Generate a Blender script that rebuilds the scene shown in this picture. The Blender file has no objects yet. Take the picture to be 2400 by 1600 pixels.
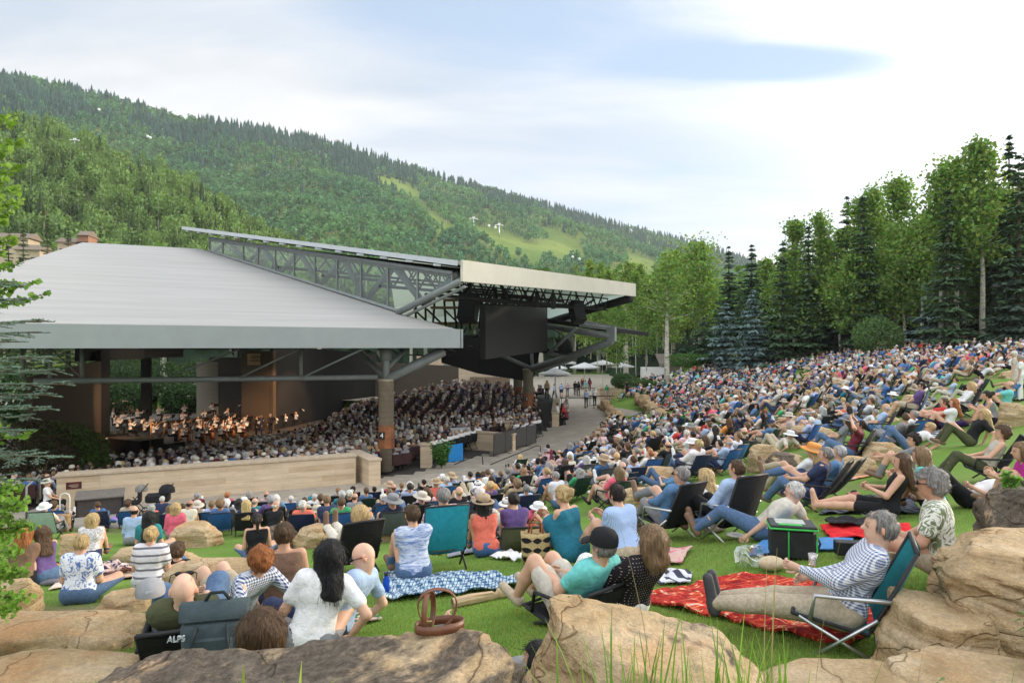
import bpy, bmesh, math, random
import numpy as np
from mathutils import Vector, Matrix
R = math.radians
scene = bpy.context.scene
COL = scene.collection
FPX, HZ = 1600.0, 812.0            # focal length and horizon of a 24 mm lens on a 2400 px wide frame
SUN_AZ, SUN_EL = R(62), R(11.5)      # sun low on the right, clockwise from the view direction

# ------------------------------------------------------------------ camera, sky, sun, exposure
cam = bpy.data.cameras.new('camera'); camo = bpy.data.objects.new('camera', cam); COL.objects.link(camo)
cam.lens = 24; cam.sensor_width = 36; cam.shift_y = (HZ-800)/2400
cam.clip_start = 0.05; cam.clip_end = 20000
camo.location = (0, 0, 0); camo.rotation_euler = (R(90), 0, 0)
scene.camera = camo
scene.view_settings.view_transform = 'Standard'; scene.view_settings.look = 'None'
scene.view_settings.exposure = 1.06; scene.view_settings.gamma = 1

class NT:
    """small helper to wire shader nodes"""
    def __init__(s, tree): s.t = tree; s.n = tree.nodes; s.l = tree.links
    def new(s, typ, **kw):
        nd = s.n.new(typ)
        for k, v in kw.items():
            if k.startswith('i_'):
                key = k[2:]; key = int(key) if key.isdigit() else key.replace('_', ' ')
                if hasattr(v, 'is_output') or hasattr(v, 'links'): s.l.new(v, nd.inputs[key])
                else: nd.inputs[key].default_value = v
            else: setattr(nd, k, v)
        return nd
    def link(s, a, b): s.l.new(a, b)
    def math(s, op, a, b=0.0, c=None, clamp=False):
        nd = s.n.new('ShaderNodeMath'); nd.operation = op; nd.use_clamp = clamp
        for i, v in enumerate((a, b) if c is None else (a, b, c)):
            if isinstance(v, (int, float)): nd.inputs[i].default_value = v
            else: s.l.new(v, nd.inputs[i])
        return nd.outputs[0]
    def mix(s, f, a, b, mode='MIX'):
        nd = s.n.new('ShaderNodeMix'); nd.data_type = 'RGBA'; nd.blend_type = mode
        for i, v in ((0, f), (6, a), (7, b)):
            if isinstance(v, (int, float)): nd.inputs[i].default_value = v
            elif isinstance(v, tuple): nd.inputs[i].default_value = v if len(v) == 4 else (*v, 1)
            else: s.l.new(v, nd.inputs[i])
        return nd.outputs[2]
    def ramp(s, f, stops, interp='LINEAR'):
        nd = s.n.new('ShaderNodeValToRGB'); cr = nd.color_ramp; cr.interpolation = interp
        while len(cr.elements) < len(stops): cr.elements.new(0.5)
        for e, (p, c) in zip(cr.elements, stops):
            e.position = p
            e.color = (c, c, c, 1) if isinstance(c, (int, float)) else ((*c, 1) if len(c) == 3 else c)
        s.l.new(f, nd.inputs[0]); return nd.outputs[0]
    def noise(s, vec, scale, detail=4, rough=0.55, dist=0.0):
        nd = s.n.new('ShaderNodeTexNoise'); nd.inputs['Scale'].default_value = scale
        nd.inputs['Detail'].default_value = detail; nd.inputs['Roughness'].default_value = rough
        nd.inputs['Distortion'].default_value = dist
        if vec is not None: s.l.new(vec, nd.inputs['Vector'])
        return nd.outputs[0]
    def mapping(s, vec, loc=(0,0,0), rot=(0,0,0), scale=(1,1,1)):
        nd = s.n.new('ShaderNodeMapping'); nd.inputs[1].default_value = loc
        nd.inputs[2].default_value = rot; nd.inputs[3].default_value = scale
        s.l.new(vec, nd.inputs[0]); return nd.outputs[0]

world = bpy.data.worlds.new('World'); scene.world = world; world.use_nodes = True
w = NT(world.node_tree); w.n.clear()
sky = w.new('ShaderNodeTexSky', sky_type='NISHITA', sun_disc=False, sun_elevation=SUN_EL, sun_rotation=SUN_AZ,
            altitude=2000, air_density=1.0, dust_density=1.2, ozone_density=1.2)
tc = w.new('ShaderNodeTexCoord').outputs['Generated']
sep = w.new('ShaderNodeSeparateXYZ', i_0=tc)
zc = w.math('MAXIMUM', sep.outputs[2], 0.0)
den = w.math('ADD', zc, 0.16)
px = w.math('DIVIDE', sep.outputs[0], den); py = w.math('DIVIDE', sep.outputs[1], den)
pv = w.new('ShaderNodeCombineXYZ', i_0=px, i_1=py, i_2=0.0).outputs[0]
big = w.noise(w.mapping(pv, (3.1, 1.7, 0), (0, 0, R(20)), (0.42, 0.8, 1)), 1.0, 6, 0.52, 0.4)
fine = w.noise(w.mapping(pv, (0.3, 4.2, 0), (0, 0, R(-12)), (1.2, 3.2, 1)), 1.0, 7, 0.6, 0.6)
cov = w.math('ADD', w.math('MULTIPLY', big, 0.72), w.math('MULTIPLY', fine, 0.28))
# clear patches where the photograph has them: a long one high in the middle, streaks right of it
def patch(cx, cz, sx, sz, amt):
    # direction-space soft window (x/y, z/y), real azimuth and elevation on the sky
    ax = w.math('DIVIDE', sep.outputs[0], w.math('MAXIMUM', sep.outputs[1], 0.05))
    az = w.math('DIVIDE', sep.outputs[2], w.math('MAXIMUM', sep.outputs[1], 0.05))
    dx = w.math('DIVIDE', w.math('SUBTRACT', ax, cx), sx); dz = w.math('DIVIDE', w.math('SUBTRACT', az, cz), sz)
    q = w.math('ADD', w.math('POWER', w.math('ABSOLUTE', dx), 2.0), w.math('POWER', w.math('ABSOLUTE', dz), 2.0))
    return w.math('MULTIPLY', w.math('EXPONENT', w.math('MULTIPLY', q, -1.0)), amt)
hole = w.math('ADD', patch(-0.04, 0.50, 0.36, 0.085, 0.27), patch(0.36, 0.415, 0.24, 0.03, 0.27))
hole = w.math('ADD', hole, patch(0.12, 0.44, 0.3, 0.07, 0.07))
hole = w.math('ADD', hole, patch(0.28, 0.20, 0.3, 0.05, 0.07))
hole = w.math('SUBTRACT', hole, patch(-0.42, 0.40, 0.2, 0.16, 0.10))
cov = w.math('SUBTRACT', w.math('ADD', cov, 0.10), hole)
cf = w.ramp(cov, [(0.33, 0.0), (0.50, 0.72), (0.64, 1.0)], 'EASE')
# clouds: bright towards the sun, soft grey undersides elsewhere
dotn = w.new('ShaderNodeVectorMath', operation='DOT_PRODUCT', i_0=tc,
             i_1=(math.sin(SUN_AZ)*math.cos(SUN_EL), math.cos(SUN_AZ)*math.cos(SUN_EL), math.sin(SUN_EL))).outputs['Value']
glow = w.math('POWER', w.math('MAXIMUM', dotn, 0.0), 6.0)
shade = w.noise(w.mapping(pv, (7, 2, 0), (0, 0, R(15)), (0.6, 1.7, 1)), 1.0, 5, 0.55, 0.5)
cl = w.ramp(shade, [(0.38, (3.5, 3.85, 4.3)), (0.49, (4.35, 4.5, 4.7)), (0.60, (5.2, 5.2, 5.2))])
sg_ = w.math('ADD', patch(0.28, 0.22, 0.34, 0.075, .85), patch(-0.50, 0.44, 0.34, 0.12, .55)); sg_ = w.math('MULTIPLY', sg_, w.ramp(fine, [(.35, 1.0), (.62, .35)]), clamp=True)
cl = w.mix(sg_, cl, (3.3, 3.65, 4.1, 1))
cl = w.mix(w.math('MULTIPLY', glow, 1.0, clamp=True), cl, (11.0, 10.8, 10.3, 1))
skyc = w.mix(1.0, sky.outputs[0], (1.5, 1.6, 1.75, 1), 'MULTIPLY')
skyc = w.mix(0.75, skyc, (3.0, 3.65, 4.45, 1))
fin = w.mix(cf, skyc, cl)
lift = w.math('ADD', w.math('MULTIPLY', w.math('MULTIPLY', w.math('SUBTRACT', sep.outputs[2], .5), 4.0, clamp=True), .75), w.math('MULTIPLY', w.math('MULTIPLY', sep.outputs[1], -3.0, clamp=True), .85))   # unseen sky overhead and behind the camera, brightened as added fill light
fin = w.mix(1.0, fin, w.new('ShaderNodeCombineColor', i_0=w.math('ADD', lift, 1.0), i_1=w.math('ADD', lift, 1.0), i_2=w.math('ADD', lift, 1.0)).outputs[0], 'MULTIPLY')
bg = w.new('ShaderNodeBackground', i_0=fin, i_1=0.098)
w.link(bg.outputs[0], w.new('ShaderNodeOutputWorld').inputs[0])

sl = bpy.data.lights.new('sun', 'SUN'); so = bpy.data.objects.new('sun', sl); COL.objects.link(so)
sl.energy = 2.2; sl.angle = R(9); sl.color = (1.0, 0.87, 0.68)
sd = Vector((math.sin(SUN_AZ)*math.cos(SUN_EL), math.cos(SUN_AZ)*math.cos(SUN_EL), math.sin(SUN_EL)))
so.rotation_euler = sd.to_track_quat('Z', 'Y').to_euler(); so.location = sd*50

# ------------------------------------------------------------------ basic helpers
def P(u, v, D): return np.array([(u-1200)/FPX*D, D, (HZ-v)/FPX*D])
def PV(u, v, D): return Vector(P(u, v, D))
def tag(o, label=None, cat=None, group=None, kind=None):
    if label: o['label'] = label
    if cat: o['category'] = cat
    if group: o['group'] = group
    if kind: o['kind'] = kind
    return o
def empty(name, loc=(0, 0, 0), rz=0.0, label=None, cat=None, group=None, scale=1.0):
    o = bpy.data.objects.new(name, None); COL.objects.link(o); o.location = loc; o.rotation_euler = (0, 0, rz)
    o.scale = (scale,)*3; o.empty_display_size = 0.2
    return tag(o, label, cat, group)
def mesh_from(name, V, F, smooth=True, col=None, mats=(), midx=None):
    """V (n,3); F list of index arrays (each (m,3) or (m,4)); col (n,3) optional point colour attribute 'tint'"""
    me = bpy.data.meshes.new(name)
    V = np.asarray(V, np.float32)
    F = [np.asarray(f, np.int32) for f in (F if isinstance(F, (list, tuple)) else [F]) if len(f)]
    me.vertices.add(len(V)); me.vertices.foreach_set('co', V.ravel())
    nl = sum(f.size for f in F); npol = sum(len(f) for f in F)
    me.loops.add(nl); me.polygons.add(npol)
    me.loops.foreach_set('vertex_index', np.concatenate([f.ravel() for f in F]))
    tot = np.concatenate([np.full(len(f), f.shape[1], np.int32) for f in F])
    me.polygons.foreach_set('loop_start', np.concatenate([[0], np.cumsum(tot)[:-1]]).astype(np.int32))
    me.polygons.foreach_set('loop_total', tot)
    if midx is not None: me.polygons.foreach_set('material_index', np.asarray(midx, np.int32))
    me.polygons.foreach_set('use_smooth', np.full(npol, smooth, bool))
    if col is not None:
        a = me.color_attributes.new('tint', 'FLOAT_COLOR', 'POINT')
        c4 = np.ones((len(V), 4), np.float32); c4[:, :3] = col; a.data.foreach_set('color', c4.ravel())
    for m in mats: me.materials.append(m)
    me.update(calc_edges=True); me.validate()
    return me
def link(name, me, parent=None, color=None, loc=None):
    o = bpy.data.objects.new(name, me); COL.objects.link(o)
    if parent is not None: o.parent = parent
    if color is not None: o.color = (*color, 1)
    if loc is not None: o.location = loc
    return o

class MB:
    """collects shapes into one mesh"""
    def __init__(s): s.v = []; s.f4 = []; s.f3 = []; s.n = 0
    def add(s, V, F4=None, F3=None):
        V = np.asarray(V, float)
        if F4 is not None and len(F4): s.f4.append(np.asarray(F4)+s.n)
        if F3 is not None and len(F3): s.f3.append(np.asarray(F3)+s.n)
        s.v.append(V); s.n += len(V); return s
    def box(s, c, size, rz=0.0, M=None, taper=1.0):
        x, y, z = np.array(size)/2
        v = np.array([[-x,-y,-z],[x,-y,-z],[x,y,-z],[-x,y,-z],[-x*taper,-y*taper,z],[x*taper,-y*taper,z],[x*taper,y*taper,z],[-x*taper,y*taper,z]])
        if M is not None: v = v @ np.array(M.to_3x3()).T
        if rz: cc, ss = math.cos(rz), math.sin(rz); v = np.stack([v[:,0]*cc-v[:,1]*ss, v[:,0]*ss+v[:,1]*cc, v[:,2]], 1)
        return s.add(v+np.array(c), [[0,3,2,1],[4,5,6,7],[0,1,5,4],[1,2,6,5],[2,3,7,6],[3,0,4,7]])
    def hexa(s, v8):   # bottom 4, top 4
        return s.add(v8, [[0,3,2,1],[4,5,6,7],[0,1,5,4],[1,2,6,5],[2,3,7,6],[3,0,4,7]])
    def slab(s, pts, th):   # planar polygon of 4 points given thickness downward
        pts = np.array(pts, float); low = pts-np.array([0, 0, th]); n = len(pts)
        if n == 4: return s.hexa(np.vstack([low, pts]))
        v = np.vstack([low, pts]); f4 = [[i, (i+1)%n, n+(i+1)%n, n+i] for i in range(n)]
        f3 = [[0, i+1, i] for i in range(1, n-1)]+[[n, n+i, n+i+1] for i in range(1, n-1)]
        return s.add(v, f4, f3)
    def tube(s, pts, r, n=8, cap=True, flat=1.0):
        pts = [np.array(p, float) for p in pts]; m = len(pts)
        rs = r if hasattr(r, '__len__') else [r]*m
        V = []; prev = None
        for i, p in enumerate(pts):
            t = pts[min(i+1, m-1)]-pts[max(i-1, 0)]; t = t/(np.linalg.norm(t)+1e-9)
            if prev is None: a = np.array([0, 0, 1.0]) if abs(t[2]) < 0.9 else np.array([1.0, 0, 0])
            else: a = prev
            b = np.cross(t, a); b /= np.linalg.norm(b)+1e-9; a = np.cross(b, t); prev = a
            for k in range(n):
                th = 2*math.pi*k/n; V.append(p+rs[i]*(math.cos(th)*a+math.sin(th)*b*flat))
        F = [[i*n+k, i*n+(k+1)%n, (i+1)*n+(k+1)%n, (i+1)*n+k] for i in range(m-1) for k in range(n)]
        F3 = []
        if cap:
            V.append(pts[0]); V.append(pts[-1]); c0, c1 = len(V)-2, len(V)-1
            F3 = [[c0, (k+1)%n, k] for k in range(n)]+[[c1, (m-1)*n+k, (m-1)*n+(k+1)%n] for k in range(n)]
        return s.add(V, F, F3)
    def ball(s, c, r, n=10, m=7):
        r = np.array(r if hasattr(r, '__len__') else (r, r, r)); V = []
        for i in range(m+1):
            ph = math.pi*i/m
            for k in range(n):
                th = 2*math.pi*k/n; V.append(np.array(c)+r*np.array([math.sin(ph)*math.cos(th), math.sin(ph)*math.sin(th), math.cos(ph)]))
        return s.add(V, [[i*n+k, (i+1)*n+k, (i+1)*n+(k+1)%n, i*n+(k+1)%n] for i in range(m) for k in range(n)])
    def lathe(s, prof, c=(0, 0, 0), n=20, sx=1.0, sy=1.0, M=None):
        V = []
        for (r, z) in prof:
            for k in range(n):
                th = 2*math.pi*k/n; V.append([r*math.cos(th)*sx, r*math.sin(th)*sy, z])
        V = np.array(V)
        if M is not None: V = V @ np.array(M.to_3x3()).T
        return s.add(V+np.array(c), [[i*n+k, i*n+(k+1)%n, (i+1)*n+(k+1)%n, (i+1)*n+k] for i in range(len(prof)-1) for k in range(n)])
    def grid(s, X):   # X (a,b,3)
        a, b = X.shape[:2]; I = np.arange(a*b).reshape(a, b)
        return s.add(X.reshape(-1, 3), np.stack([I[:-1,:-1], I[:-1,1:], I[1:,1:], I[1:,:-1]], -1).reshape(-1, 4))
    def data(s):
        F = []
        if s.f4: F.append(np.vstack(s.f4))
        if s.f3: F.append(np.vstack(s.f3))
        return np.vstack(s.v), F
    def mesh(s, name, mat, smooth=False, bevel=0.0):
        V, F = s.data(); me = mesh_from(name, V, F, smooth, mats=[mat] if mat else [])
        if bevel:
            bm = bmesh.new(); bm.from_mesh(me); bmesh.ops.bevel(bm, geom=bm.edges[:], offset=bevel, segments=1, affect='EDGES', clamp_overlap=True)
            bm.to_mesh(me); bm.free()
        return me
    def build(s, name, mat, parent=None, smooth=False, color=None, bevel=0.0, loc=None):
        return link(name, s.mesh(name, mat, smooth, bevel), parent, color, loc)
def thing1(name, mb, mat, label, cat, group=None, smooth=False, color=None, bevel=0.0):
    return tag(mb.build(name, mat, None, smooth, color, bevel), label, cat, group)

# numpy noise
def _h(ix, iy, iz):
    n = (ix*374761393+iy*668265263+iz*2147483647+1013904223) & 0xffffffff
    n = ((n ^ (n >> 13))*1274126177) & 0xffffffff
    return ((n ^ (n >> 16)) & 0xffff)/32767.5-1.0
def vnoise(p):
    p = np.asarray(p, float); i = np.floor(p).astype(np.int64); f = p-i; f = f*f*(3-2*f)
    x, y, z = i[..., 0], i[..., 1], i[..., 2]; fx, fy, fz = f[..., 0], f[..., 1], f[..., 2]
    def L(a, b, t): return a+(b-a)*t
    return L(L(L(_h(x,y,z), _h(x+1,y,z), fx), L(_h(x,y+1,z), _h(x+1,y+1,z), fx), fy),
             L(L(_h(x,y,z+1), _h(x+1,y,z+1), fx), L(_h(x,y+1,z+1), _h(x+1,y+1,z+1), fx), fy), fz)
def fbm(p, oct=4, lac=2.1, gain=0.5):
    p = np.asarray(p, float); s = 0; a = 1.0
    for o in range(oct): s = s+a*vnoise(p+o*17.3); p = p*lac; a *= gain
    return s
def inpoly(x, y, poly):
    x = np.asarray(x, float); y = np.asarray(y, float); ins = np.zeros(x.shape, bool); n = len(poly)
    for i in range(n):
        x0, y0 = poly[i]; x1, y1 = poly[(i+1) % n]
        c = ((y0 > y) != (y1 > y)) & (x < (x1-x0)*(y-y0)/((y1-y0) or 1e-9)+x0); ins ^= c
    return ins

# ------------------------------------------------------------------ materials
MATS = {}
def material(name, fn):
    if name in MATS: return MATS[name]
    m = bpy.data.materials.new(name); m.use_nodes = True; t = NT(m.node_tree)
    b = t.n.get('Principled BSDF'); fn(t, b); MATS[name] = m; return m
def simple(name, c, rough=0.7, metal=0.0, var=0.12, scale=8.0, bump=0.0, spec=0.3, emit=None):
    def fn(t, b):
        g = t.new('ShaderNodeTexCoord').outputs['Object']
        n = t.noise(g, scale, 5, 0.6)
        t.link(t.mix(1.0, (*c, 1), t.ramp(n, [(0.3, 1-var*1.6), (0.7, 1+var)]), 'MULTIPLY'), b.inputs['Base Color'])
        b.inputs['Roughness'].default_value = rough; b.inputs['Metallic'].default_value = metal
        b.inputs['Specular IOR Level'].default_value = spec
        if bump:
            bn = t.new('ShaderNodeBump', i_Strength=bump, i_Distance=0.02, i_Height=t.noise(g, scale*4, 6, 0.65))
            t.link(bn.outputs[0], b.inputs['Normal'])
        if emit: b.inputs['Emission Color'].default_value = (*emit[0], 1); b.inputs['Emission Strength'].default_value = emit[1]
    return material(name, fn)
def objcol(name, rough=0.85, var=0.2, scale=30.0, bump=0.25, sheen=0.0, extra=None, spec=0.25, bscale=14.0):
    """base colour from the object's own colour"""
    def fn(t, b):
        g = t.new('ShaderNodeTexCoord').outputs['Object']
        c = t.new('ShaderNodeObjectInfo').outputs['Color']
        n = t.noise(g, scale, 4, 0.6)
        c = t.mix(1.0, c, t.ramp(n, [(0.3, 1-var), (0.7, 1+var*0.6)]), 'MULTIPLY')
        if extra: c = extra(t, g, c)
        t.link(c, b.inputs['Base Color']); b.inputs['Roughness'].default_value = rough
        b.inputs['Specular IOR Level'].default_value = spec
        if sheen: b.inputs['Sheen Weight'].default_value = sheen
        if bump:
            bn = t.new('ShaderNodeBump', i_Strength=bump, i_Distance=0.03, i_Height=t.noise(g, bscale, 4, 0.6, 0.6))
            t.link(bn.outputs[0], b.inputs['Normal'])
    return material(name, fn)
def tinted(name, rough=0.8, trans=0.0, var=0.15, scale=3.0, spec=0.2):
    """base colour from the mesh's 'tint' attribute"""
    def fn(t, b):
        c = t.new('ShaderNodeAttribute', attribute_name='tint').outputs['Color']
        n = t.noise(t.new('ShaderNodeTexCoord').outputs['Object'], scale, 4, 0.6)
        c = t.mix(1.0, c, t.ramp(n, [(0.3, 1-var), (0.7, 1+var)]), 'MULTIPLY')
        t.link(c, b.inputs['Base Color']); b.inputs['Roughness'].default_value = rough
        b.inputs['Specular IOR Level'].default_value = spec
        if trans:
            tr = t.new('ShaderNodeBsdfTranslucent'); t.link(t.mix(1.0, c, (1.25, 1.35, 0.6, 1), 'MULTIPLY'), tr.inputs[0])
            mx = t.new('ShaderNodeMixShader', i_0=trans); t.link(b.outputs[0], mx.inputs[1]); t.link(tr.outputs[0], mx.inputs[2])
            t.link(mx.outputs[0], t.n.get('Material Output').inputs[0])
    return material(name, fn)

M_leaf = tinted('foliage', 0.75, 0.35)
M_needle = tinted('needles', 0.7, 0.12)
M_forest = tinted('forest_foliage', 0.9, 0.22, 0.1, 0.05)
def bark_fn(pale):
    def fn(t, b):
        g = t.new('ShaderNodeTexCoord').outputs['Object']
        n = t.noise(t.mapping(g, scale=(1, 1, 3.5 if pale else 0.6)), 3.0, 5, 0.65)
        if pale: c = t.ramp(n, [(0.35, (0.10, 0.085, 0.06)), (0.47, (0.46, 0.43, 0.34)), (0.7, (0.62, 0.60, 0.50))])
        else: c = t.ramp(n, [(0.3, (0.06, 0.045, 0.03)), (0.7, (0.17, 0.13, 0.09))])
        t.link(c, b.inputs['Base Color']); b.inputs['Roughness'].default_value = 0.9
    return fn
M_aspenbark = material('aspen_bark', bark_fn(True)); M_bark = material('spruce_bark', bark_fn(False))

def grass_fn(t, b):
    g = t.new('ShaderNodeTexCoord').outputs['Object']
    n1 = t.noise(g, 0.35, 5, 0.6); n2 = t.noise(g, 6.0, 6, 0.7); n3 = t.noise(t.mapping(g, scale=(1, 1, 0.2)), 60.0, 3, 0.7)
    c = t.ramp(n1, [(0.30, (0.155, 0.225, 0.045)), (0.55, (0.125, 0.235, 0.036)), (0.75, (0.20, 0.285, 0.06))])
    c = t.mix(t.ramp(n2, [(0.50, 0.0), (0.75, 0.55)]), c, (0.19, 0.20, 0.06, 1))
    c = t.mix(1.0, c, t.ramp(n3, [(0.25, 0.55), (0.75, 1.35)]), 'MULTIPLY')
    dirt = t.new('ShaderNodeAttribute', attribute_name='tint').outputs['Fac']
    dn = t.math('MULTIPLY', t.math('SUBTRACT', 1.0, dirt), t.ramp(n2, [(0.3, 0.6), (0.6, 1.4)]), clamp=True)
    soil = t.ramp(n2, [(0.3, (0.10, 0.075, 0.045)), (0.7, (0.24, 0.19, 0.12))])
    c = t.mix(dn, c, soil)
    t.link(c, b.inputs['Base Color']); b.inputs['Roughness'].default_value = 0.9; b.inputs['Specular IOR Level'].default_value = 0.15
    bn = t.new('ShaderNodeBump', i_Strength=0.6, i_Distance=0.03, i_Height=t.math('ADD', t.math('MULTIPLY', n3, 0.6), n2))
    t.link(bn.outputs[0], b.inputs['Normal'])
M_grass = material('lawn_grass', grass_fn)
def hill_fn(t, b):
    g = t.new('ShaderNodeTexCoord').outputs['Object']
    n1 = t.noise(g, 0.006, 5, 0.6); n2 = t.noise(g, 0.08, 5, 0.7)
    c = t.ramp(n1, [(0.35, (0.115, 0.180, 0.045)), (0.6, (0.19, 0.24, 0.055))])
    c = t.mix(t.ramp(n2, [(0.5, 0.0), (0.7, 0.5)]), c, (0.07, 0.13, 0.04, 1))
    t.link(c, b.inputs['Base Color']); b.inputs['Roughness'].default_value = 1.0; b.inputs['Specular IOR Level'].default_value = 0.05
M_hill = material('meadow', hill_fn)
def rock_fn(t, b):
    g = t.new('ShaderNodeTexCoord').outputs['Object']
    info = t.new('ShaderNodeObjectInfo')
    off = t.new('ShaderNodeVectorMath', operation='ADD', i_0=g, i_1=info.outputs['Location']).outputs[0]
    lay = t.noise(t.mapping(off, rot=(0.25, 0.2, 0), scale=(0.7, 0.7, 5.0)), 2.2, 6, 0.62, 0.8)
    n = t.noise(off, 1.6, 6, 0.6, 0.3); f = t.noise(off, 26.0, 5, 0.75)
    c = t.ramp(lay, [(0.25, (0.30, 0.19, 0.095)), (0.45, (0.47, 0.335, 0.185)), (0.6, (0.56, 0.42, 0.26)), (0.8, (0.62, 0.50, 0.35))])
    c = t.mix(t.ramp(n, [(0.52, 0.0), (0.68, 0.75)]), c, (0.50, 0.27, 0.12, 1))           # rust bands
    geo = t.new('ShaderNodeNewGeometry').outputs['Normal']
    n4 = t.noise(t.mapping(off, (4, 9, 1)), 1.15, 7, 0.68, 0.5)
    am = t.math('MULTIPLY', info.outputs['Alpha'], 1.0)                                   # per-rock amount of dark patina
    pat = t.math('ADD', n4, t.math('MULTIPLY', t.math('SUBTRACT', am, 0.5), 0.5))
    c = t.mix(t.ramp(pat, [(0.545, 0.0), (0.60, 0.9)]), c, t.ramp(f, [(0.3, (0.035, 0.03, 0.028)), (0.7, (0.15, 0.125, 0.105))]))
    gr = t.noise(off, 70.0, 5, 0.8); blo = t.noise(t.mapping(off, (2, 5, 3)), 7.0, 6, 0.7)
    c = t.mix(1.0, c, t.ramp(f, [(0.25, 0.70), (0.75, 1.22)]), 'MULTIPLY'); c = t.mix(1.0, c, t.ramp(gr, [(0.3, 0.72), (0.7, 1.22)]), 'MULTIPLY'); c = t.mix(t.ramp(blo, [(.56, 0.), (.66, .5)]), c, (.30, .24, .17, 1))
    t.link(c, b.inputs['Base Color']); b.inputs['Roughness'].default_value = 0.92; b.inputs['Specular IOR Level'].default_value = 0.2
    vo = t.new('ShaderNodeTexVoronoi', feature='DISTANCE_TO_EDGE'); vo.inputs['Scale'].default_value = 1.15
    nz = t.new('ShaderNodeTexNoise', i_Vector=off, i_Scale=4.0).outputs['Color']; wv = t.new('ShaderNodeVectorMath', operation='ADD', i_0=t.mapping(off, rot=(.3, .2, .4), scale=(1, .55, 2.6)), i_1=t.mix(.7, nz, (.5, .5, .5, 1))).outputs[0]; t.link(wv, vo.inputs['Vector'])
    crk = t.ramp(vo.outputs['Distance'], [(0.0, 0.0), (0.006, 0.85), (0.016, 1.0)])
    c = t.mix(1.0, c, t.mix(crk, (.62, .55, .48, 1), (1, 1, 1, 1)), 'MULTIPLY'); t.link(c, b.inputs['Base Color'])
    f2 = t.noise(off, 90.0, 4, 0.7); bn = t.new('ShaderNodeBump', i_Strength=0.85, i_Distance=0.045, i_Height=t.math('ADD', t.math('ADD', t.math('MULTIPLY', f, 0.6), t.math('MULTIPLY', f2, .25)), t.math('ADD', t.math('MULTIPLY', lay, 1.1), t.math('MULTIPLY', crk, .5))))
    t.link(bn.outputs[0], b.inputs['Normal'])
M_rock = material('sandstone', rock_fn)
def masonry_fn(t, b):
    sp_ = t.new('ShaderNodeSeparateXYZ', i_0=t.new('ShaderNodeTexCoord').outputs['Object'])
    uv = t.new('ShaderNodeCombineXYZ', i_0=t.math('ADD', sp_.outputs[0], sp_.outputs[1]), i_1=sp_.outputs[2]).outputs[0]
    br = t.new('ShaderNodeTexBrick', offset=0.37, squash=1.6, squash_frequency=2, i_Vector=uv, i_Scale=1.0)
    br.inputs['Color1'].default_value = (0.60, 0.47, 0.32, 1); br.inputs['Color2'].default_value = (0.40, 0.27, 0.15, 1)
    br.inputs['Mortar'].default_value = (0.42, 0.34, 0.25, 1)
    br.inputs['Mortar Size'].default_value = 0.006; br.inputs['Brick Width'].default_value = 1.3; br.inputs['Row Height'].default_value = 0.22
    br.inputs['Bias'].default_value = -0.45
    n = t.noise(t.mapping(uv, scale=(0.6, 3, 1)), 2.0, 6, 0.65)
    c = t.mix(1.0, br.outputs[0], t.ramp(n, [(0.3, 0.85), (0.7, 1.15)]), 'MULTIPLY')
    c = t.mix(t.ramp(t.noise(uv, 0.7, 3), [(0.5, 0.0), (0.7, 0.4)]), c, (0.60, 0.50, 0.38, 1))
    t.link(c, b.inputs['Base Color']); b.inputs['Roughness'].default_value = 0.9
    bn = t.new('ShaderNodeBump', i_Strength=0.4, i_Distance=0.02, i_Height=br.outputs[1]); bn.invert = True
    t.link(bn.outputs[0], b.inputs['Normal'])
M_mason = material('stone_blocks', masonry_fn)
def paving_fn(t, b):
    g = t.new('ShaderNodeTexCoord').outputs['Object']
    br = t.new('ShaderNodeTexBrick', offset=0.5, i_Vector=t.mapping(g, rot=(0, 0, R(-29))), i_Scale=1.0)
    br.inputs['Color1'].default_value = (0.37, 0.325, 0.26, 1); br.inputs['Color2'].default_value = (0.31, 0.275, 0.225, 1)
    br.inputs['Mortar'].default_value = (0.20, 0.17, 0.13, 1); br.inputs['Mortar Size'].default_value = 0.008
    br.inputs['Brick Width'].default_value = 0.9; br.inputs['Row Height'].default_value = 0.3
    n = t.noise(g, 1.2, 6, 0.65)
    t.link(t.mix(1.0, br.outputs[0], t.ramp(n, [(0.3, 0.8), (0.7, 1.15)]), 'MULTIPLY'), b.inputs['Base Color'])
    b.inputs['Roughness'].default_value = 0.85
M_pave = material('paving', paving_fn)
M_conc = simple('concrete', (0.33, 0.31, 0.27), 0.9, var=0.15, scale=2, bump=0.2)
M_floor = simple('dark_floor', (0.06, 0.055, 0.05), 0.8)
M_steel = simple('grey_painted_steel', (0.20, 0.215, 0.21), 0.55, 0.2, 0.08, 3)
M_dsteel = simple('dark_steel', (0.03, 0.03, 0.032), 0.6, 0.3)
M_black = simple('black_plastic', (0.015, 0.015, 0.017), 0.55)
M_alu = simple('aluminium', (0.55, 0.56, 0.57), 0.35, 0.9, 0.05)
M_copper = simple('rusty_copper_band', (0.30, 0.12, 0.055), 0.55, 0.4, 0.3, 3)
M_white = simple('white_paint', (0.78, 0.78, 0.75), 0.6, var=0.05)
M_tan = simple('tan_stucco', (0.50, 0.40, 0.28), 0.9, var=0.1, scale=2)
M_wood = simple('wood', (0.32, 0.19, 0.09), 0.6, var=0.25)
M_brown = simple('brown_panel', (0.17, 0.12, 0.08), 0.8, var=0.12)
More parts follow.
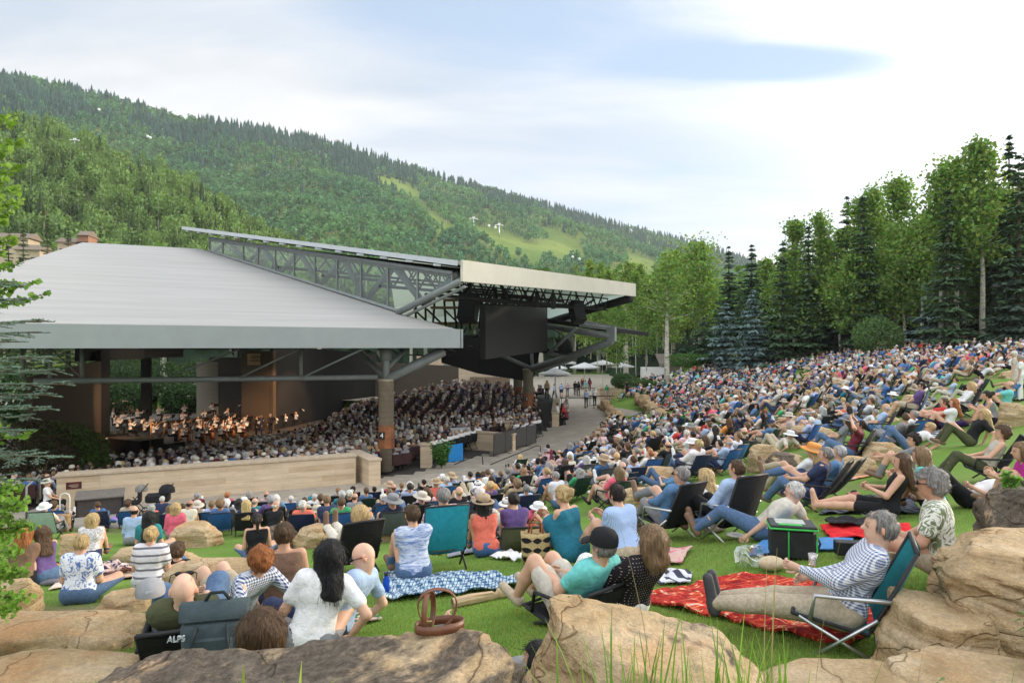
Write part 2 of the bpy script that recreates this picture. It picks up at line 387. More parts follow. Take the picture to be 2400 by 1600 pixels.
# ------------------------------------------------------------------ terrain
PC = np.array([-15.0, 50.0])            # centre of the bowl
RB = ([20, 28, 33, 41, 45, 50, 62, 90], [-6.6, -5.7, -4.35, -2.95, -2.3, -1.6, -0.9, 0.5])
CT = np.array([(-3,4.4,-2.1),(-2.29,4.8,-2.20),(-1.41,5.3,-2.36),(-1.25,5.8,-2.42),(-2.32,6.3,-2.53),(-2.30,6.9,-2.66),(-1.02,7.0,-2.50),(-1.99,8.9,-2.93),(-0.87,8.6,-2.85),(-0.43,10.2,-3.12),(0.03,10.6,-3.12),(0.59,8.0,-2.49),(1.11,7.3,-2.33),(0.64,4.8,-2.02),(1.16,5.7,-2.22),(2.20,8.9,-2.49),(2.76,8.4,-2.38),(2.88,10.2,-2.69),(3.06,7.4,-2.09),(2.61,4.8,-2.09),(-5.54,8.8,-3.29),(-5.07,9.6,-3.40),(-7.37,12.0,-3.80),(-7.79,11.3,-3.75),(-7.96,14.4,-4.22),(-7.44,14.0,-4.22),(-8.13,16.5,-4.65),(-4.60,12.3,-3.90),(-5.29,10.8,-3.60),(-11.30,16.5,-4.70),(4.41,9.6,-2.31),(5.27,11.0,-2.48),(5.11,11.6,-2.56),(5.08,8.9,-2.20),(4.91,8.2,-2.04),(7.34,12.5,-2.42),(8.75,14.3,-2.02),(7.92,15.5,-2.55),(8.35,17.0,-2.60),(10.40,19.0,-2.50),
 (0,15,-3.9),(5,16,-3.0),(-4,18,-4.7),(11.5,19,-1.73),(30,50,-.85),(29,75,-.9),(7.1,27,-3.9),(-8.4,17,-4.7),(-15,21,-5.5),(18,70,-4.0),(0,3,-2.0),
 (13,64,-4.9),(20,40,-1.9),(-2,24,-5.4),(3,30,-5.0),(8,45,-5.0),(11,34,-3.3),(40,60,0.2),(-12,10,-4.1),(-4,3,-2.1),(4,2.5,-1.75)])
def _base(x, y): return np.interp(np.hypot(x-PC[0], y-PC[1]), *RB)
_res = CT[:, 2]-_base(CT[:, 0], CT[:, 1])
def lawn(x, y):
    x = np.asarray(x, float); y = np.asarray(y, float); b = _base(x, y)
    d2 = (x[..., None]-CT[:, 0])**2+(y[..., None]-CT[:, 1])**2
    sc = 0.5+0.055*np.hypot(CT[:, 0], CT[:, 1])
    wgt = 1/(d2/(sc**2)+1.0)**1.6/sc**1.5
    fade = np.exp(-np.maximum(np.hypot(x, y)-85, 0)/60)
    return b+fade*(wgt*_res).sum(-1)/wgt.sum(-1)
PLZ = -5.7
BOWL = [(-17.5,23.4),(-15.9,24.35),(-6.4,28.95),(-4.6,30.6),(-1.2,36.6),(1.2,41.6),(2.6,48),(3.4,56),(3.6,66),(-4,69),(-13,71),(-19,73),(-45,80),(-52,50),(-34,24)]
BCT = np.array([(-16,24,-5.8),(-10,27,-5.85),(-5,30,-5.85),(-1,37,-5.8),(1,42,-5.75),(2,53,-5.7),(3,62,-4.6),(-4,62,-4.15),(-4,68,-3.6),(-8,58,-5.0),(-13,66,-6.0),
  (-18,67,-8.3),(-21,60,-8.3),(-24,54,-8.3),(-27,47,-8.3),(-12,45,-6.9),(-20,38,-7.3),(-16,50,-7.6),(-6,48,-6.2),(-28,38,-8.0),(-26,30,-6.8),(-30,60,-8.3),(-38,55,-8.3)])
def bowl(x, y):
    x = np.asarray(x, float); y = np.asarray(y, float)
    d2 = (x[..., None]-BCT[:, 0])**2+(y[..., None]-BCT[:, 1])**2; wg = 1/(d2+4)**1.8
    return (wg*BCT[:, 2]).sum(-1)/wg.sum(-1)
# path corridor on the right of the seating, cut into the lawn (world XY)
PATH = [(-400,14),(-16,20.3),(-9,21.8),(-3,25.5),(1.0,29.5),(3.5,34),(5.6,40),(7.0,47),(7.6,55),(7.7,64),(12,72),(26,84),(60,110),(150,500),(-400,500)]
def ground(x, y):
    """height of the ground sheet"""
    x = np.asarray(x, float); y = np.asarray(y, float)
    l = np.maximum(lawn(x, y), PLZ-0.06)
    ip = inpoly(x, y, PATH)
    l = np.where(ip, PLZ-0.06, l)
    l = np.where(inpoly(x, y, BOWL), -9.4, l)
    return l+0.012*vnoise(np.stack([x*1.5, y*1.5, x*0], -1))*(~ip)
def walk(x, y):
    x = np.asarray(x, float); y = np.asarray(y, float)
    return np.where(inpoly(x, y, BOWL), bowl(x, y), np.maximum(ground(x, y), PLZ))
def hit(u, v, dmin=2.0, dmax=120.0):
    D = np.geomspace(dmin, dmax, 1600); x = (u-1200)/FPX*D; z = (HZ-v)/FPX*D
    g = np.where(inpoly(x, D, BOWL), PLZ, np.maximum(lawn(x, D), PLZ)) if False else walk(x, D)
    k = np.argmax(z <= g)
    if not (z <= g).any(): k = len(D)-1
    return np.array([x[k], D[k], g[k]])

# ground sheet, polar round the camera, out to the horizon
ang = np.concatenate([np.arange(-180, -52, 4.0), np.arange(-52, 52, 0.2), np.arange(52, 181, 4.0)]); ang[-1] = 180
rad = np.geomspace(0.5, 9000, 640)
A_, R_ = np.meshgrid(np.radians(ang), rad, indexing='ij')
X_, Y_ = R_*np.sin(A_), R_*np.cos(A_)
Z_ = np.zeros_like(X_)
for i in range(0, X_.shape[0], 40): Z_[i:i+40] = ground(X_[i:i+40], Y_[i:i+40])
Z_ = np.where(R_ > 140, np.minimum(Z_, -5.8)-np.minimum((R_-140)*0.01, 6), Z_)
mb = MB(); mb.grid(np.stack([X_, Y_, Z_], -1)); V, F = mb.data()
def softspot(cx, cy, rx, ry): return np.exp(-(((V[:,0]-cx)/rx)**2+((V[:,1]-cy)/ry)**2))
c = P(270, 1415, 6.0)
dirt = 0.9*softspot(-4.2, 6.6, 1.0, 0.8)+0.8*softspot(-5.4, 8.0, 1.2, 0.6)+0.6*softspot(3.2, 2.6, 1.0, 0.8)
dirt += 0.5*(np.clip(vnoise(V*[.5, .5, 0])-0.45, 0, 1)*3)*(V[:,1] > 12)
dirt = np.where((V[:,0] > 24) & (lawn(V[:,0], V[:,1]) > -0.6) & (np.hypot(V[:,0]+15, V[:,1]-50) > 52), 0.95, dirt)
dirt = np.clip(dirt, 0, 1); cc = np.repeat((1-dirt)[:, None], 3, 1)
me = mesh_from('lawn', V, F, True, cc, [M_grass]); tag(link('lawn', me), kind='structure')

# plaza paving and the sunken seating floor
def sheet(name, xs, ys, zf, keep, mat, th=None):
    X, Y = np.meshgrid(xs, ys, indexing='ij'); Z = zf(X, Y); I = np.arange(X.size).reshape(X.shape)
    q = np.stack([I[:-1,:-1], I[1:,:-1], I[1:,1:], I[:-1,1:]], -1).reshape(-1, 4)
    cx = (X[:-1,:-1]+X[1:,1:]).ravel()/2; cy = (Y[:-1,:-1]+Y[1:,1:]).ravel()/2
    me = mesh_from(name, np.stack([X.ravel(), Y.ravel(), Z.ravel()], 1), [q[keep(cx, cy)]], True, mats=[mat])
    return tag(link(name, me), kind='structure')
sheet('plaza_paving', np.arange(-60, 70, 0.4), np.arange(8, 140, 0.4), lambda x, y: x*0+PLZ, lambda x, y: ~inpoly(x, y, BOWL), M_pave)
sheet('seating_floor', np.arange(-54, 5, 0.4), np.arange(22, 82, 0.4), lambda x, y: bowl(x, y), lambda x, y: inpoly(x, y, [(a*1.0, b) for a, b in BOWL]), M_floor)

# ------------------------------------------------------------------ blade grass near the camera
def leafblades(pts, h, wd, rng, lean=0.35):
    n = len(pts); a = rng.uniform(0, 2*np.pi, n); hh = h*rng.uniform(0.6, 1.3, n); dx, dy = np.cos(a), np.sin(a)
    wv = np.stack([-dy, dx, dx*0], 1)*(wd/2)[:, None] if hasattr(wd, '__len__') else np.stack([-dy, dx, dx*0], 1)*wd/2
    ln = rng.uniform(0, lean, n)*hh; tip = pts+np.stack([dx*ln, dy*ln, hh], 1)
    V = np.stack([pts-wv, pts+wv, tip], 1).reshape(-1, 3); F = np.arange(3*n).reshape(-1, 3)
    return V, F
rng = np.random.default_rng(5)
n = 190000
D = 2.2+rng.power(1.15, n)*9.0*rng.uniform(0.3, 1.0, n); U = rng.uniform(-100, 2500, n)
x = (U-1200)/FPX*D; z = ground(x, D); pts = np.stack([x, D, z-0.004], 1)
dd = 0.9*np.exp(-(((x+4.2)/1.0)**2+((D-6.6)/0.8)**2))+0.8*np.exp(-(((x+5.4)/1.2)**2+((D-8.0)/0.6)**2))
pts = pts[rng.uniform(0, 1, n) > dd]; 
V, F = leafblades(pts, 0.032, 0.0055, rng, 0.8)
ct = np.repeat(rng.uniform(0.7, 1.3, (len(pts), 1))*np.array([[0.18, 0.285, 0.065]]), 3, 0)
ct[:, 0] *= np.repeat(rng.uniform(0.8, 1.6, len(pts)), 3)
me = mesh_from('grass_blades', V, [F], False, ct, [M_leaf]); tag(link('grass_blades', me), 'short mown grass blades of the near lawn', 'grass', kind='stuff')

# ------------------------------------------------------------------ tree builders (numpy)
def leaf_quads(C, size, rng, up=0.3):
    """randomly turned leaf quads at centres C"""
    n = len(C); a = rng.normal(size=(n, 3)); a[:, 2] *= 0.7; a /= np.linalg.norm(a, axis=1)[:, None]+1e-9
    b = rng.normal(size=(n, 3)); b[:, 2] -= up; b -= a*(a*b).sum(1)[:, None]; b /= np.linalg.norm(b, axis=1)[:, None]+1e-9
    s = size*rng.uniform(0.6, 1.3, n)[:, None]
    V = np.stack([C-a*s*.5, C+b*s*.5, C+a*s*.5, C-b*s*.62], 1).reshape(-1, 3)
    return V, np.arange(4*n).reshape(-1, 4)
def aspen_arrays(h, cw, seed, nleaf=2600, leaf=0.3, base=0.35, col=(0.085, 0.155, 0.035), lean=0.0, trunk_r=None, dense=1.0):
    rng = np.random.default_rng(seed); tr = trunk_r or 0.012*h+0.04
    axx = np.cumsum(rng.normal(0, 0.018*h/8, 9)); axy = np.cumsum(rng.normal(0, 0.018*h/8, 9)); zz = np.linspace(0, h, 9)
    axx = axx+lean*zz; tm = MB(); tm.tube(list(zip(axx, axy, zz)), list(np.linspace(tr, tr*0.15, 9)), 7)
    cl = []
    nb = int(34*dense)
    for i in range(nb):
        t = base+(1-base)*rng.uniform(0.02, 0.97)**0.9; k = (t-base)/(1-base)
        w = cw*(0.35+0.65*math.sin(math.pi*min(1, 0.22+0.78*k)**1.0))*rng.uniform(0.35, 1.25)*(1.2-0.85*k)
        a = rng.uniform(0, 2*np.pi); p0 = np.array([np.interp(t*h, zz, axx), np.interp(t*h, zz, axy), t*h])
        p1 = p0+np.array([math.cos(a)*w, math.sin(a)*w, w*rng.uniform(0.25, 0.8)])
        tm.tube([p0, (p0+p1)/2+[0, 0, -0.03*w], p1], [tr*0.28*(1.2-t), tr*.18*(1.2-t), 0.01], 4, cap=False)
        m = int(nleaf/nb*rng.uniform(0.5, 1.5)); s = rng.uniform(0.18, 1.05, m)[:, None]
        sp = cw*0.2*rng.uniform(0.7, 1.4)
        cl.append(p0+(p1-p0)*s+rng.normal(0, 1, (m, 3))*[sp, sp, sp*0.85])
    m = int(nleaf*0.06); cl.append(np.stack([np.interp(h, zz, axx)+rng.normal(0, cw*.1, m), np.interp(h, zz, axy)+rng.normal(0, cw*.1, m), h+rng.uniform(-0.14, 0.02, m)*h], 1))
    C = np.vstack(cl); V, F = leaf_quads(C, leaf, rng)
    ct = np.array(col)*rng.uniform(0.65, 1.4, (len(C), 1)); ct[:, 0] *= rng.uniform(0.8, 1.5, len(C))
    return tm, V, F, np.repeat(ct, 4, 0)
def spruce_arrays(h, bw, seed, col=(0.03, 0.055, 0.03), dens=1.0, base=0.04, droop=0.28, spray=0.50):
    rng = np.random.default_rng(seed); tm = MB(); tm.tube([(0, 0, 0), (0, 0, h*.5), (0, 0, h)], [0.017*h, 0.01*h, 0.01], 7)
    C = []; A = []; S = []
    lv = int(h*2.3*dens)
    for i in range(lv):
        t = base+(1-base)*(i+rng.uniform(0, .9))/lv; rr = bw*(1-t)**0.82*rng.uniform(0.72, 1.12)+0.05
        nb = max(4, int(9-4*t)); a0 = rng.uniform(0, 6.28)
        for k in range(nb):
            a = a0+2*np.pi*k/nb+rng.normal(0, .22); L = rr*rng.uniform(0.65, 1.15)
            m = max(3, int(L/0.17*dens)); s = np.linspace(0.15, 1, m)
            zz = t*h-droop*L*s**1.2+0.16*L*s**3; ca, sa = math.cos(a), math.sin(a)
            wid = L*0.22*np.sin(np.pi*(0.15+0.8*s))
            for sg in (-1, 0, 1):
                off = sg*wid*rng.uniform(.7, 1.2, m)
                C.append(np.stack([ca*L*s-sa*off, sa*L*s+ca*off, zz+rng.normal(0, .03, m)-abs(sg)*0.05], 1))
                aa = a+sg*0.7; A.append(np.repeat([[math.cos(aa), math.sin(aa), -0.25]], m, 0)); S.append(np.full(m, spray*(0.75+0.25*L/bw)))
    C = np.vstack(C); A = np.vstack(A)+rng.normal(0, .18, (len(C), 3)); S = np.concatenate(S)*rng.uniform(.7, 1.3, len(C))
    A /= np.linalg.norm(A, axis=1)[:, None]; W = np.cross(A, [0, 0, 1.0])+rng.normal(0, .35, (len(C), 3)); W /= np.linalg.norm(W, axis=1)[:, None]
    V = np.stack([C-A*S[:, None]*.45-W*S[:, None]*.30, C-A*S[:, None]*.45+W*S[:, None]*.30, C+A*S[:, None]*.6+W*S[:, None]*.10+[0, 0, -.04], C+A*S[:, None]*.6-W*S[:, None]*.10+[0, 0, -.04]], 1).reshape(-1, 3)
    ct = np.array(col)*rng.uniform(0.6, 1.5, (len(C), 1))
    return tm, V, np.arange(4*len(C)).reshape(-1, 4), np.repeat(ct, 4, 0)
def put_tree(kind, name, x, y, z, arr, bark, leafmat, label, cat, group=None, rz=0.0):
    tm, V, F, ct = arr; e = empty(name, (x, y, z-0.1), rz, label, cat, group)
    tm.build('trunk', bark, e, True)
    link('crown', mesh_from('crown', V, [F], False, ct, [leafmat]), e)
    return e

# ------------------------------------------------------------------ mountain and near hill with their woods
DISP = 2400/2352.0
def prof(pts): a = np.array(pts, float)*DISP; return a[:, 0], a[:, 1]
mu, mv = prof([(-400,110),(0,182),(100,200),(250,232),(400,278),(560,298),(700,322),(850,362),(1000,410),(1150,450),(1300,490),(1400,518),(1500,543),(1600,568),(1700,598),(1790,628),(1900,665),(2100,700),(2352,740),(2800,760)])
def mont(us, s):
    """us: image column of the bearing, s 0..1.. foot to ridge (beyond 1 the back side)"""
    zr = np.interp(us, mu, mv); Dr = np.interp(us, [-400, 0, 800, 1500, 2000, 2800], [850, 900, 1050, 1350, 1600, 1900])
    D = 330+(Dr-330)*s; zt = (HZ-zr)/FPX*Dr
    g = np.where(s <= 1, s**1.12, 1-(s-1)*1.0)
    x = (us-1200)/FPX*D
    z = -12+(zt+12)*g+14*fbm(np.stack([x/140, D/140, x*0], -1), 4)*np.clip(s*3, 0, 1)*np.clip((1.0-s)*4, 0, 1)
    return x, D, z
US, SS = np.meshgrid(np.linspace(-400, 2800, 260), np.concatenate([np.linspace(0, 1, 110), np.linspace(1.02, 1.6, 12)]), indexing='ij')
x, y, z = mont(US, SS); mb = MB(); mb.grid(np.stack([x, y, z], -1)); V, F = mb.data()
tag(link('mountain', mesh_from('mountain', V, F, True, mats=[M_hill])), kind='structure')
hu, hv = prof([(-500,200),(0,330),(40,335),(110,355),(200,392),(330,438),(400,465),(470,500),(530,535),(600,580),(680,630),(760,680),(900,720)])
def hillf(us, s):
    zr = np.interp(us, hu, hv); Dr = 290.0; D = 150+(Dr-150)*s; zt = (HZ-zr)/FPX*Dr
    x = (us-1200)/FPX*D; z = -7+(zt+7)*np.where(s <= 1, s**0.9, 1-(s-1)*.8)+1.5*fbm(np.stack([x/25, D/25, x*0], -1), 3)
    return x, D, z
US, SS = np.meshgrid(np.linspace(-500, 920, 90), np.linspace(0, 1.5, 50), indexing='ij')
x, y, z = hillf(US, SS); mb = MB(); mb.grid(np.stack([x, y, z], -1)); V, F = mb.data()
tag(link('hill', mesh_from('hill', V, F, True, mats=[M_hill])), kind='structure')

def lowconifer(rng):
    mb = MB(); mb.tube([(0,0,0),(0,0,.2)], [.018,.015], 4, cap=False); k = 7
    for i in range(4):
        z0 = .10+.2*i; z1 = min(1.0, z0+.36); r = .17*(1-i*.21)
        V = [[r*rng.uniform(.65,1.25)*math.cos(6.283*j/k), r*rng.uniform(.65,1.25)*math.sin(6.283*j/k), z0+rng.uniform(-.03,.03)] for j in range(k)]+[[0,0,z1]]
        mb.add(V, None, [[j, (j+1) % k, k] for j in range(k)])
    V, F = mb.data(); return V, F, (V[:, 2] < .2) & (np.hypot(V[:,0], V[:,1]) < .03)
def lowaspen(rng, n=46, base=.38, lw=.085):
    mb = MB(); mb.tube([(0,0,0),(.01,0,.5),(0,0,.9)], [.020,.015,.006], 4, cap=False); nt = mb.n
    C = rng.normal(0, 1, (n, 3)); C /= np.linalg.norm(C, axis=1)[:, None]; C *= rng.uniform(.3, 1, (n, 1))**.5*(1+.25*vnoise(C*2.2+7)[:, None])
    C = C*[.16, .16, (1-base)/2]+[0, 0, base+(1-base)/2]
    V, F = leaf_quads(C, lw*1.6, rng); mb.add(V, F); V, F = mb.data(); return V, F, np.arange(len(V)) < nt
def scatter_woods(name, protos, pos, hh, kind, cols, label, cat, rng, bark=(0.45, 0.43, 0.36), widen=1.0):
    Vs, F3, F4, Cs = [], [], [], []; off = 0
    for i in range(len(pos)):
        V, F, isb = protos[kind[i]]; a = rng.uniform(0, 6.28); ca, sa = math.cos(a), math.sin(a); h = hh[i]; wd = widen*rng.uniform(.8, 1.25)
        W = np.stack([(V[:,0]*ca-V[:,1]*sa)*h*wd, (V[:,0]*sa+V[:,1]*ca)*h*wd, V[:,2]*h], 1)+pos[i]
        c = np.repeat(cols[i][None], len(V), 0)*rng.uniform(.8, 1.2, (len(V), 1)); c[isb] = bark
        for f in F: (F3 if f.shape[1] == 3 else F4).append(f+off)
        Vs.append(W); Cs.append(c); off += len(V)
    FF = ([np.vstack(F4)] if F4 else [])+([np.vstack(F3)] if F3 else [])
    me = mesh_from(name, np.vstack(Vs), FF, False, np.vstack(Cs), [M_forest])
    return tag(link(name, me), label, cat, kind='stuff')
rng = np.random.default_rng(11)
protos = [lowconifer(rng) for _ in range(5)]+[lowaspen(rng) for _ in range(6)]
MEAD = [[(856,398),(905,408),(962,432),(965,455),(935,450),(880,420)],[(935,445),(962,450),(990,480),(1052,520),(1030,535),(985,500)],
 [(1078,512),(1120,515),(1180,530),(1210,550),(1262,545),(1235,510),(1262,515),(1300,530),(1335,560),(1345,585),(1300,592),(1230,590),(1160,580),(1110,545)],
 [(1440,575),(1500,590),(1510,640),(1440,640)],[(690,328),(760,348),(752,356),(690,338)],[(1400,600),(1480,610),(1520,680),(1380,680)]]
MEAD = [[(a*DISP, b*DISP) for a, b in m] for m in MEAD]
n = 23000
us = rng.uniform(-250, 2000, n); s = rng.uniform(0.0, 1.0, n)**0.8
nr = 650; us = np.concatenate([us, rng.uniform(-200, 2000, nr)]); s = np.concatenate([s, rng.uniform(.985, 1.0, nr)])
x, y, z = mont(us, s); vv = HZ-(z+5)/y*FPX; uu = us
ok = np.ones(len(us), bool)
for m in MEAD: ok &= ~inpoly(uu, vv, m)
us, s, x, y, z = (q[ok] for q in (us, s, x, y, z))
zone = fbm(np.stack([x/90, y/60, z*0], -1), 3)+(s-0.72)*2.0+np.where(us < 900, .25, 0)*(s > .8)-0.15-0.55*((s > .25) & (s < .75))
con = zone+rng.normal(0, .22, len(x)) > 0.0
kind = np.where(con, rng.integers(0, 5, len(x)), rng.integers(5, 11, len(x)))
hh = np.where(con, rng.uniform(8, 23, len(x)), rng.uniform(9, 16, len(x)))*(0.9+0.3*(s < .2))
tone = rng.uniform(0.75, 1.25, (len(x), 1))
big = np.clip(0.5+0.6*fbm(np.stack([x/60, y/60, z*0+4], -1), 3), 0, 1)[:, None]
cols = np.where(con[:, None], np.array([[.044, .105, .078]]), np.array([[.075, .205, .105]])*(1-big)+np.array([[.135, .270, .105]])*big)*tone
scatter_woods('mountain_forest', protos, np.stack([x, y, z-1.0], 1), hh, kind, cols, 'mixed aspen and spruce forest covering the far mountain slope', 'forest', rng, widen=1.2)
# nearer aspen wood on the left hill: taller, slim pale trunks showing
protos2 = [lowconifer(rng) for _ in range(4)]+[lowaspen(rng, 230, .50, .034) for _ in range(7)]
n = 2300; us = rng.uniform(-450, 800, n); s = rng.uniform(0, 1.05, n)
x, y, z = hillf(us, s); con = rng.uniform(0, 1, n) < (0.26+0.3*(s < .12)+0.35*(us > 430))
kind = np.where(con, rng.integers(0, 4, n), rng.integers(4, 11, n))
hh = np.where(con, rng.uniform(9, 19, n), rng.uniform(11, 19, n))
cols = np.where(con[:, None], np.array([[.055, .085, .035]]), np.array([[.17, .26, .085]]))*rng.uniform(.75, 1.25, (n, 1))
red = con & (rng.uniform(0, 1, n) < .07); cols[red] = (.13, .05, .03)
scatter_woods('hillside_wood', protos2, np.stack([x, y, z-.5], 1), hh, kind, cols, 'sunlit aspen wood with pale trunks on the left hillside', 'wood', rng, (0.55, 0.52, 0.42), 0.72)
# valley wood behind the pavilion
n = 700; us = rng.uniform(300, 2100, n); D = rng.uniform(120, 330, n); x = (us-1200)/FPX*D
con = rng.uniform(0, 1, n) < .45; kind = np.where(con, rng.integers(0, 4, n), rng.integers(4, 11, n))
top = np.interp(us, [0, 450, 1100, 1400, 1600, 1800], [560, 575, 640, 650, 620, 640])*DISP+rng.uniform(-20, 60, n)
hh = np.clip((HZ-top)/FPX*D+8, 6, 26)
cols = np.where(con[:, None], np.array([[.035, .062, .035]]), np.array([[.13, .23, .06]]))*rng.uniform(.75, 1.25, (n, 1))
scatter_woods('valley_wood', protos2, np.stack([x, D, x*0-7.5], 1), hh, kind, cols, 'belt of spruce and aspen in the valley behind the pavilion', 'wood', rng, widen=1.1)

# meadow lift towers and gondola cabins on the mountain
def lift_tower(u, v, D, h, label):
    h *= 760/D; s_ = D/760; p = PV(u, v, D); e = empty('lift_tower', p-Vector((0, 0, h*s_)), 0.3, label, 'lift tower', scale=s_)
    MB().tube([(0,0,-4),(0,0,h)], [.8,.55], 8).build('mast', M_alu, e, True)
    MB().box((0,0,h), (9,.8,.7)).box((-4.2,0,h-.7), (1.6,.5,.8)).box((4.2,0,h-.7), (1.6,.5,.8)).box((0,0,h+1.2), (3,.5,1.6)).build('crossarm', M_white, e)
lift_tower(1110, 512, 760, 14, 'pale lift tower standing at the left edge of the big mountain meadow')
lift_tower(1170, 527, 780, 11, 'smaller lift tower standing inside the big mountain meadow')
lift_tower(175, 328, 262, 9, 'lift tower rising from the aspens on the left hill')
for (u, v, D, lb) in [(1146,529,760,'cabin just left of the smaller lift tower'),(1161,533,770,'cabin lowest beside the smaller lift tower'),(346,320,700,'cabin above the aspen wood on the left'),(352,323,700,'lower of two cabins above the aspen wood'),(232,257,760,'cabin high under the left ridge'),(946,479,800,'cabin above the centre of the slope'),(1342,602,420,'cabin low over the valley, left one'),(1358,607,420,'cabin low over the valley, right one')]:
    k = D/760; e = empty('gondola_cabin', PV(u, v, D), 0.4, 'white gondola '+lb, 'gondola')
    MB().ball((0,0,0), (1.6*k,1.3*k,1.6*k), 10, 6).build('cabin', M_white, e, True); MB().tube([(0,0,1.4*k),(0,0,4*k)], .12*k, 5).build('hanger', M_steel, e)
# ------------------------------------------------------------------ pavilion
def seam_fn(t, b):
    g = t.new('ShaderNodeTexCoord').outputs['Object']
    m = t.mapping(g, rot=(0, 0, R(-29)))
    sp = t.new('ShaderNodeSeparateXYZ', i_0=m)
    fr = t.math('FRACT', t.math('MULTIPLY', sp.outputs[1], 1/1.45))
    ln = t.math('LESS_THAN', fr, 0.045)
    n = t.noise(t.mapping(m, scale=(0.15, 1.2, 1)), 1.2, 6, 0.65); n2 = t.noise(m, 0.25, 4, 0.6)
    c = t.ramp(n, [(0.3, (0.325, 0.315, 0.295)), (0.7, (0.395, 0.385, 0.365))])
    c = t.mix(t.ramp(n2, [(0.45, 0.0), (0.75, 0.3)]), c, (0.36, 0.345, 0.31, 1))
    c = t.mix(t.math('MULTIPLY', ln, 0.5), c, (0.22, 0.215, 0.20, 1))
    t.link(c, b.inputs['Base Color']); b.inputs['Roughness'].default_value = 0.6; b.inputs['Specular IOR Level'].default_value = 0.3
    bn = t.new('ShaderNodeBump', i_Strength=0.3, i_Distance=0.05, i_Height=t.math('MULTIPLY', fr, 1.0)); t.link(bn.outputs[0], b.inputs['Normal'])
M_seam = material('roof_membrane', seam_fn)
M_fascia = simple('fascia_metal', (0.295, 0.32, 0.315), 0.5, 0.1, 0.05, 1.0)
M_cream = simple('cream_fascia', (0.62, 0.58, 0.48), 0.5, 0.0, 0.05, 1.0)
M_lgrey = simple('pale_metal_edge', (0.5, 0.52, 0.54), 0.45, 0.1, 0.05)
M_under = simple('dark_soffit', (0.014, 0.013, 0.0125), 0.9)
def glass_fn(t, b):
    tr = t.new('ShaderNodeBsdfTransparent', i_0=(0.80, 0.86, 0.84, 1)); gl = t.new('ShaderNodeBsdfGlossy', i_0=(0.8, 0.9, 0.9, 1), i_1=0.08)
    df = t.new('ShaderNodeBsdfDiffuse', i_0=(0.35, 0.38, 0.36, 1))
    m1 = t.new('ShaderNodeMixShader', i_0=0.22); t.link(tr.outputs[0], m1.inputs[1]); t.link(df.outputs[0], m1.inputs[2])
    fr = t.new('ShaderNodeFresnel', i_0=1.5); m2 = t.new('ShaderNodeMixShader', i_0=fr.outputs[0]); t.link(m1.outputs[0], m2.inputs[1]); t.link(gl.outputs[0], m2.inputs[2])
    t.link(m2.outputs[0], t.n.get('Material Output').inputs[0])
M_glass = material('window_glass', glass_fn)
def skyglass_fn(t, b):  # pale green body colour stands in for sky reflected in the glass
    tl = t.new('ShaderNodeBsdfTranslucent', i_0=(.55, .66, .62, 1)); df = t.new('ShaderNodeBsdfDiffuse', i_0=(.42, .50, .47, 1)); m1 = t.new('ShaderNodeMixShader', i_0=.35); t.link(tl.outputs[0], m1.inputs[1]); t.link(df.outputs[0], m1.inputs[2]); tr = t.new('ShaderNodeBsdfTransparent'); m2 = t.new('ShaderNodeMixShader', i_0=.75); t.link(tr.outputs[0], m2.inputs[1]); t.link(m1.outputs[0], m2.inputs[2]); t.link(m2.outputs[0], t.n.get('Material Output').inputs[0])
M_skyglass = material('sky_pale_glazing', skyglass_fn)

pav = empty('pavilion', (-12, 42, -8), 0, 'large open-air concert pavilion with a broad pale grey hipped roof and glazed truss', 'pavilion')
def pp(name, mb, mat, smooth=False, parent=pav, label=None):
    o = mb.build(name, mat, None, smooth)
    o.parent = parent; o.matrix_parent_inverse = Matrix.Translation(-Vector(parent.location))
    if label: o['label'] = label
    return o
A = np.array([-2.45, 31.6, .77]); L0 = np.array([-21, 21.3, .77]); R1 = np.array([-30.2, 48, 7.32]); R2 = np.array([-23.3, 51.1, 7.31]); E = np.array([-5.6, 34, 1.64])
dv = np.array([0, 0, .16])
roof = MB()
n2 = np.cross(A-L0, R1-L0); 
for quad in ([L0, A, E, R1], [R1, E, R2, R2]):
    q = np.array(quad); 
roof.add(np.array([L0, A, E, R2, R1]), [[0, 1, 2, 3]], [[0, 3, 4]])
roof.add(np.array([L0, A, E, R2, R1])-dv, [[3, 2, 1, 0]], [[4, 3, 0]])
ro = pp('main_roof', roof, M_seam)
# rear half of the roof, falls away behind the ridge, and the left hip
B1 = np.array([-37, 66, 1.0]); B2 = np.array([-14, 76, 1.0]); L2 = np.array([-46, 44, 0.6])
back = MB(); 
for q in ([R1, R2, B2, B1], [L0, R1, B1, L2]):
    q = np.array(q); back.add(np.vstack([q-[0, 0, .01], q-dv]), [[3, 2, 1, 0], [4, 5, 6, 7]])
pp('rear_roof', back, M_seam)
def beamplate(p, q, h, th, off=0.0, mat=M_fascia, h2=None):
    """vertical plate from p to q, hanging h below, thickness th outward (towards the right-hand normal)"""
    p = np.array(p, float); q = np.array(q, float); d = (q-p)[:2]; d = d/np.linalg.norm(d); n = np.array([d[1], -d[0], 0]); h2 = h2 or h
    z = np.array([0, 0, 1.0]); m = MB()
    m.hexa([p-z*h+n*(off+th), q-z*h2+n*(off+th), q-z*h2+n*off, p-z*h+n*off, p+n*(off+th), q+n*(off+th), q+n*off, p+n*off]); return m
up = np.array([0, 0, .03])
pp('front_fascia', beamplate(L0+up, A+up, .86, .14), M_fascia)
m = beamplate(A+up+[0.1, 0.0, 0], A+up+[0.1-.9, 1.3, 0], .86, .1); pp('corner_fascia', m, M_fascia)
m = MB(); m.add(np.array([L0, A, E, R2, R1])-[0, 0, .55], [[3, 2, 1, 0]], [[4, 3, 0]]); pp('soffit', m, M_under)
m = MB()
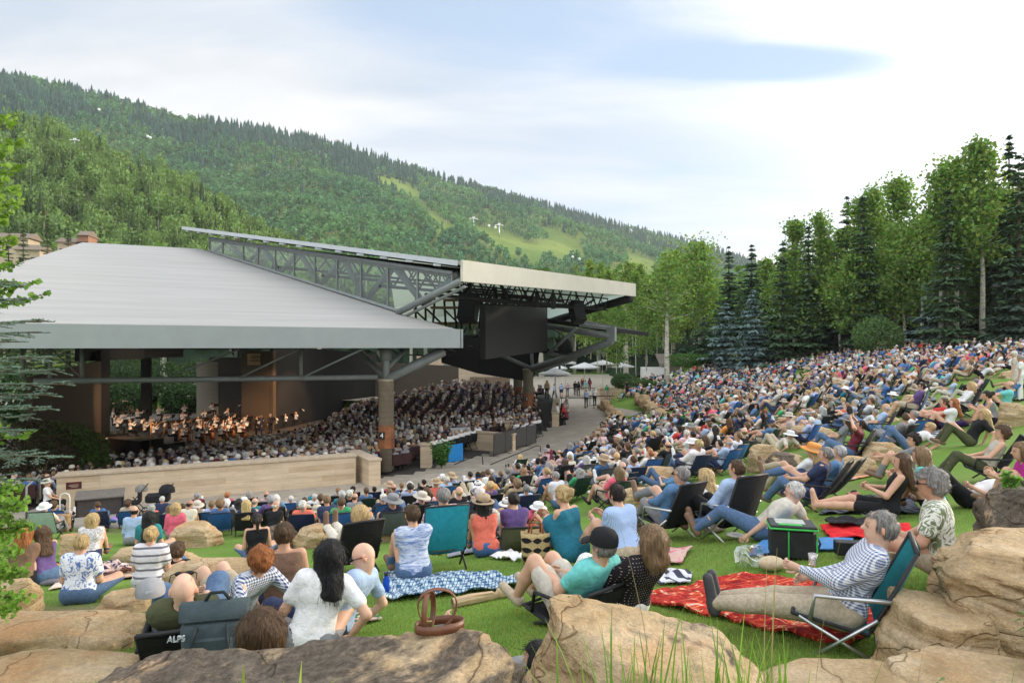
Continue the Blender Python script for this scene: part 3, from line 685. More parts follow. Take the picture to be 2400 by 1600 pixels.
for k in np.linspace(0.04, .97, 16):      # purlins below the soffit
    a = L0*(1-k)+R1*k; b2 = A*(1-k)+(E if k < .4 else E)*k; m.tube([a-[0, 0, .75], b2-[0, 0, .75]], .09, 4)
pp('purlin', m, M_dsteel)
# glazed truss between the two roofs
UL = np.array([-24.75, 52.5, 9.15]); P1 = np.array([-2.33, 30.84, 3.85]); P2 = np.array([7.57, 42.5, 3.85]); UR = np.array([-12.0, 66.0, 9.15])
dr = (P1-UL)
def on_line(u):
    k = (u-1200)/FPX; t = (k*UL[1]-UL[0])/(dr[0]-k*dr[1]); return t
def base_z(pt):
    tt = (pt[1]-E[1])/(R2[1]-E[1])
    if tt >= 0: return E[2]+(R2[2]-E[2])*tt
    s_ = (E[1]-pt[1])/(E[1]-30.84); return E[2]+(2.95-E[2])*s_
clus = [491, 522, 570, 605, 645, 689, 738, 790, 846, 909, 979, 1060]
wall_t = [on_line(u) for u in clus]
nrm = np.array([dr[1], -dr[0], 0])/np.hypot(dr[0], dr[1])
if nrm[1] > 0: nrm = -nrm
tops = []; bots = []
for t in wall_t:
    q = UL+dr*t; tops.append(q-[0, 0, .62]); bots.append(np.array([q[0], q[1], base_z(q)+.05]))
m = MB()
for a, b2 in zip(tops, bots): m.tube([a, b2], .06, 4)
m.tube([tops[0], tops[-1]], .12, 4); m.tube([UL+dr*wall_t[0]-[0, 0, .75], UL+dr*wall_t[-1]-[0, 0, .75]], .05, 4)
m.tube([bots[0], bots[-2]], .10, 4) if False else None
m.tube([bots[0], np.array([E[0], E[1], E[2]+.1])], .11, 4)
pp('clerestory_frame', m, M_steel)
for i in range(len(tops)-1):
    q = [bots[i], bots[i+1], tops[i+1], tops[i]]; gm = MB(); gm.add(np.array(q)-nrm*.02, [[0, 1, 2, 3]])
    pp('glass_pane', gm, M_glass)
m = MB()
for i in range(len(tops)-1):
    a, b2 = (tops[i], bots[i+1]) if i % 2 == 1 else (bots[i], tops[i+1])
    m.tube([a-nrm*.35, b2-nrm*.35], .12+.006*i, 8)
pp('truss_diagonal', m, M_steel, True)
m = MB(); m.tube([E+[0, 0, .05]+nrm*.1, [P1[0], P1[1], 2.95]], .17, 8); m.tube([E+[.15, -.1, -.25]+nrm*.1, [P1[0]+.2, P1[1], 2.7]], .08, 6); pp('raking_strut', m, M_steel, True)
# upper roof
ov = nrm*0.55
ur = MB(); ur.slab([UL+ov, P1+ov*0.2, P2, UR], .16); pp('upper_roof', ur, M_seam)
m = beamplate(UL+ov+[0, 0, .02], P1+ov*.3+[0, 0, .02], .24, .08, mat=M_lgrey); pp('upper_roof_edge', m, M_lgrey)
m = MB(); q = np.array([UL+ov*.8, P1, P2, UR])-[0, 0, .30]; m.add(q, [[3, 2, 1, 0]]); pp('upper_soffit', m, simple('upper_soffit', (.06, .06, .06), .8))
m = MB()
for k in range(15):
    t = (k+.5)/15; q = UL+ov*.9+dr*t; m.box(q-[0, 0, .30], (.07, .4, .10), rz=-.77)
pp('outrigger', m, M_lgrey)
pp('cream_fascia', beamplate(P1+[0, 0, .05], P2+[0, 0, .05], .97, .16, h2=.78), M_cream)
# far wing, lower roofs, struts round column 3
A2 = np.array([6.55, 45, 1.24]); E2 = np.array([2.55, 49, 2.0])
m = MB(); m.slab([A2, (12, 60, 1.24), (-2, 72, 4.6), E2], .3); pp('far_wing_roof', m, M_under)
m = beamplate(A2+[-1.8, 2.0, .35], A2+[0.05, 0, .05], .22, .2); pp('far_wing_edge', m, M_lgrey)
m = MB(); m.box(A2-[0.0, .1, .42], (.6, .25, .95), rz=R(-38)); pp('far_wing_fascia', m, M_fascia)
c3 = np.array([1.25, 53, -5.7])
m = MB()
m.tube([E2-[0.3, 0, .5], A2-[.1, 0, .55]], .22, 8); m.tube([c3+[.3, -.2, 4.0], PV(1330, 838, 49), A2-[0, 0, .9]], .27, 8)
m.tube([PV(1283, 830, 48), PV(1352, 768, 46.5)], .13, 6); m.tube([PV(1300, 772, 47), PV(1345, 800, 47)], .06, 6); m.tube([PV(1340, 775, 47), PV(1342, 815, 47)], .1, 6)
m.tube([PV(1262, 868, 55), PV(1345, 840, 57)], .2, 8); m.tube([PV(1290, 828, 56), PV(1350, 842, 57)], .18, 8); m.tube([PV(1310, 840, 56), PV(1312, 865, 56)], .1, 6)
m.tube([PV(1257, 868, 53), PV(1180, 835, 51)], .16, 8); m.tube([PV(1248, 865, 53), PV(1246, 828, 53)], .13, 8)
pp('branching_strut', m, M_steel, True)
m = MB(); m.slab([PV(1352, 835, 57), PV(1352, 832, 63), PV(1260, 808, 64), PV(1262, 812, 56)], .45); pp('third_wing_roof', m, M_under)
# far clerestory seen from below under the cream fascia
E3 = PV(1290, 752, 50); pp('far_chord', MB().tube([P2-[.2, 0, .85], np.array(E3)], .26, 8), M_dsteel, True); m = MB(); m.tube([PV(1300, 756, 50), PV(1395, 700, 45)], .09, 6)
for k in (0.2, 0.45, 0.7): a = P2*(1-k)+UR*k; m.tube([a-[0, 0, .5], np.array(E3)*(1-k)+np.array([-10, 62, 6.5])*k], .12, 6)
pp('far_truss', m, M_dsteel, True)
m = MB(); m.add([P2-[0, 0, .5], np.array(E3), np.array([-10.5, 62, 2.2]), UR-[0, 0, .5]], [[0, 1, 2, 3]]); pp('far_glass_pane', m, M_skyglass)
# roof trusses, catwalks and rigging under the upper roof
m = MB(); rs = random.Random(4)
def lattice(m, a, b, hgt, n, r=.05):
    a = np.array(a); b = np.array(b); z = np.array([0, 0, hgt]); m.tube([a, b], r, 5); m.tube([a-z, b-z], r, 5)
    for i in range(n):
        p = a+(b-a)*i/n; q = a+(b-a)*(i+1)/n; mid = (p+q)/2-z; m.tube([p, mid], r*.7, 4); m.tube([mid, q], r*.7, 4)
lattice(m, P(1085, 668, 35), P(1425, 700, 44), .75, 16, .05); lattice(m, P(1110, 690, 37), P(1360, 705, 44), .5, 22, .04)
lattice(m, P(1085, 680, 45), P(1290, 700, 50), .9, 14, .07)
for i, u in enumerate((1160, 1182, 1258, 1296)): m.tube([P(u, 672+i*5, 38), P(u, 715+i*3, 38)], .13, 5)
for k in (.45, .62, .8, .92): a = UL*(1-k)+P1*k; b2 = UR*(1-k)+P2*k; lattice(m, a-[0, 0, .6], b2-[0, 0, .6], 1.2, 9, .09)
pp('roof_truss', m, M_dsteel)
m = MB()
for (v, D, u0, u1) in ((703, 42, 1040, 1100), (721, 43, 1010, 1130), (758, 44, 960, 1135)):
    m.box((np.array(P(u0, v, D))+np.array(P(u1, v, D)))/2, ((u1-u0)/FPX*D, .5, .14))
pp('catwalk', m, simple('catwalk', (.25, .17, .09), .7))
m = MB()
for u in np.arange(975, 1135, 22): m.tube([P(u, 700, 43), P(u+rs.randint(-8, 8), 770, 43)], .07, 4)
for u in (970, 1000, 1040, 1080): m.tube([P(u, 724, 44), P(u+34, 757, 44)], .06, 4)
for i in range(26): u = rs.uniform(1000, 1130); v = rs.uniform(765, 840); m.tube([P(u, v, rs.uniform(48, 56)), P(u+rs.uniform(-60, 60), v+rs.uniform(-14, 14), rs.uniform(48, 60))], .05, 4)
pp('rigging', m, M_dsteel)
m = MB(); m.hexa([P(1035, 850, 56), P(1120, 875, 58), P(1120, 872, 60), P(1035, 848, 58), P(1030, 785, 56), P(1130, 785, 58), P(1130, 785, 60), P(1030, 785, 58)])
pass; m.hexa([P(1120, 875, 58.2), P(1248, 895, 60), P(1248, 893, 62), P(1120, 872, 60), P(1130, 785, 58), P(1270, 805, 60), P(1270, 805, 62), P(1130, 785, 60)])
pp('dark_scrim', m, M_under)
# lower truss along the front: horizontal tube, posts, diagonals
c4 = np.array(P(905, 812, 31.3)); c4[2] = -5.7
m = MB(); m.tube([P(80, 893, 28), P(885, 884, 31.3)], .12, 8)
for u, D in ((52, 27.5), (117, 28), (192, 28.6), (705, 30.6)): m.tube([P(u, 815, D), P(u, 886, D)], .09, 6)
for (u0, u1) in ((192, 120), (560, 700), (705, 850), (390, 560)): m.tube([P(u0, 886, 29.5), P(u1, 818, 29.5)], .04, 6)
pp('lower_truss', m, M_steel, True)
m = MB(); t4 = c4+[0, 0, 4.2]
m.tube([c4+[0, 0, 4.0], c4+[0, 0, 5.6]], .17, 8); m.tube([t4+[.1, 0, 0], P(1040, 822, 32)], .24, 8); m.tube([t4+[0.05, 0, .45], P(948, 822, 31.8)], .1, 8)
m.tube([t4+[-.1, 0, .5], P(893, 820, 31.8)], .07, 6); m.tube([P(905, 845, 31.4), P(905, 815, 31.4)], .28, 8); m.tube([t4+[0, 0, .1], t4+[-3, 6, 1.6]], .15, 6)
pp('branching_strut', m, M_steel, True)
# columns
def digit_mesh(ch, size):
    cu = bpy.data.curves.new('txt', 'FONT'); cu.body = ch; cu.size = size; cu.extrude = .01; cu.align_x = 'CENTER'; cu.align_y = 'CENTER'
    o = bpy.data.objects.new('txt', cu); COL.objects.link(o); dg = bpy.context.evaluated_depsgraph_get()
    me = bpy.data.meshes.new_from_object(o.evaluated_get(dg)); bpy.data.objects.remove(o); return me
def text(name, body, size, mat, loc, rz, parent=None, tilt=90, ext=None):
    me = digit_mesh(body, size); me.materials.clear(); me.materials.append(mat); o = link(name, me, parent); o.location = loc; o.rotation_euler = (R(tilt), 0, rz); return o
def conccol_fn(t, b):
    g = t.new('ShaderNodeTexCoord').outputs['Object']; sp = t.new('ShaderNodeSeparateXYZ', i_0=g)
    ribs = t.math('SINE', t.math('MULTIPLY', sp.outputs[2], 26)); n = t.noise(g, 3, 6, .65)
    c = t.ramp(n, [(.3, (.27, .225, .165)), (.7, (.38, .33, .25))]); c = t.mix(t.math('MULTIPLY', t.math('GREATER_THAN', ribs, .9), .4), c, (.2, .165, .12, 1))
    t.link(c, b.inputs['Base Color']); b.inputs['Roughness'].default_value = .9
M_col = material('column_stone', conccol_fn)
def column(c, r, h, ch, tz, label):
    e = empty('column', c, 0, label, 'column', 'round stone columns carrying the roof')
    MB().lathe([(0, 0), (r*.8, 0), (r*.8, tz), (r, tz), (r, h), (r*1.08, h), (r*1.08, h+.12), (0, h+.12)], n=28).build('shaft', M_col, e, True)
    MB().lathe([(r*1.02, tz), (r*1.1, tz+.02), (r*1.1, tz+1.05), (r*1.02, tz+1.07)], n=8).build('copper_band', M_copper, e)
    if ch:
        b_ = MB().box((-.12, -r*1.12, tz+.62), (.26, .06, .32)).build('number_plate', M_black, e)
        text('number', ch, .3, M_white, (-.12, -r*1.12-.035, tz+.62), 0, b_)
column(c4, .345, 4.1, '4', 1.05, 'stone column with a copper band and number 4 beside the low wall')
column(c3, .40, 3.85, '3', 1.05, 'stone column with a copper band and number 3 beside the walkway')
column(np.array(P(1214, 812, 60))*[1, 1, 0]+[0, 0, -5.6], .40, 3.9, None, 1.0, 'shaded stone column just behind the column numbered 3')
# big screen
e = empty('video_screen', P(1210, 842, 44), 0, 'large blank black video screen hanging under the upper roof', 'screen')
q = [P(1138, 842, 40), P(1283, 822, 48), P(1283, 822, 48)+[-.35, .45, 0], P(1138, 842, 40)+[-.35, .45, 0], P(1138, 712, 40), P(1283, 716, 48), P(1283, 716, 48)+[-.35, .45, 0], P(1138, 712, 40)+[-.35, .45, 0]]
o = MB().hexa(q).build('cabinet', simple('screen_face', (.035, .033, .034), .5, spec=.5), e); o.matrix_parent_inverse = Matrix.Translation(-e.location)
m = MB(); m.tube([P(1150, 712, 40.5), P(1150, 690, 40.5)], .05, 5); m.tube([P(1270, 716, 47), P(1270, 690, 47)], .05, 5); lattice(m, P(1138, 706, 40.6), P(1283, 710, 48.4), .25, 18, .03)
o = m.build('hanging_frame', M_dsteel, e); o.matrix_parent_inverse = Matrix.Translation(-e.location)
def line_array(u, v0, v1, D, wd, ry, label):
    top = np.array(P(u, v0, D)); H = (v1-v0)/FPX*D; e = empty('line_array', top-[0, 0, H], ry, label, 'loudspeaker', 'hanging loudspeaker arrays'); n = 9
    for i in range(n):
        k = i/(n-1); m = MB(); m.box((0, 0, 0), (wd, .6, H/n*.92), M=Matrix.Rotation(-.12-.42*k*k, 3, 'X')); o = m.build('loudspeaker_box', M_black, e, loc=(0, -.35*k*k, H*(1-(i+.5)/n)))
    MB().tube([(0, 0, H), (0, 0, H+.9)], .04, 5).build('hanging_bar', M_dsteel, e)
line_array(1100, 690, 752, 37, 1.0, -.3, 'curved black loudspeaker stack left of the video screen')
line_array(1350, 706, 755, 42, .8, .5, 'curved black loudspeaker stack right of the video screen')
line_array(1318, 795, 826, 49, .7, .5, 'small loudspeaker stack under the lower canopy right of the screen')

# stage and its surroundings
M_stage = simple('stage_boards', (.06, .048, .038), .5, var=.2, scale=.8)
st = MB(); fl = [(-28.5, 44.5), (-20.3, 52.0), (-17.6, 60), (-18.6, 67.8), (-24, 78), (-47, 74), (-42, 50)]
pts = np.array([(x, y, -7.4) for x, y in fl]); st.slab(pts, 1.2)
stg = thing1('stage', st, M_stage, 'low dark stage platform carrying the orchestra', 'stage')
def wallq(name, u0, D0, u1, D1, v0a, v0b, vb, mat, parent=None, label=None, th=.3):
    a = np.array(P(u0, v0a, D0)); b2 = np.array(P(u1, v0b, D1)); zb = vb if vb < 0 else None
    d = (b2-a)[:2]; d /= np.linalg.norm(d); n = np.array([-d[1], d[0], 0])*th
    if n[1] < 0: n = -n
    aa = a.copy(); bb = b2.copy(); aa[2] = bb[2] = vb
    return pp(name, MB().hexa([aa, bb, bb+n, aa+n, a, b2, b2+n, a+n]), mat, parent=parent or pav, label=label)
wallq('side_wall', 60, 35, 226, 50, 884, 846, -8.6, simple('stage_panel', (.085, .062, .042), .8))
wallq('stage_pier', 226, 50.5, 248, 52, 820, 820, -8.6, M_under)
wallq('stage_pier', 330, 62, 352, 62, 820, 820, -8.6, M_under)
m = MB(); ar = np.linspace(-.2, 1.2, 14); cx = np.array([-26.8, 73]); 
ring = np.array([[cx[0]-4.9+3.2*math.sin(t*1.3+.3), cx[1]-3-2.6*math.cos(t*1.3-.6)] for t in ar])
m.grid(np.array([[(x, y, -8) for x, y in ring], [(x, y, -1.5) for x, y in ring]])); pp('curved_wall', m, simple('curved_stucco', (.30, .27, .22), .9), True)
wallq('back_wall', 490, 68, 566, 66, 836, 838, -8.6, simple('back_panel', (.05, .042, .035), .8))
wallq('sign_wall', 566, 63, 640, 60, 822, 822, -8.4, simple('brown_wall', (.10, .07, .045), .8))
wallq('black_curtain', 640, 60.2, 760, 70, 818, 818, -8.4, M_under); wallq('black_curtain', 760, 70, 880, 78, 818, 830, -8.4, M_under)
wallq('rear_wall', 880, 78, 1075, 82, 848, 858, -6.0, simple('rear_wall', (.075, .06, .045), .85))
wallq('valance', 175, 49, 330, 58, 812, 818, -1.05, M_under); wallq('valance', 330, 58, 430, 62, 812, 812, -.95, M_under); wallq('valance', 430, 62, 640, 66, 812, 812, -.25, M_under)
sgn = empty('hall_sign', P(606, 842, 61.2), 0, 'dim tan sign with two lines of capitals on the brown wall above the orchestra', 'sign')
MB().box((0, 0, 0), (2.0, .06, 1.0)).build('sign_board', simple('sign_board', (.62, .44, .26), .8), sgn)
text('lettering', 'GERALD', .42, M_black, (.1, -.05, .22), 0, sgn); text('lettering', 'AMPHITHEATER', .215, M_black, (0.05, -.05, -.12), 0, sgn)
text('lettering', 'The Award Pavilion', .12, M_black, (.1, -.05, -.36), 0, sgn) if False else None
# stage lights: a rail of small warm lamps above the orchestra
for i, (x, y, z, tx, ty) in enumerate([(-21, 50, .2, -24, 58), (-15, 60, .6, -21, 64), (-25, 45, .2, -30, 54), (-18, 54, .4, -23, 61)]):
    e = empty('stage_light', (x, y, z), 0, 'stage spotlight number on the dark truss above the orchestra'.replace('number ', ('nearest ', 'rightmost ', 'leftmost ', 'second rightmost ')[i]), 'spotlight', 'spotlights over the stage')
    dirv = Vector((tx-x, ty-y, -7-z)); qz = dirv.to_track_quat('-Z', 'Y')
    MB().lathe([(0, .3), (.12, .3), (.16, 0), (.0, .02)], n=12, M=qz.to_matrix()).build('lamp_body', M_black, e)
    ld = bpy.data.lights.new('lamp', 'SPOT'); lo = bpy.data.objects.new('lamp', ld); COL.objects.link(lo); lo.parent = e
    lo.rotation_mode = 'QUATERNION'; lo.rotation_quaternion = qz; ld.energy = 2300; ld.color = (1.0, .62, .36); ld.spot_size = R(50); ld.spot_blend = .6; ld.shadow_soft_size = .3
    lo.location = dirv.normalized()*.1

# ------------------------------------------------------------------ low walls, rails, plaza furniture
def mwall(name, p, q, h, th, label, cat='wall', base=None, cap=True, group=None):
    p = np.array(p, float); q = np.array(q, float); d = q-p; Ln = np.hypot(d[0], d[1]); rz = math.atan2(d[1], d[0]); zb = p[2] if base is None else base
    e = empty(name, (p[0], p[1], zb), rz, label, cat, group)
    MB().box((Ln/2, th/2, h/2-.15), (Ln, th, h+.3)).build('stonework', M_mason, e)
    if cap: MB().box((Ln/2, th/2, h+.05), (Ln+.08, th+.1, .1)).build('coping', simple('coping_stone', (.50, .40, .29), .85), e, bevel=.01)
    return e
mwall('stone_wall', (-15.95, 23.9, PLZ), (-6.5, 28.4, PLZ), 1.12, .55, 'long low sandstone block wall in front of the covered seats')
mwall('stone_wall', (-6.35, 29.6, PLZ), (-5.62, 27.6, PLZ), 1.05, .45, 'short sandstone wall stub at the foot of the column numbered 4') if False else None
mwall('stone_wall', (-7.3, 30.3, PLZ), (-5.85, 27.9, PLZ), 1.0, .5, 'short sandstone return wall left of the column numbered 4')
mwall('stone_pier', P(985, 1110, 33)*[1,1,0]+[0,0,PLZ], P(1010, 1110, 33)*[1,1,0]+[0,0,PLZ], .9, .6, 'small sandstone pier right of the column numbered 4', 'pier')
mwall('stone_wall', (0.2, 37.5, -6.0), (-3.2, 39.3, -6.0), 1.15, .3, 'sandstone parapet round the sound desk')
mwall('stone_pier', P(1183, 1010, 42.5)*[1,1,0]+[0,0,PLZ], P(1196, 1010, 42.5)*[1,1,0]+[0,0,PLZ], .95, .4, 'slim stone pier behind the black barrier', 'pier')
mwall('stone_wall', (3.35, 48.6, PLZ), (4.3, 62, PLZ), .95, .5, 'long counter-topped wall along the left side of the walkway')
# barrier of dark mesh panels
M_mesh = simple('dark_mesh_fabric', (.075, .068, .062), .85, var=.1)
e = empty('barrier', (-.95, 35.4, PLZ), math.atan2(4.6, 2.3), 'dark mesh barrier of four panels closing off the sound desk', 'barrier')
for i in range(4):
    pn = MB().box((i*1.32+.66, 0, .62), (1.27, .03, 1.05)).build('mesh_panel', M_mesh, e)
    MB().tube([(i*1.32, 0, 0), (i*1.32, 0, 1.18), (i*1.32+1.3, 0, 1.18), (i*1.32+1.3, 0, 0)], .02, 6).build('frame', M_dsteel, e)
    MB().box((i*1.32+.1, 0, .01), (.06, .6, .02)).build('foot', M_dsteel, e)
def rail(name, pts, r, label, posts=None, mat=M_dsteel):
    e = empty(name, pts[0], 0, label, 'handrail'); p0 = np.array(pts[0], float)
    MB().tube([np.array(p, float)-p0 for p in pts], r, 8).build('rail_tube', mat, e, True)
    for q in posts or []: q = np.array(q, float)-p0; MB().tube([q, q-[0, 0, .9]], r, 6).build('post', mat, e, True)
    return e
rail('handrail', [P(1150, 1088, 31), P(1258, 1044, 34), P(1266, 1045, 34), P(1268, 1068, 34)], .025, 'dark handrail rising beside the walkway, right one of two')
rail('handrail', [P(1065, 1088, 32), P(1122, 1065, 33), P(1130, 1067, 33), P(1132, 1088, 33)], .025, 'dark handrail beside the potted shrub, left one of two')
rail('handrail', [P(62, 1215, 20.5), P(62, 1140, 20.5), P(92, 1113, 21.5), P(94, 1170, 21.5)], .03, 'grey steel handrail left of the low wall by the man in the cowboy hat', mat=M_steel)
rail('handrail', [P(10, 1175, 19), P(10, 1120, 19), P(14, 1118, 19)], .03, 'short steel rail at the left edge behind the spruce', mat=M_steel)
rail('handrail', [P(1440, 994, 40), P(1500, 968, 45), P(1585, 940, 52)], .025, 'long thin handrail climbing the lawn steps by the walkway', posts=[P(1440, 994, 40), P(1500, 968, 45)])
# black crowd-control belt on the walkway
e = empty('belt_barrier', P(1315, 946, 66)*[1,1,0]+[0,0,PLZ], 0, 'black belt barrier stretched across the far walkway', 'barrier')
pb = [np.array(P(u, 0, 63))*[1,1,0]+[0,0,PLZ] for u in (1290, 1316, 1372, 1392)]; o0 = np.array(e.location)
for q in pb: MB().tube([q-o0, q-o0+[0, 0, 1.0]], .03, 6).lathe([(0, .03), (.17, .02), (.17, 0)], c=q-o0).build('post', M_black, e)
MB().tube([q-o0+[0, 0, .95] for q in pb], .03, 4).build('belt', M_black, e)
# sound desk, tables
def table(name, loc, size, rz, mat, label, cat='table', h=.75, group=None):
    e = empty(name, loc, rz, label, cat, group); MB().box((0, 0, h-.02), (size[0], size[1], .04)).build('table_top', mat, e, bevel=.005)
    for sx in (-1, 1):
        for sy in (-1, 1): MB().tube([(sx*size[0]*.44, sy*size[1]*.4, 0), (sx*size[0]*.46, sy*size[1]*.42, h-.04)], .02, 6).build('leg', M_dsteel, e)
    return e
e = empty('sound_desk', P(1095, 1020, 39)*[1,1,0]+[0,0,-6.0], .3, 'pale sloping sound mixing desk behind the mesh barrier', 'mixing desk')
MB().hexa([(-.9,-.4,.9),(.9,-.4,.9),(.9,.4,1.1),(-.9,.4,1.1),(-.9,-.4,1.0),(.9,-.4,1.0),(.9,.4,1.35),(-.9,.4,1.35)]).build('control_surface', M_lgrey, e)
MB().box((0, .1, .45), (1.6, .5, .9)).build('desk_body', M_black, e)
e = empty('bench_table', P(235, 1178, 23.3)*[1,1,0]+[0,0,PLZ], R(26), 'dark plank side table with a sloping top against the low sandstone wall', 'table')
MB().hexa([(-.72,-.35,.58),(.72,-.35,.58),(.72,.3,.74),(-.72,.3,.74),(-.72,-.35,.62),(.72,-.35,.62),(.72,.3,.78),(-.72,.3,.78)]).build('table_top', simple('grey_planks', (.17, .15, .13), .8), e)
MB().box((0, -.1, .29), (1.3, .35, .56)).build('cabinet_body', simple('dark_planks', (.07, .06, .055), .8), e)
for sx in (-.68, .68): MB().box((sx, -.05, .29), (.05, .5, .56)).build('side_panel', M_black, e)
e = empty('wall_plaque', P(174, 1136, 23.6), R(26), 'small dark red plaque with pale lines of lettering on the low sandstone wall', 'sign')
MB().box((0, -.1, 0), (.46, .04, .24)).build('plate', simple('maroon', (.09, .02, .02), .5), e)
for k, (tt, s_) in enumerate((('PLEASE KEEP', .05), ('THIS AREA CLEAR', .045))):
    pass
MB().box((0, -.125, .03), (.26, .01, .012)).box((0, -.125, -.01), (.30, .01, .012)).box((.02, -.125, -.05), (.2, .01, .012)).build('lettering_line', M_tan, e)
def umbrella(u, v, D, r, label):
    h = 2.3; p = np.array(P(u, v, D)); gz = p[2]-h; e = empty('patio_umbrella', (p[0], p[1], gz), 0, label, 'umbrella', 'white patio umbrellas beyond the walkway')
    m = MB(); n = 8; V = [[0, 0, h+.55]]+[[r*math.cos(6.283*k/n), r*math.sin(6.283*k/n), h] for k in range(n)]+[[r*math.cos(6.283*k/n), r*math.sin(6.283*k/n), h-.15] for k in range(n)]
    m.add(V, [[1+k, n+1+k, n+1+(k+1) % n, 1+(k+1) % n] for k in range(n)], [[0, 1+k, 1+(k+1) % n] for k in range(n)]); m.build('canopy', simple('umbrella_cloth', (.55, .56, .55), .85), e)
    MB().tube([(0, 0, min(0, PLZ-gz)), (0, 0, h+.5)], .04, 6).build('pole', M_alu, e)
for a in [(1302,875,66,1.5,'white patio umbrella nearest the column numbered 3'),(1300,862,80,1.5,'white patio umbrella half hidden behind the roof strut'),(1370,860,78,1.7,'white patio umbrella centred over the bar tables'),
          (1412,852,95,1.8,'white patio umbrella highest among the aspens'),(1455,858,95,1.9,'white patio umbrella rightmost among the aspens'),(1325,850,100,1.6,'white patio umbrella farthest back under the third canopy')]: umbrella(*a)
# white shed with a grey roof among the aspens
e = empty('shed', P(1555, 888, 92)*[1,1,0]+[0,0,-5.2], -.1, 'small white shed with a grey roof behind the bare-trunked aspen', 'shed')
MB().box((-1.3, 0, 1.2), (3.2, 4, 2.4)).build('wall', M_white, e); MB().box((1.6, 2, 1.5), (3.4, 4, 3.0)).build('side_building', simple('shed_grey', (.3, .27, .22), .9), e)
MB().hexa([(-.6,-.6,2.8),(3.8,-.6,2.8),(3.8,4.4,4.0),(-.6,4.4,4.0),(-.6,-.6,3.0),(3.8,-.6,3.0),(3.8,4.4,4.2),(-.6,4.4,4.2)]).build('roof', simple('shingle', (.30, .25, .22), .9), e)
# tan building behind the seats and houses by the left hill
e = empty('building', P(1065, 900, 86)*[1,1,0]+[0,0,-5.0], 0, 'tan stucco building wall with a grey window behind the covered seats', 'building')
MB().box((0, 1, 1.6), (9.5, 2, 4.6)).build('wall', M_tan, e)
f = MB().box((-.6, -.05, 1.7), (1.5, .12, 2.2)).build('window', M_steel, e)
MB().box((4.5, -.6, .2), (5, .5, 2.0)).build('low_wall', M_brown, e)
for i, (u, v, D, sx, h, lb) in enumerate([(45, 562, 140, 5.5, 7, 'tan house with a low gable roof behind the leaves at the left edge'), (80, 590, 130, 4, 5, 'lower tan house wing with a pale wall left of the roof peak'), (206, 556, 150, 2.0, 5, 'brick chimney block standing above the roof peak'), (168, 572, 150, 3.6, 4, 'brown roofed house just left of the brick block')]):
    p = np.array(P(u, v, D)); e = empty('house', p-[0, 0, h+8], .2, lb, 'house')
    MB().box((0, 0, (h+8)/2), (sx, 5, h+8)).build('wall', simple('red_brick', (.34, .17, .11), .9) if i == 2 else M_tan, e)
    MB().hexa([(-sx*.6,-3,h+8),(sx*.6,-3,h+8),(sx*.6,3,h+8.0),(-sx*.6,3,h+8.0),(-sx*.6,-.2,h+9.3),(sx*.6,-.2,h+9.3),(sx*.6,.2,h+9.3),(-sx*.6,.2,h+9.3)]).build('roof', simple('house_roof', (.22, .17, .13), .9), e)
    for k in (-1, 1): MB().box((k*sx*.25, -2.52, h+6), (.9, .1, 1.3)).build('window', M_dsteel, e)
# ------------------------------------------------------------------ implicit surfaces
def surface_nets(Fd, org, h):
    s = Fd < 0; nx, ny, nz = Fd.shape
    cnt = np.zeros((nx-1, ny-1, nz-1), np.int8); acc = np.zeros((nx-1, ny-1, nz-1, 3), np.float32)
    offs = [(0,0,0),(1,0,0),(0,1,0),(1,1,0),(0,0,1),(1,0,1),(0,1,1),(1,1,1)]
    def sub(a, o): return a[o[0]:nx-1+o[0], o[1]:ny-1+o[1], o[2]:nz-1+o[2]]
    for ax in range(3):
        for o in offs:
            if o[ax]: continue
            o2 = list(o); o2[ax] = 1
            fa, fb = sub(Fd, o), sub(Fd, o2); cr = (fa < 0) != (fb < 0)
            idx = np.nonzero(cr)
            t = fa[idx]/(fa[idx]-fb[idx])
            p = np.array([o]*len(t), np.float32).reshape(-1, 3); p[:, ax] = t
            acc[idx] += p; cnt[idx] += 1
    act = cnt > 0; ids = np.full(act.shape, -1, np.int64); I = np.nonzero(act); ids[I] = np.arange(len(I[0]))
    V = (acc[I]/cnt[I][:, None]+np.stack(I, 1))*h+org
    Q = []
    for ax in range(3):
        b, c = (ax+1) % 3, (ax+2) % 3
        sl0 = [slice(1, -1)]*3; sl0[ax] = slice(0, -1); sl1 = list(sl0); sl1[ax] = slice(1, None)
        a0 = s[tuple(sl0)]; a1 = s[tuple(sl1)]
        for flip in (False, True):
            e = np.nonzero((a0 & ~a1) if not flip else (~a0 & a1))
            if not len(e[0]): continue
            g = [e[0]+(0 if ax == 0 else 1), e[1]+(0 if ax == 1 else 1), e[2]+(0 if ax == 2 else 1)]
            def cell(db, dc):
                q = [g[0].copy(), g[1].copy(), g[2].copy()]; q[b] = q[b]-db; q[c] = q[c]-dc; return ids[q[0], q[1], q[2]]
            quad = [cell(1, 1), cell(0, 1), cell(0, 0), cell(1, 0)]
            if flip: quad = quad[::-1]
            Q.append(np.stack(quad, 1))
    return V, np.vstack(Q)
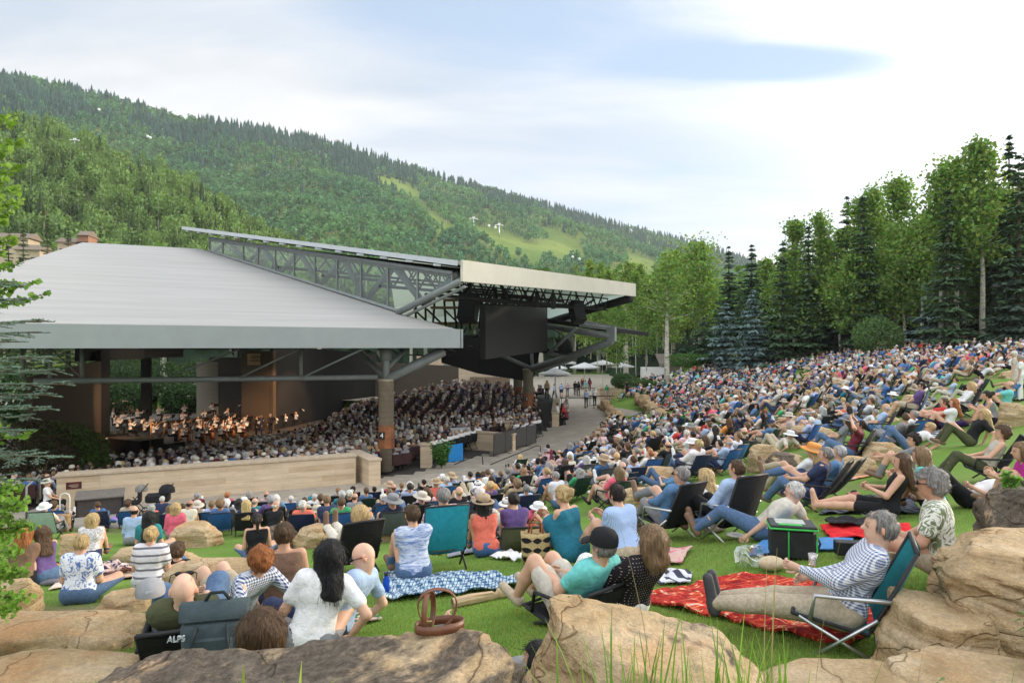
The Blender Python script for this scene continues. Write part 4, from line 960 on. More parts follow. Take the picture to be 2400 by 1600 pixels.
class Field:
    def __init__(s, lo, hi, h):
        s.lo = np.array(lo, np.float32); s.h = h; n = np.ceil((np.array(hi)-lo)/h).astype(int)+2
        ax = [s.lo[i]+np.arange(n[i], dtype=np.float32)*h for i in range(3)]
        s.P = np.stack(np.meshgrid(*ax, indexing='ij'), -1); s.d = np.full(s.P.shape[:3], 9.0, np.float32)
    def _un(s, d, k):
        if k <= 0: s.d = np.minimum(s.d, d); return
        hh = np.clip(.5+.5*(s.d-d)/k, 0, 1); s.d = s.d*(1-hh)+d*hh-k*hh*(1-hh)
    def caps(s, a, b, ra, rb, k=.03):
        a = np.array(a, np.float32); b = np.array(b, np.float32); ba = b-a; L = float(ba@ba)+1e-9
        lo = np.minimum(a-ra, b-rb)-k-3*s.h; hi = np.maximum(a+ra, b+rb)+k+3*s.h
        i0 = np.clip(((lo-s.lo)/s.h).astype(int), 0, None); i1 = np.clip(((hi-s.lo)/s.h).astype(int)+2, 1, None)
        sl = tuple(slice(i0[i], i1[i]) for i in range(3)); Pp = s.P[sl]
        if Pp.size == 0: return s
        t = np.clip(((Pp-a)@ba)/L, 0, 1); d = np.linalg.norm(Pp-a-t[..., None]*ba, axis=-1)-(ra+(rb-ra)*t)
        cur = s.d[sl]
        if k <= 0: cur = np.minimum(cur, d)
        else: hh = np.clip(.5+.5*(cur-d)/k, 0, 1); cur = cur*(1-hh)+d*hh-k*hh*(1-hh)
        s.d[sl] = cur; return s
    def ell(s, c, r, M=None, k=.02):
        q = s.P-np.array(c, np.float32)
        if M is not None: q = q@np.array(M, np.float32)      # rows to local
        r = np.array(r, np.float32); k0 = np.linalg.norm(q/r, axis=-1); k1 = np.linalg.norm(q/(r*r), axis=-1)+1e-6
        s._un(k0*(k0-1)/k1, k); return s
    def noise(s, amp, fr, seed=0): s.d = s.d+amp*vnoise(s.P*fr+seed).astype(np.float32); return s
    def cut(s, d): s.d = np.maximum(s.d, d); return s
    def mesh(s): return surface_nets(np.pad(s.d, 1, constant_values=9.0), s.lo-s.h, s.h)

def ik(a, b, l1, l2, pole):
    a = np.array(a, float); b = np.array(b, float); d = b-a; L = np.linalg.norm(d)
    if L > (l1+l2)*.998: b = a+d/L*(l1+l2)*.998; d = b-a; L = np.linalg.norm(d)
    x = (l1*l1-l2*l2+L*L)/(2*L); hgt = math.sqrt(max(l1*l1-x*x, 0)); u = d/L
    p = np.array(pole, float); p = p-u*(p@u); p /= np.linalg.norm(p)+1e-9
    return a+u*x+p*hgt, b
# pose: pelvis height, backward lean (deg), ankles, knee pole, wrists, elbow pole
POSES = {
 'knees':   dict(pel=.11, lean=-14, an=[(-.13,.46,.07),(.13,.46,.07)], kp=(0,.1,1), wr=[(-.07,.44,.40),(.08,.43,.42)], ep=(0,-.3,-1), kind='sitting with knees up'),
 'cross':   dict(pel=.11, lean=-4, an=[(.10,.30,.07),(-.10,.36,.07)], kp=[(-1,.3,.35),(1,.3,.35)], wr=[(-.10,.28,.20),(.12,.28,.20)], ep=[(-.45,-.5,-.9),(.45,-.5,-.9)], kind='sitting cross-legged'),
 'chair':   dict(pel=.23, lean=24, an=[(-.13,.62,.07),(.13,.66,.07)], kp=(0,.1,1), wr=[(-.10,.22,.40),(.10,.24,.40)], ep=[(-1,-.4,-.8),(1,-.4,-.8)], kind='sitting in a low chair'),
 'legsout': dict(pel=.23, lean=28, an=[(-.04,.98,.10),(.08,.96,.12)], kp=(0,0,1), wr=[(-.08,.20,.38),(.08,.22,.38)], ep=[(-1,-.4,-.8),(1,-.4,-.8)], kind='stretched out in a low chair'),
 'crossleg':dict(pel=.25, lean=24, an=[(.12,.66,.07),(.20,.72,.42)], kp=(0,.1,1), wr=[(-.06,.26,.45),(.10,.28,.45)], ep=[(-1,-.4,-.8),(1,-.4,-.8)], kind='sitting in a low chair with one leg crossed'),
 'recline': dict(pel=.11, lean=52, an=[(-.13,.50,.07),(.13,.56,.07)], kp=(0,.1,1), wr=[(-.30,-.30,.04),(.30,-.30,.04)], ep=[(-.4,-1,-.2),(.4,-1,-.2)], kind='leaning back on the grass', pitch=-25),
 'lie':     dict(pel=.11, lean=66, an=[(-.10,.80,.08),(.12,.52,.07)], kp=(0,.1,1), wr=[(-.12,-.05,.28),(.12,-.05,.28)], ep=[(-1,-.6,-.4),(1,-.6,-.4)], kind='lying on the grass', pitch=-35),
 'side':    dict(pel=.14, lean=46, roll=24, an=[(-.25,.70,.07),(-.10,.80,.08)], kp=(-.3,.2,1), wr=[(-.10,.05,.14),(.52,-.28,.04)], ep=[(-1,-.6,-.4),(.6,-1,-.4)], kind='propped on one elbow', pitch=-25),
 'bench':   dict(pel=.52, lean=4, an=[(-.12,.44,.07),(.12,.44,.07)], kp=(0,.6,1), wr=[(-.10,.30,.62),(.12,.30,.62)], ep=[(-1,-.2,-1),(1,-.2,-1)], kind='seated'),
 'violin':  dict(pel=.52, lean=4, an=[(-.12,.44,.07),(.12,.44,.07)], kp=(0,.6,1), wr=[(-.20,.38,1.06),(.20,.30,.96)], ep=[(-.8,-.1,-1),(1,-.2,-.6)], kind='seated'),
 'stand':   dict(pel=.93, lean=0, an=[(-.10,.02,.07),(.10,-.03,.07)], kp=(0,1,0), wr=[(-.27,.06,.80),(.27,.08,.80)], ep=[(-.4,-1,0),(.4,-1,0)], kind='standing'),
 'walk':    dict(pel=.92, lean=-4, an=[(-.09,.26,.08),(.09,-.26,.10)], kp=(0,1,0), wr=[(-.25,-.16,.85),(.25,.22,.90)], ep=[(-.4,-1,0),(.4,-1,0)], kind='walking'),
}
def rotm(rx, ry, rz): return np.array(Matrix.Rotation(rz, 3, 'Z')@Matrix.Rotation(ry, 3, 'Y')@Matrix.Rotation(rx, 3, 'X'))
def skeleton(pose, yaw=0, pitch=0, build=1.0, over=None):
    p = dict(POSES[pose]); p.update(over or {})
    J = {}; pel = np.array([0, 0, p['pel']], float); T = rotm(-R(-p['lean']), 0, 0) if False else rotm(R(p['lean']), R(p.get('roll', 0)), R(p.get('twist', 0)))
    def t(v): return pel+T@np.array(v, float)
    J['pel'] = pel; J['T'] = T; J['waist'] = t((0, 0, .17)); J['chest'] = t((0, 0.01, .34)); J['neck'] = t((0, 0, .50))
    sw = .160*build**.5
    J['sh'] = [t((-sw, 0, .455)), t((sw, 0, .455))]; J['hip'] = [t((-.10*build, 0, .0)), t((.10*build, 0, .0))]
    hp = R(p.get('pitch', 0)*1.0+pitch); 
    Hm = rotm(R(p['lean'])*.25+R(p.get('pitch', 0))*.5+R(pitch), R(p.get('roll', 0))*.3, R(yaw)); J['H'] = Hm
    J['head'] = t((0, .0, .555))+Hm@np.array([0, .025, .075]); kp = p['kp']; ep = p['ep']
    J['knee'] = []; J['ank'] = []; J['elb'] = []; J['wri'] = []
    for i in (0, 1):
        k, a = ik(J['hip'][i], p['an'][i], .44, .42, kp if not isinstance(kp, list) else kp[i]); J['knee'].append(k); J['ank'].append(a)
        e, w_ = ik(J['sh'][i]+T@np.array([0, 0, -.0]), p['wr'][i], .29, .26, ep if not isinstance(ep, list) else ep[i]); J['elb'].append(e); J['wri'].append(w_)
    J['toe'] = []
    for i in (0, 1):
        a = J['ank'][i]; sh = a-J['knee'][i]; sh /= np.linalg.norm(sh); f = np.array([0, 1.0, 0]); 
        if sh[1] > .75: f = np.array([0, .35, 1.0])
        f = f-sh*(f@sh)*.8; f /= np.linalg.norm(f); J['toe'].append(a+f*.19+np.array([0, 0, -.02 if sh[1] <= .75 else 0]))
    J['build'] = build; return J
def torso(Fd, J, g=0.0, k=.07):
    b = J['build']; T = J['T']; p = J['pel']
    def t(v): return p+T@np.array(v, float)
    Fd.caps(t((-.11*b**.5, 0, .435)), t((.11*b**.5, 0, .435)), .066*b+g, .066*b+g, k)
    Fd.caps(t((-.075*b, .01, .33)), t((.075*b, .01, .33)), .093*b+g, .093*b+g, k)
    Fd.caps(t((-.055*b, .01, .18)), t((.055*b, .01, .18)), .088*b+g, .088*b+g, k)
    Fd.caps(t((-.075*b, -.01, .03)), t((.075*b, -.01, .03)), .106*b+g, .106*b+g, k)
def bounds(pts, m): pts = np.array(pts); return pts.min(0)-m, pts.max(0)+m
def fist(mb, w_, e, up, side, s=1.0):
    """palm and five curled fingers beyond the wrist"""
    d = w_-e; d /= np.linalg.norm(d); n = np.cross(d, up); n /= np.linalg.norm(n)+1e-9; u = np.cross(n, d)
    mb.tube([w_-d*.02, w_+d*.03, w_+d*.075, w_+d*.095], [.022*s, .030*s, .034*s, .02*s], 8, flat=.62)
    for i, (o, L) in enumerate(((-.027, .055), (-.009, .066), (.009, .062), (.027, .046))):
        b0 = w_+d*.085+u*o; kn = b0+d*L*.5-n*.006; k2 = kn+d*L*.35-n*.022*side; tp = k2-n*.022*side+d*.004
        mb.tube([b0, kn, k2, tp], [.0095, .009, .008, .006], 6)
    b0 = w_+d*.03+u*.026*side; mb.tube([b0, b0+d*.03+u*.02*side-n*.008, b0+d*.062+u*.018*side-n*.02], [.012, .010, .007], 6)
HAIRC = dict(brown=(.085,.048,.025), dark=(.022,.016,.013), black=(.010,.009,.010), grey=(.24,.225,.21), white=(.60,.57,.53), blonde=(.46,.32,.15), ginger=(.30,.105,.03), ltbrown=(.20,.125,.065), silver=(.38,.37,.36))
SKINC = [(.58,.35,.24),(.50,.29,.19),(.64,.41,.30),(.42,.23,.15),(.55,.32,.22)]
def hair_field(J, style, h, seed):
    c, H = J['head'], J['H']; T = J['T']
    lo, hi = bounds([c], .17 if style not in ('long', 'vlong', 'bob') else (.24 if style == 'bob' else .5)); 
    if style in ('long', 'vlong', 'bob'): lo, hi = bounds([c+[0, 0, .12], c-[0, 0, .18 if style == 'bob' else (.36 if style == 'long' else .52)]], .20)
    Fd = Field(lo, hi, h); L = (Fd.P-c.astype(np.float32))@H.astype(np.float32)
    def w_(v): return c+H@np.array(v)
    vol = {'short': 0, 'bald': -.004, 'curly': .022, 'long': .006, 'vlong': .006, 'bob': .014, 'bun': .004, 'pony': .004}.get(style, 0)
    Fd.ell(w_((0, -.012, .018)), (.088+vol, .104+vol, .104+vol), H, .0)
    if style in ('long', 'vlong', 'bob'):
        z1 = {'bob': -.13, 'long': -.27, 'vlong': -.42}[style]; dn = np.array([0, -.075, z1])
        b_ = c+H@np.array([0, -.03, 0]); e_ = c+np.array([0, 0, z1])+H@np.array([0, -.07, 0])+(J['T']@np.array([0, -.06, 0]) if style != 'bob' else 0)
        for sx in (-.052, .0, .052): Fd.caps(b_+H@np.array([sx, 0, 0]), e_+H@np.array([sx*1.2, 0, 0]), .062+vol*.6, .042+vol*.5, .05)
    if style == 'bun': Fd.caps(w_((0, -.125, .05)), w_((0, -.13, .06)), .045, .042, .015)
    if style == 'pony': Fd.caps(w_((0, -.11, .03)), w_((0, -.15, -.02)), .028, .03, .02); Fd.caps(w_((0, -.15, -.02)), w_((0, -.13, -.22)), .032, .012, .02)
    if style == 'braid': Fd.caps(w_((0, -.10, -.02)), w_((0, -.15, -.32)), .05, .03, .03)
    Fd.noise(.007 if style != 'curly' else .016, 28 if style != 'curly' else 34, seed)
    Fd.d = Fd.d+(.0065*vnoise(L*np.array([55, 55, 9])+seed)).astype(np.float32)
    x, y, z = L[..., 0], L[..., 1], L[..., 2]
    Fd.cut(np.minimum(y-.028, .060-z+0*(x)) if style != 'x' else 0)       # open face
    if style in ('short', 'curly', 'bun', 'pony', 'bald', 'braid'):
        low = np.minimum(-.055-z, .02+0*z) if style != 'curly' else -.075-z
        if style in ('short', 'bald'): Fd.cut(low)
        Fd.cut(np.minimum(np.minimum(y+.012, -.01-z), .09-np.abs(y)))                    # round the ears
    if style == 'bald': Fd.cut(z-.028); 
    return Fd
def person_parts(J, h, hair, sleeves='short', legs='long', seed=0, hands=True, shoes=True, skirt=False, hat=None, hirise=0.0, far=False):
    """returns dict part -> (V, F list, tint or None)"""
    out = {}; T, b = J['T'], J['build']; c, H = J['head'], J['H']
    allp = [J['pel'], J['neck'], c+[0, 0, .1]]+J['sh']+J['hip']+J['knee']+J['ank']+J['elb']+J['wri']+J['toe']
    lo, hi = bounds(allp, .16); Fd = Field(lo, hi, h)
    def hw(v): return c+H@np.array(v, float)
    torso(Fd, J, -.006)
    Fd.caps(J['neck']-T@np.array([0, 0, .03]), hw((0, -.02, -.06)), .056, .050, .03)
    for i in (0, 1):
        Fd.caps(J['sh'][i], J['elb'][i], .048*b, .038*b, .03); Fd.caps(J['elb'][i], J['wri'][i], .038*b, .024, .015)
        dw = J['wri'][i]-J['elb'][i]; dw /= np.linalg.norm(dw)
        if far or not hands: Fd.caps(J['wri'][i], J['wri'][i]+dw*.11, .03, .026, .01)
        Fd.caps(J['hip'][i], J['knee'][i], .082*b, .056*b, .03); Fd.caps(J['knee'][i], J['knee'][i]*.6+J['ank'][i]*.4, .054*b, .054*b, .02)
        Fd.caps(J['knee'][i]*.6+J['ank'][i]*.4, J['ank'][i], .054*b, .036, .02); hl = J['ank'][i]-(J['toe'][i]-J['ank'][i])*.2
        Fd.caps(hl, J['toe'][i], .034, .026, .02)
    Fd.ell(hw((0, 0, .015)), (.074, .092, .098), H, .02); Fd.ell(hw((0, .018, -.055)), (.056, .066, .062), H, .03)
    if h < .02:
        Fd.caps(hw((0, .088, .0)), hw((0, .106, -.022)), .011, .014, .012)
        for sx in (-1, 1):
            Fd.caps(hw((sx*.078, -.010, .016)), hw((sx*.084, -.018, -.020)), .015, .012, .006); Fd.caps(hw((sx*.03, .079, .024)), hw((sx*.04, .076, .024)), .012, .012, .01)
        Fd.caps(hw((-.016, .082, -.052)), hw((.016, .082, -.052)), .009, .009, .008)
    V, F = Fd.mesh(); Lh = (V-c)@H; tint = np.ones((len(V), 3))
    if h < .02:
        for sx in (-1, 1):
            m = (np.abs(Lh[:, 0]-sx*.032) < .010) & (np.abs(Lh[:, 2]-.008) < .0065) & (Lh[:, 1] > .06); tint[m] = (.25, .2, .2)
            m = (np.abs(Lh[:, 0]-sx*.033) < .02) & (np.abs(Lh[:, 2]-.032) < .005) & (Lh[:, 1] > .06); tint[m] = (.6, .52, .48)
        m = (np.abs(Lh[:, 0]) < .022) & (np.abs(Lh[:, 2]+.053) < .007) & (Lh[:, 1] > .06); tint[m] = (.75, .4, .4)
        m = (np.abs(Lh[:, 0]) > .068) & (np.abs(Lh[:, 2]) < .03); tint[m] = (1.05, .85, .8)
    Fl = [F]
    if hands and not far:
        mb = MB(); 
        for i in (0, 1): fist(mb, J['wri'][i], J['elb'][i], np.array([0, 0, 1.0]) if abs((J['wri'][i]-J['elb'][i])[2]) < .2 else np.array([0, 1.0, 0]), 1 if i else -1)
        V2, F2 = mb.data(); Fl = [np.vstack([F]+[f+len(V) for f in F2 if f.shape[1] == 4])]+[f+len(V) for f in F2 if f.shape[1] == 3]
        V = np.vstack([V, V2]); tint = np.vstack([tint, np.ones((len(V2), 3))])
    out['body'] = (V, Fl, tint)
    # shirt
    el = [J['sh'][i]*(1-q)+J['elb'][i]*q for i, q in ((0, .62), (1, .62))]
    pts = [J['pel'], J['neck']]+J['sh']+(J['elb'] if sleeves != 'none' else [])+(J['wri'] if sleeves == 'long' else [])
    lo, hi = bounds(pts, .2); Fd = Field(lo, hi, h); g = .014
    torso(Fd, J, g+hirise)
    if sleeves != 'none':
        for i in (0, 1):
            Fd.caps(J['sh'][i]-T@np.array([0, 0, .01]), el[i] if sleeves == 'short' else J['elb'][i], .052*b+.008, (.050 if sleeves == 'short' else .044)*b+.008, .04)
            if sleeves == 'long': Fd.caps(J['elb'][i], J['wri'][i]*.95+J['elb'][i]*.05, .046*b+.008, .036, .02)
    if not far or True: Fd.noise(.0085 if h < .02 else .005, 7, seed); Fd.noise(.004 if h < .02 else 0, 17, seed+3)
    q = (Fd.P-J['pel'].astype(np.float32))@T.astype(np.float32)
    nk = np.sqrt(q[..., 0]**2*1.0+(q[..., 1]-.015)**2*1.3+(q[..., 2]-.535)**2); Fd.cut((.072 if sleeves != 'none' else .085)-nk)
    if sleeves == 'none': Fd.cut(q[..., 2]-.475)
    if not skirt: Fd.cut(-.06-q[..., 2])
    else:
        for i in (0, 1): Fd.caps(J['hip'][i], J['hip'][i]*.15+J['knee'][i]*.85, .12*b, .11*b, .10)
    V, F = Fd.mesh(); out['shirt'] = (V, [F], None)
    if legs != 'none':
        lo, hi = bounds([J['pel']]+J['knee']+(J['ank'] if legs == 'long' else []), .2); Fd = Field(lo, hi, h)
        def t(v): return J['pel']+T@np.array(v, float)
        Fd.caps(t((-.075*b, -.01, .02)), t((.075*b, -.01, .02)), .122*b, .122*b, .05)
        for i in (0, 1):
            kn = J['knee'][i] if legs == 'long' else J['hip'][i]*.28+J['knee'][i]*.72
            Fd.caps(J['hip'][i], kn, .098*b, (.068 if legs == 'long' else .082)*b, .04)
            if legs == 'long': Fd.caps(J['knee'][i], J['ank'][i]*.96+J['knee'][i]*.04, .067*b, .054, .03)
        Fd.noise(.008 if h < .02 else .004, 8, seed+9)
        q = (Fd.P-J['pel'].astype(np.float32))@T.astype(np.float32); Fd.cut(q[..., 2]-.11)
        V, F = Fd.mesh(); out['trousers' if legs == 'long' else 'shorts'] = (V, [F], None)
    if shoes:
        lo, hi = bounds(J['ank']+J['toe'], .1); Fd = Field(lo, hi, min(h, .02))
        for i in (0, 1): hl = J['ank'][i]-(J['toe'][i]-J['ank'][i])*.22; Fd.caps(hl-[0, 0, .008], J['toe'][i]-[0, 0, .004], .044, .038, .02); Fd.caps(hl, J['ank'][i], .042, .046, .02)
        V, F = Fd.mesh()
        if h < .02 and len(V):
            a_, b_ = (J['ank'][i]+J['toe'][i] for i in (0, 1)); sd = np.linalg.norm(V-a_/2, axis=1) < np.linalg.norm(V-b_/2, axis=1)
            for nm, mk in (('shoe#0', sd), ('shoe#1', ~sd)):
                fk = mk[F].all(1); ix = np.cumsum(mk)-1
                if fk.any(): out[nm] = (V[mk], [ix[F[fk]]], None)
        else: out['shoes'] = (V, [F], None)
    if hair not in (None, 'none'):
        V, F = hair_field(J, hair, min(h, .02), seed).mesh(); out['hair'] = (V, [F], None)
    if hat:
        mb = MB(); M = Matrix(H.tolist()); tl = Matrix.Rotation(.12, 3, 'X') if hat != 'cap' else Matrix.Rotation(-.05, 3, 'X'); MM = M@tl
        if hat == 'cap':
            mb.lathe([(.102, .0), (.104, .03), (.098, .07), (.075, .105), (.04, .122), (0, .127)], c=hw((0, -.012, .022)), n=16, sy=1.12, M=MM)
            a = np.linspace(-.95, .95, 9); g_ = []
            for r in (.10, .14, .175): g_.append([hw((r*math.sin(t)*(.95 if r > .12 else 1), -.012+r*1.08*math.cos(t), .03-(r-.10)*.25)) for t in a])
            mb.grid(np.array(g_)); g2 = np.array(g_)-H@np.array([0, 0, .006]); mb.grid(g2[::-1])
        else:
            br = {'sunhat': .19, 'brim': .165, 'cowboy': .18}[hat]
            mb.lathe([(.100, .01), (.104, .05), (.100, .085), (.08, .105 if hat != 'cowboy' else .13), (0, .10)], c=hw((0, -.01, .03)), n=18, sy=1.12, M=MM)
            pr = [(.098, .012), (br*.8, .0), (br, -.012 if hat == 'sunhat' else .006), (br, -.018 if hat == 'sunhat' else .0), (.098, .004)]
            mb.lathe(pr, c=hw((0, -.01, .03)), n=22, sy=1.15, M=MM)
        V, F = mb.data(); out['hat'] = (V, F, None)
    return out

def skin_fn(t, b):
    g = t.new('ShaderNodeTexCoord').outputs['Object']; c = t.new('ShaderNodeObjectInfo').outputs['Color']
    a = t.new('ShaderNodeAttribute', attribute_name='tint').outputs['Color']; c = t.mix(1.0, c, a, 'MULTIPLY')
    c = t.mix(1.0, c, t.ramp(t.noise(g, 9, 4, .6), [(.3, (.88, .84, .82)), (.7, (1.08, 1.04, 1.02))]), 'MULTIPLY')
    t.link(c, b.inputs['Base Color']); b.inputs['Roughness'].default_value = .55; b.inputs['Specular IOR Level'].default_value = .35
    b.inputs['Subsurface Weight'].default_value = 0.0
M_skin = material('skin', skin_fn)
def hair_fn(t, b):
    g = t.new('ShaderNodeTexCoord').outputs['Object']; c = t.new('ShaderNodeObjectInfo').outputs['Color']
    n = t.noise(t.mapping(g, rot=(.2, 0, 0), scale=(75, 75, 6)), 1.0, 4, .7)
    c = t.mix(1.0, c, t.ramp(n, [(.3, .35), (.7, 1.75)]), 'MULTIPLY')
    t.link(c, b.inputs['Base Color']); b.inputs['Roughness'].default_value = .5; b.inputs['Specular IOR Level'].default_value = .3
    bn = t.new('ShaderNodeBump', i_Strength=1.0, i_Distance=.02, i_Height=n); t.link(bn.outputs[0], b.inputs['Normal'])
M_hair = material('hair', hair_fn)
M_cloth = objcol('cloth', .9, .14, 22, .8, bscale=8)
M_denim = objcol('denim', .9, .25, 40, .4)
M_shoe = objcol('shoe_leather', .7, .2, 30, .2)
M_straw = objcol('hat_felt', .9, .15, 60, .2)
M_fabric = objcol('chair_fabric', .85, .15, 18, .3)
def pat(name, fn, rough=.9):
    def f(t, b):
        g = t.new('ShaderNodeTexCoord').outputs['Object']; sp = t.new('ShaderNodeSeparateXYZ', i_0=g)
        c = fn(t, g, sp.outputs[0], sp.outputs[1], sp.outputs[2], t.new('ShaderNodeObjectInfo').outputs['Color'])
        t.link(c, b.inputs['Base Color']); b.inputs['Roughness'].default_value = rough; b.inputs['Specular IOR Level'].default_value = .2
        bn = t.new('ShaderNodeBump', i_Strength=.45, i_Distance=.03, i_Height=t.noise(g, 13, 4, .6, .6)); t.link(bn.outputs[0], b.inputs['Normal'])
    return material(name, f)
def stripe(t, x, fr, duty): return t.math('LESS_THAN', t.math('FRACT', t.math('MULTIPLY', x, fr)), duty)
def gingham(fr, dark, light):
    def f(t, g, x, y, z, oc):
        w1 = t.math('ADD', x, t.math('MULTIPLY', y, .6)); w2 = t.math('SUBTRACT', z, t.math('MULTIPLY', y, .35))
        s = t.math('MULTIPLY', t.math('ADD', stripe(t, w1, fr, .5), stripe(t, w2, fr, .5)), .5); return t.mix(s, (*light, 1), (*dark, 1))
    return f
PATS = {
 'navy_gingham': pat('navy_gingham', gingham(38, (.03, .05, .16), (.72, .75, .80))),
 'check': pat('fine_check', gingham(52, (.09, .13, .26), (.74, .74, .76))),
 'plaid': pat('red_plaid', lambda t, g, x, y, z, oc: t.mix(t.math('MULTIPLY', t.math('ADD', stripe(t, x, 9, .4), stripe(t, z, 9, .4)), .5), t.mix(stripe(t, z, 21, .3), (.62, .62, .65, 1), (.15, .2, .35, 1)), (.45, .05, .07, 1))),
 'greystripe': pat('grey_striped', lambda t, g, x, y, z, oc: t.mix(stripe(t, z, 10.5, .28), (.70, .67, .70, 1), (.16, .16, .18, 1))),
 'pinstripe': pat('blue_pinstripe', lambda t, g, x, y, z, oc: t.mix(stripe(t, x, 70, .4), (.40, .52, .74, 1), (.27, .38, .62, 1))),
 'floral': pat('blue_floral', lambda t, g, x, y, z, oc: t.mix(t.ramp(t.noise(g, 16, 4, .6, 1.2), [(.52, 0.), (.57, 1.)]), (.74, .76, .80, 1), (.10, .17, .42, 1))),
 'tropical': pat('tropical_leaf_print', lambda t, g, x, y, z, oc: t.mix(t.ramp(t.noise(t.mapping(g, rot=(.5, .6, .3), scale=(2.2, 1, 1)), 11, 5, .55, 2.2), [(.50, 0.), (.54, 1.)]), (.68, .68, .60, 1), t.mix(t.noise(g, 9, 3), (.05, .09, .03, 1), (.28, .30, .18, 1)))),
 'brush': pat('blue_brushed_print', lambda t, g, x, y, z, oc: t.mix(t.ramp(t.noise(t.mapping(g, scale=(6, 6, 34)), 1, 5, .7, 1), [(.42, 0.), (.62, 1.)]), (.62, .66, .74, 1), (.12, .20, .42, 1))),
 'dots': pat('black_dotted', lambda t, g, x, y, z, oc: t.mix(t.math('MULTIPLY', stripe(t, x, 42, .22), stripe(t, z, 42, .22)), (.018, .014, .018, 1), (.45, .38, .36, 1))),
 'lace': pat('white_lace', lambda t, g, x, y, z, oc: t.mix(t.ramp(t.noise(g, 34, 3, .6), [(.45, 0.), (.55, 1.)]), (.72, .68, .68, 1), (.45, .42, .42, 1))),
}
PARTMAT = dict(body=M_skin, shirt=M_cloth, trousers=M_denim, shorts=M_cloth, shoes=M_shoe, shoe=M_shoe, hair=M_hair, hat=M_straw)
_cache = {}
def shared_parts(key, fn, smooth=True):
    if key not in _cache:
        _cache[key] = {n: mesh_from('person_'+n, V, F, True, ti, [PARTMAT[n.split('#')[0]]]) for n, (V, F, ti) in fn().items()}
    return _cache[key]
def person(loc, rz, meshes, cols, label, group=None, scale=1.0, mats=None, name='person', cat='person'):
    """body is the thing itself; hair and clothing are its children"""
    o = link(name, meshes['body'], None, cols['body']); o.location = loc; o.rotation_euler = (0, 0, rz); o.scale = (scale,)*3
    tag(o, label, cat, group)
    for n, me in meshes.items():
        if n == 'body': continue
        n = n.split('#')[0]; c = link(n, me, o, cols.get(n, (.3, .3, .3)))
        if mats and n in mats: c.material_slots[0].link = 'OBJECT'; c.material_slots[0].material = mats[n]
    return o
# low garden chair in parts
def chair_meshes(recl=24, hb=.62, w=.54, legs='beach', sh=.19):
    a = R(recl); bx, bz = -math.sin(a), math.cos(a); out = {}
    def g_(p0, p1, p2, p3, sag, n=7):
        X = np.zeros((n, n, 3)); 
        for i, s in enumerate(np.linspace(0, 1, n)):
            for j, t in enumerate(np.linspace(0, 1, n)):
                p = (np.array(p0)*(1-s)+np.array(p1)*s)*(1-t)+(np.array(p3)*(1-s)+np.array(p2)*s)*t; X[i, j] = p-np.array(sag)*4*s*(1-s)*(.5+.5*4*t*(1-t))
        m = MB(); m.grid(X); m.grid((X-np.array(sag)/(np.linalg.norm(sag)+1e-9)*.012)[::-1]); return m
    y0 = -.155; out['seat'] = g_((-w/2, y0, sh), (w/2, y0, sh), (w/2, .30, sh+.07), (-w/2, .30, sh+.07), (0, 0, .05))
    t0 = (y0+bx*.03, sh+bz*.03); t1 = (y0+bx*hb, sh+bz*hb)
    out['backrest'] = g_((-w/2, *t0), (w/2, *t0), (w/2, *t1), (-w/2, *t1), (0, bz*.05, -bx*.05))
    m = MB(); r = .013
    m.tube([(-w/2, .30, sh+.07), (-w/2, y0, sh), (-w/2, *t0), (-w/2, *t1)], r, 6); m.tube([(w/2, .30, sh+.07), (w/2, y0, sh), (w/2, *t0), (w/2, *t1)], r, 6)
    m.tube([(-w/2, *t1), (w/2, *t1)], r*1.3, 6); m.tube([(-w/2, .30, sh+.07), (w/2, .30, sh+.07)], r, 6); out['frame'] = m
    lg = []
    for s in (-1, 1):
        m = MB(); m.tube([(s*w/2*1.02, .26, sh+.06), (s*w/2*1.02, -.22, .015)], r, 6); lg.append(m)
        m = MB(); m.tube([(s*w/2*1.05, y0+bx*.12, sh+bz*.12), (s*w/2*1.05, .16, .015)], r, 6); lg.append(m)
    m = MB(); m.tube([(-w/2, -.22, .015), (w/2, -.22, .015)], r, 6); lg.append(m)
    out['leg'] = lg
    am = []
    for s in (-1, 1):
        m = MB(); m.tube([(s*w/2*1.04, y0+bx*.30, sh+bz*.26), (s*w/2*1.04, .16, sh+.21), (s*w/2*1.04, .19, sh+.05)], .016, 6); am.append(m)
    out['arm'] = am; return out
_ch = {}
def chair(loc, rz, label, col=(.015, .017, .02), recl=24, hb=.62, w=.54, frame=None, group='low chairs on the lawn', sh=.19, name='lawn_chair', arms=True):
    key = (recl, hb, w, sh)
    if key not in _ch:
        d = {}; cm = chair_meshes(*((recl, hb, w)), sh=sh)
        for n, v in cm.items(): d[n] = [q.mesh('chair_'+n, M_fabric if n in ('seat', 'backrest') else M_dsteel, True) for q in (v if isinstance(v, list) else [v])]
        _ch[key] = d
    e = empty(name, loc, rz, label, 'chair', group)
    for n, ms in _ch[key].items():
        if n == 'arm' and not arms: continue
        for m in ms:
            o = link(n if n != 'leg' or m is not ms[-1] else 'rear_bar', m, e, col)
            if frame and n in ('leg', 'arm'): o.material_slots[0].link = 'OBJECT'; o.material_slots[0].material = frame
    return e
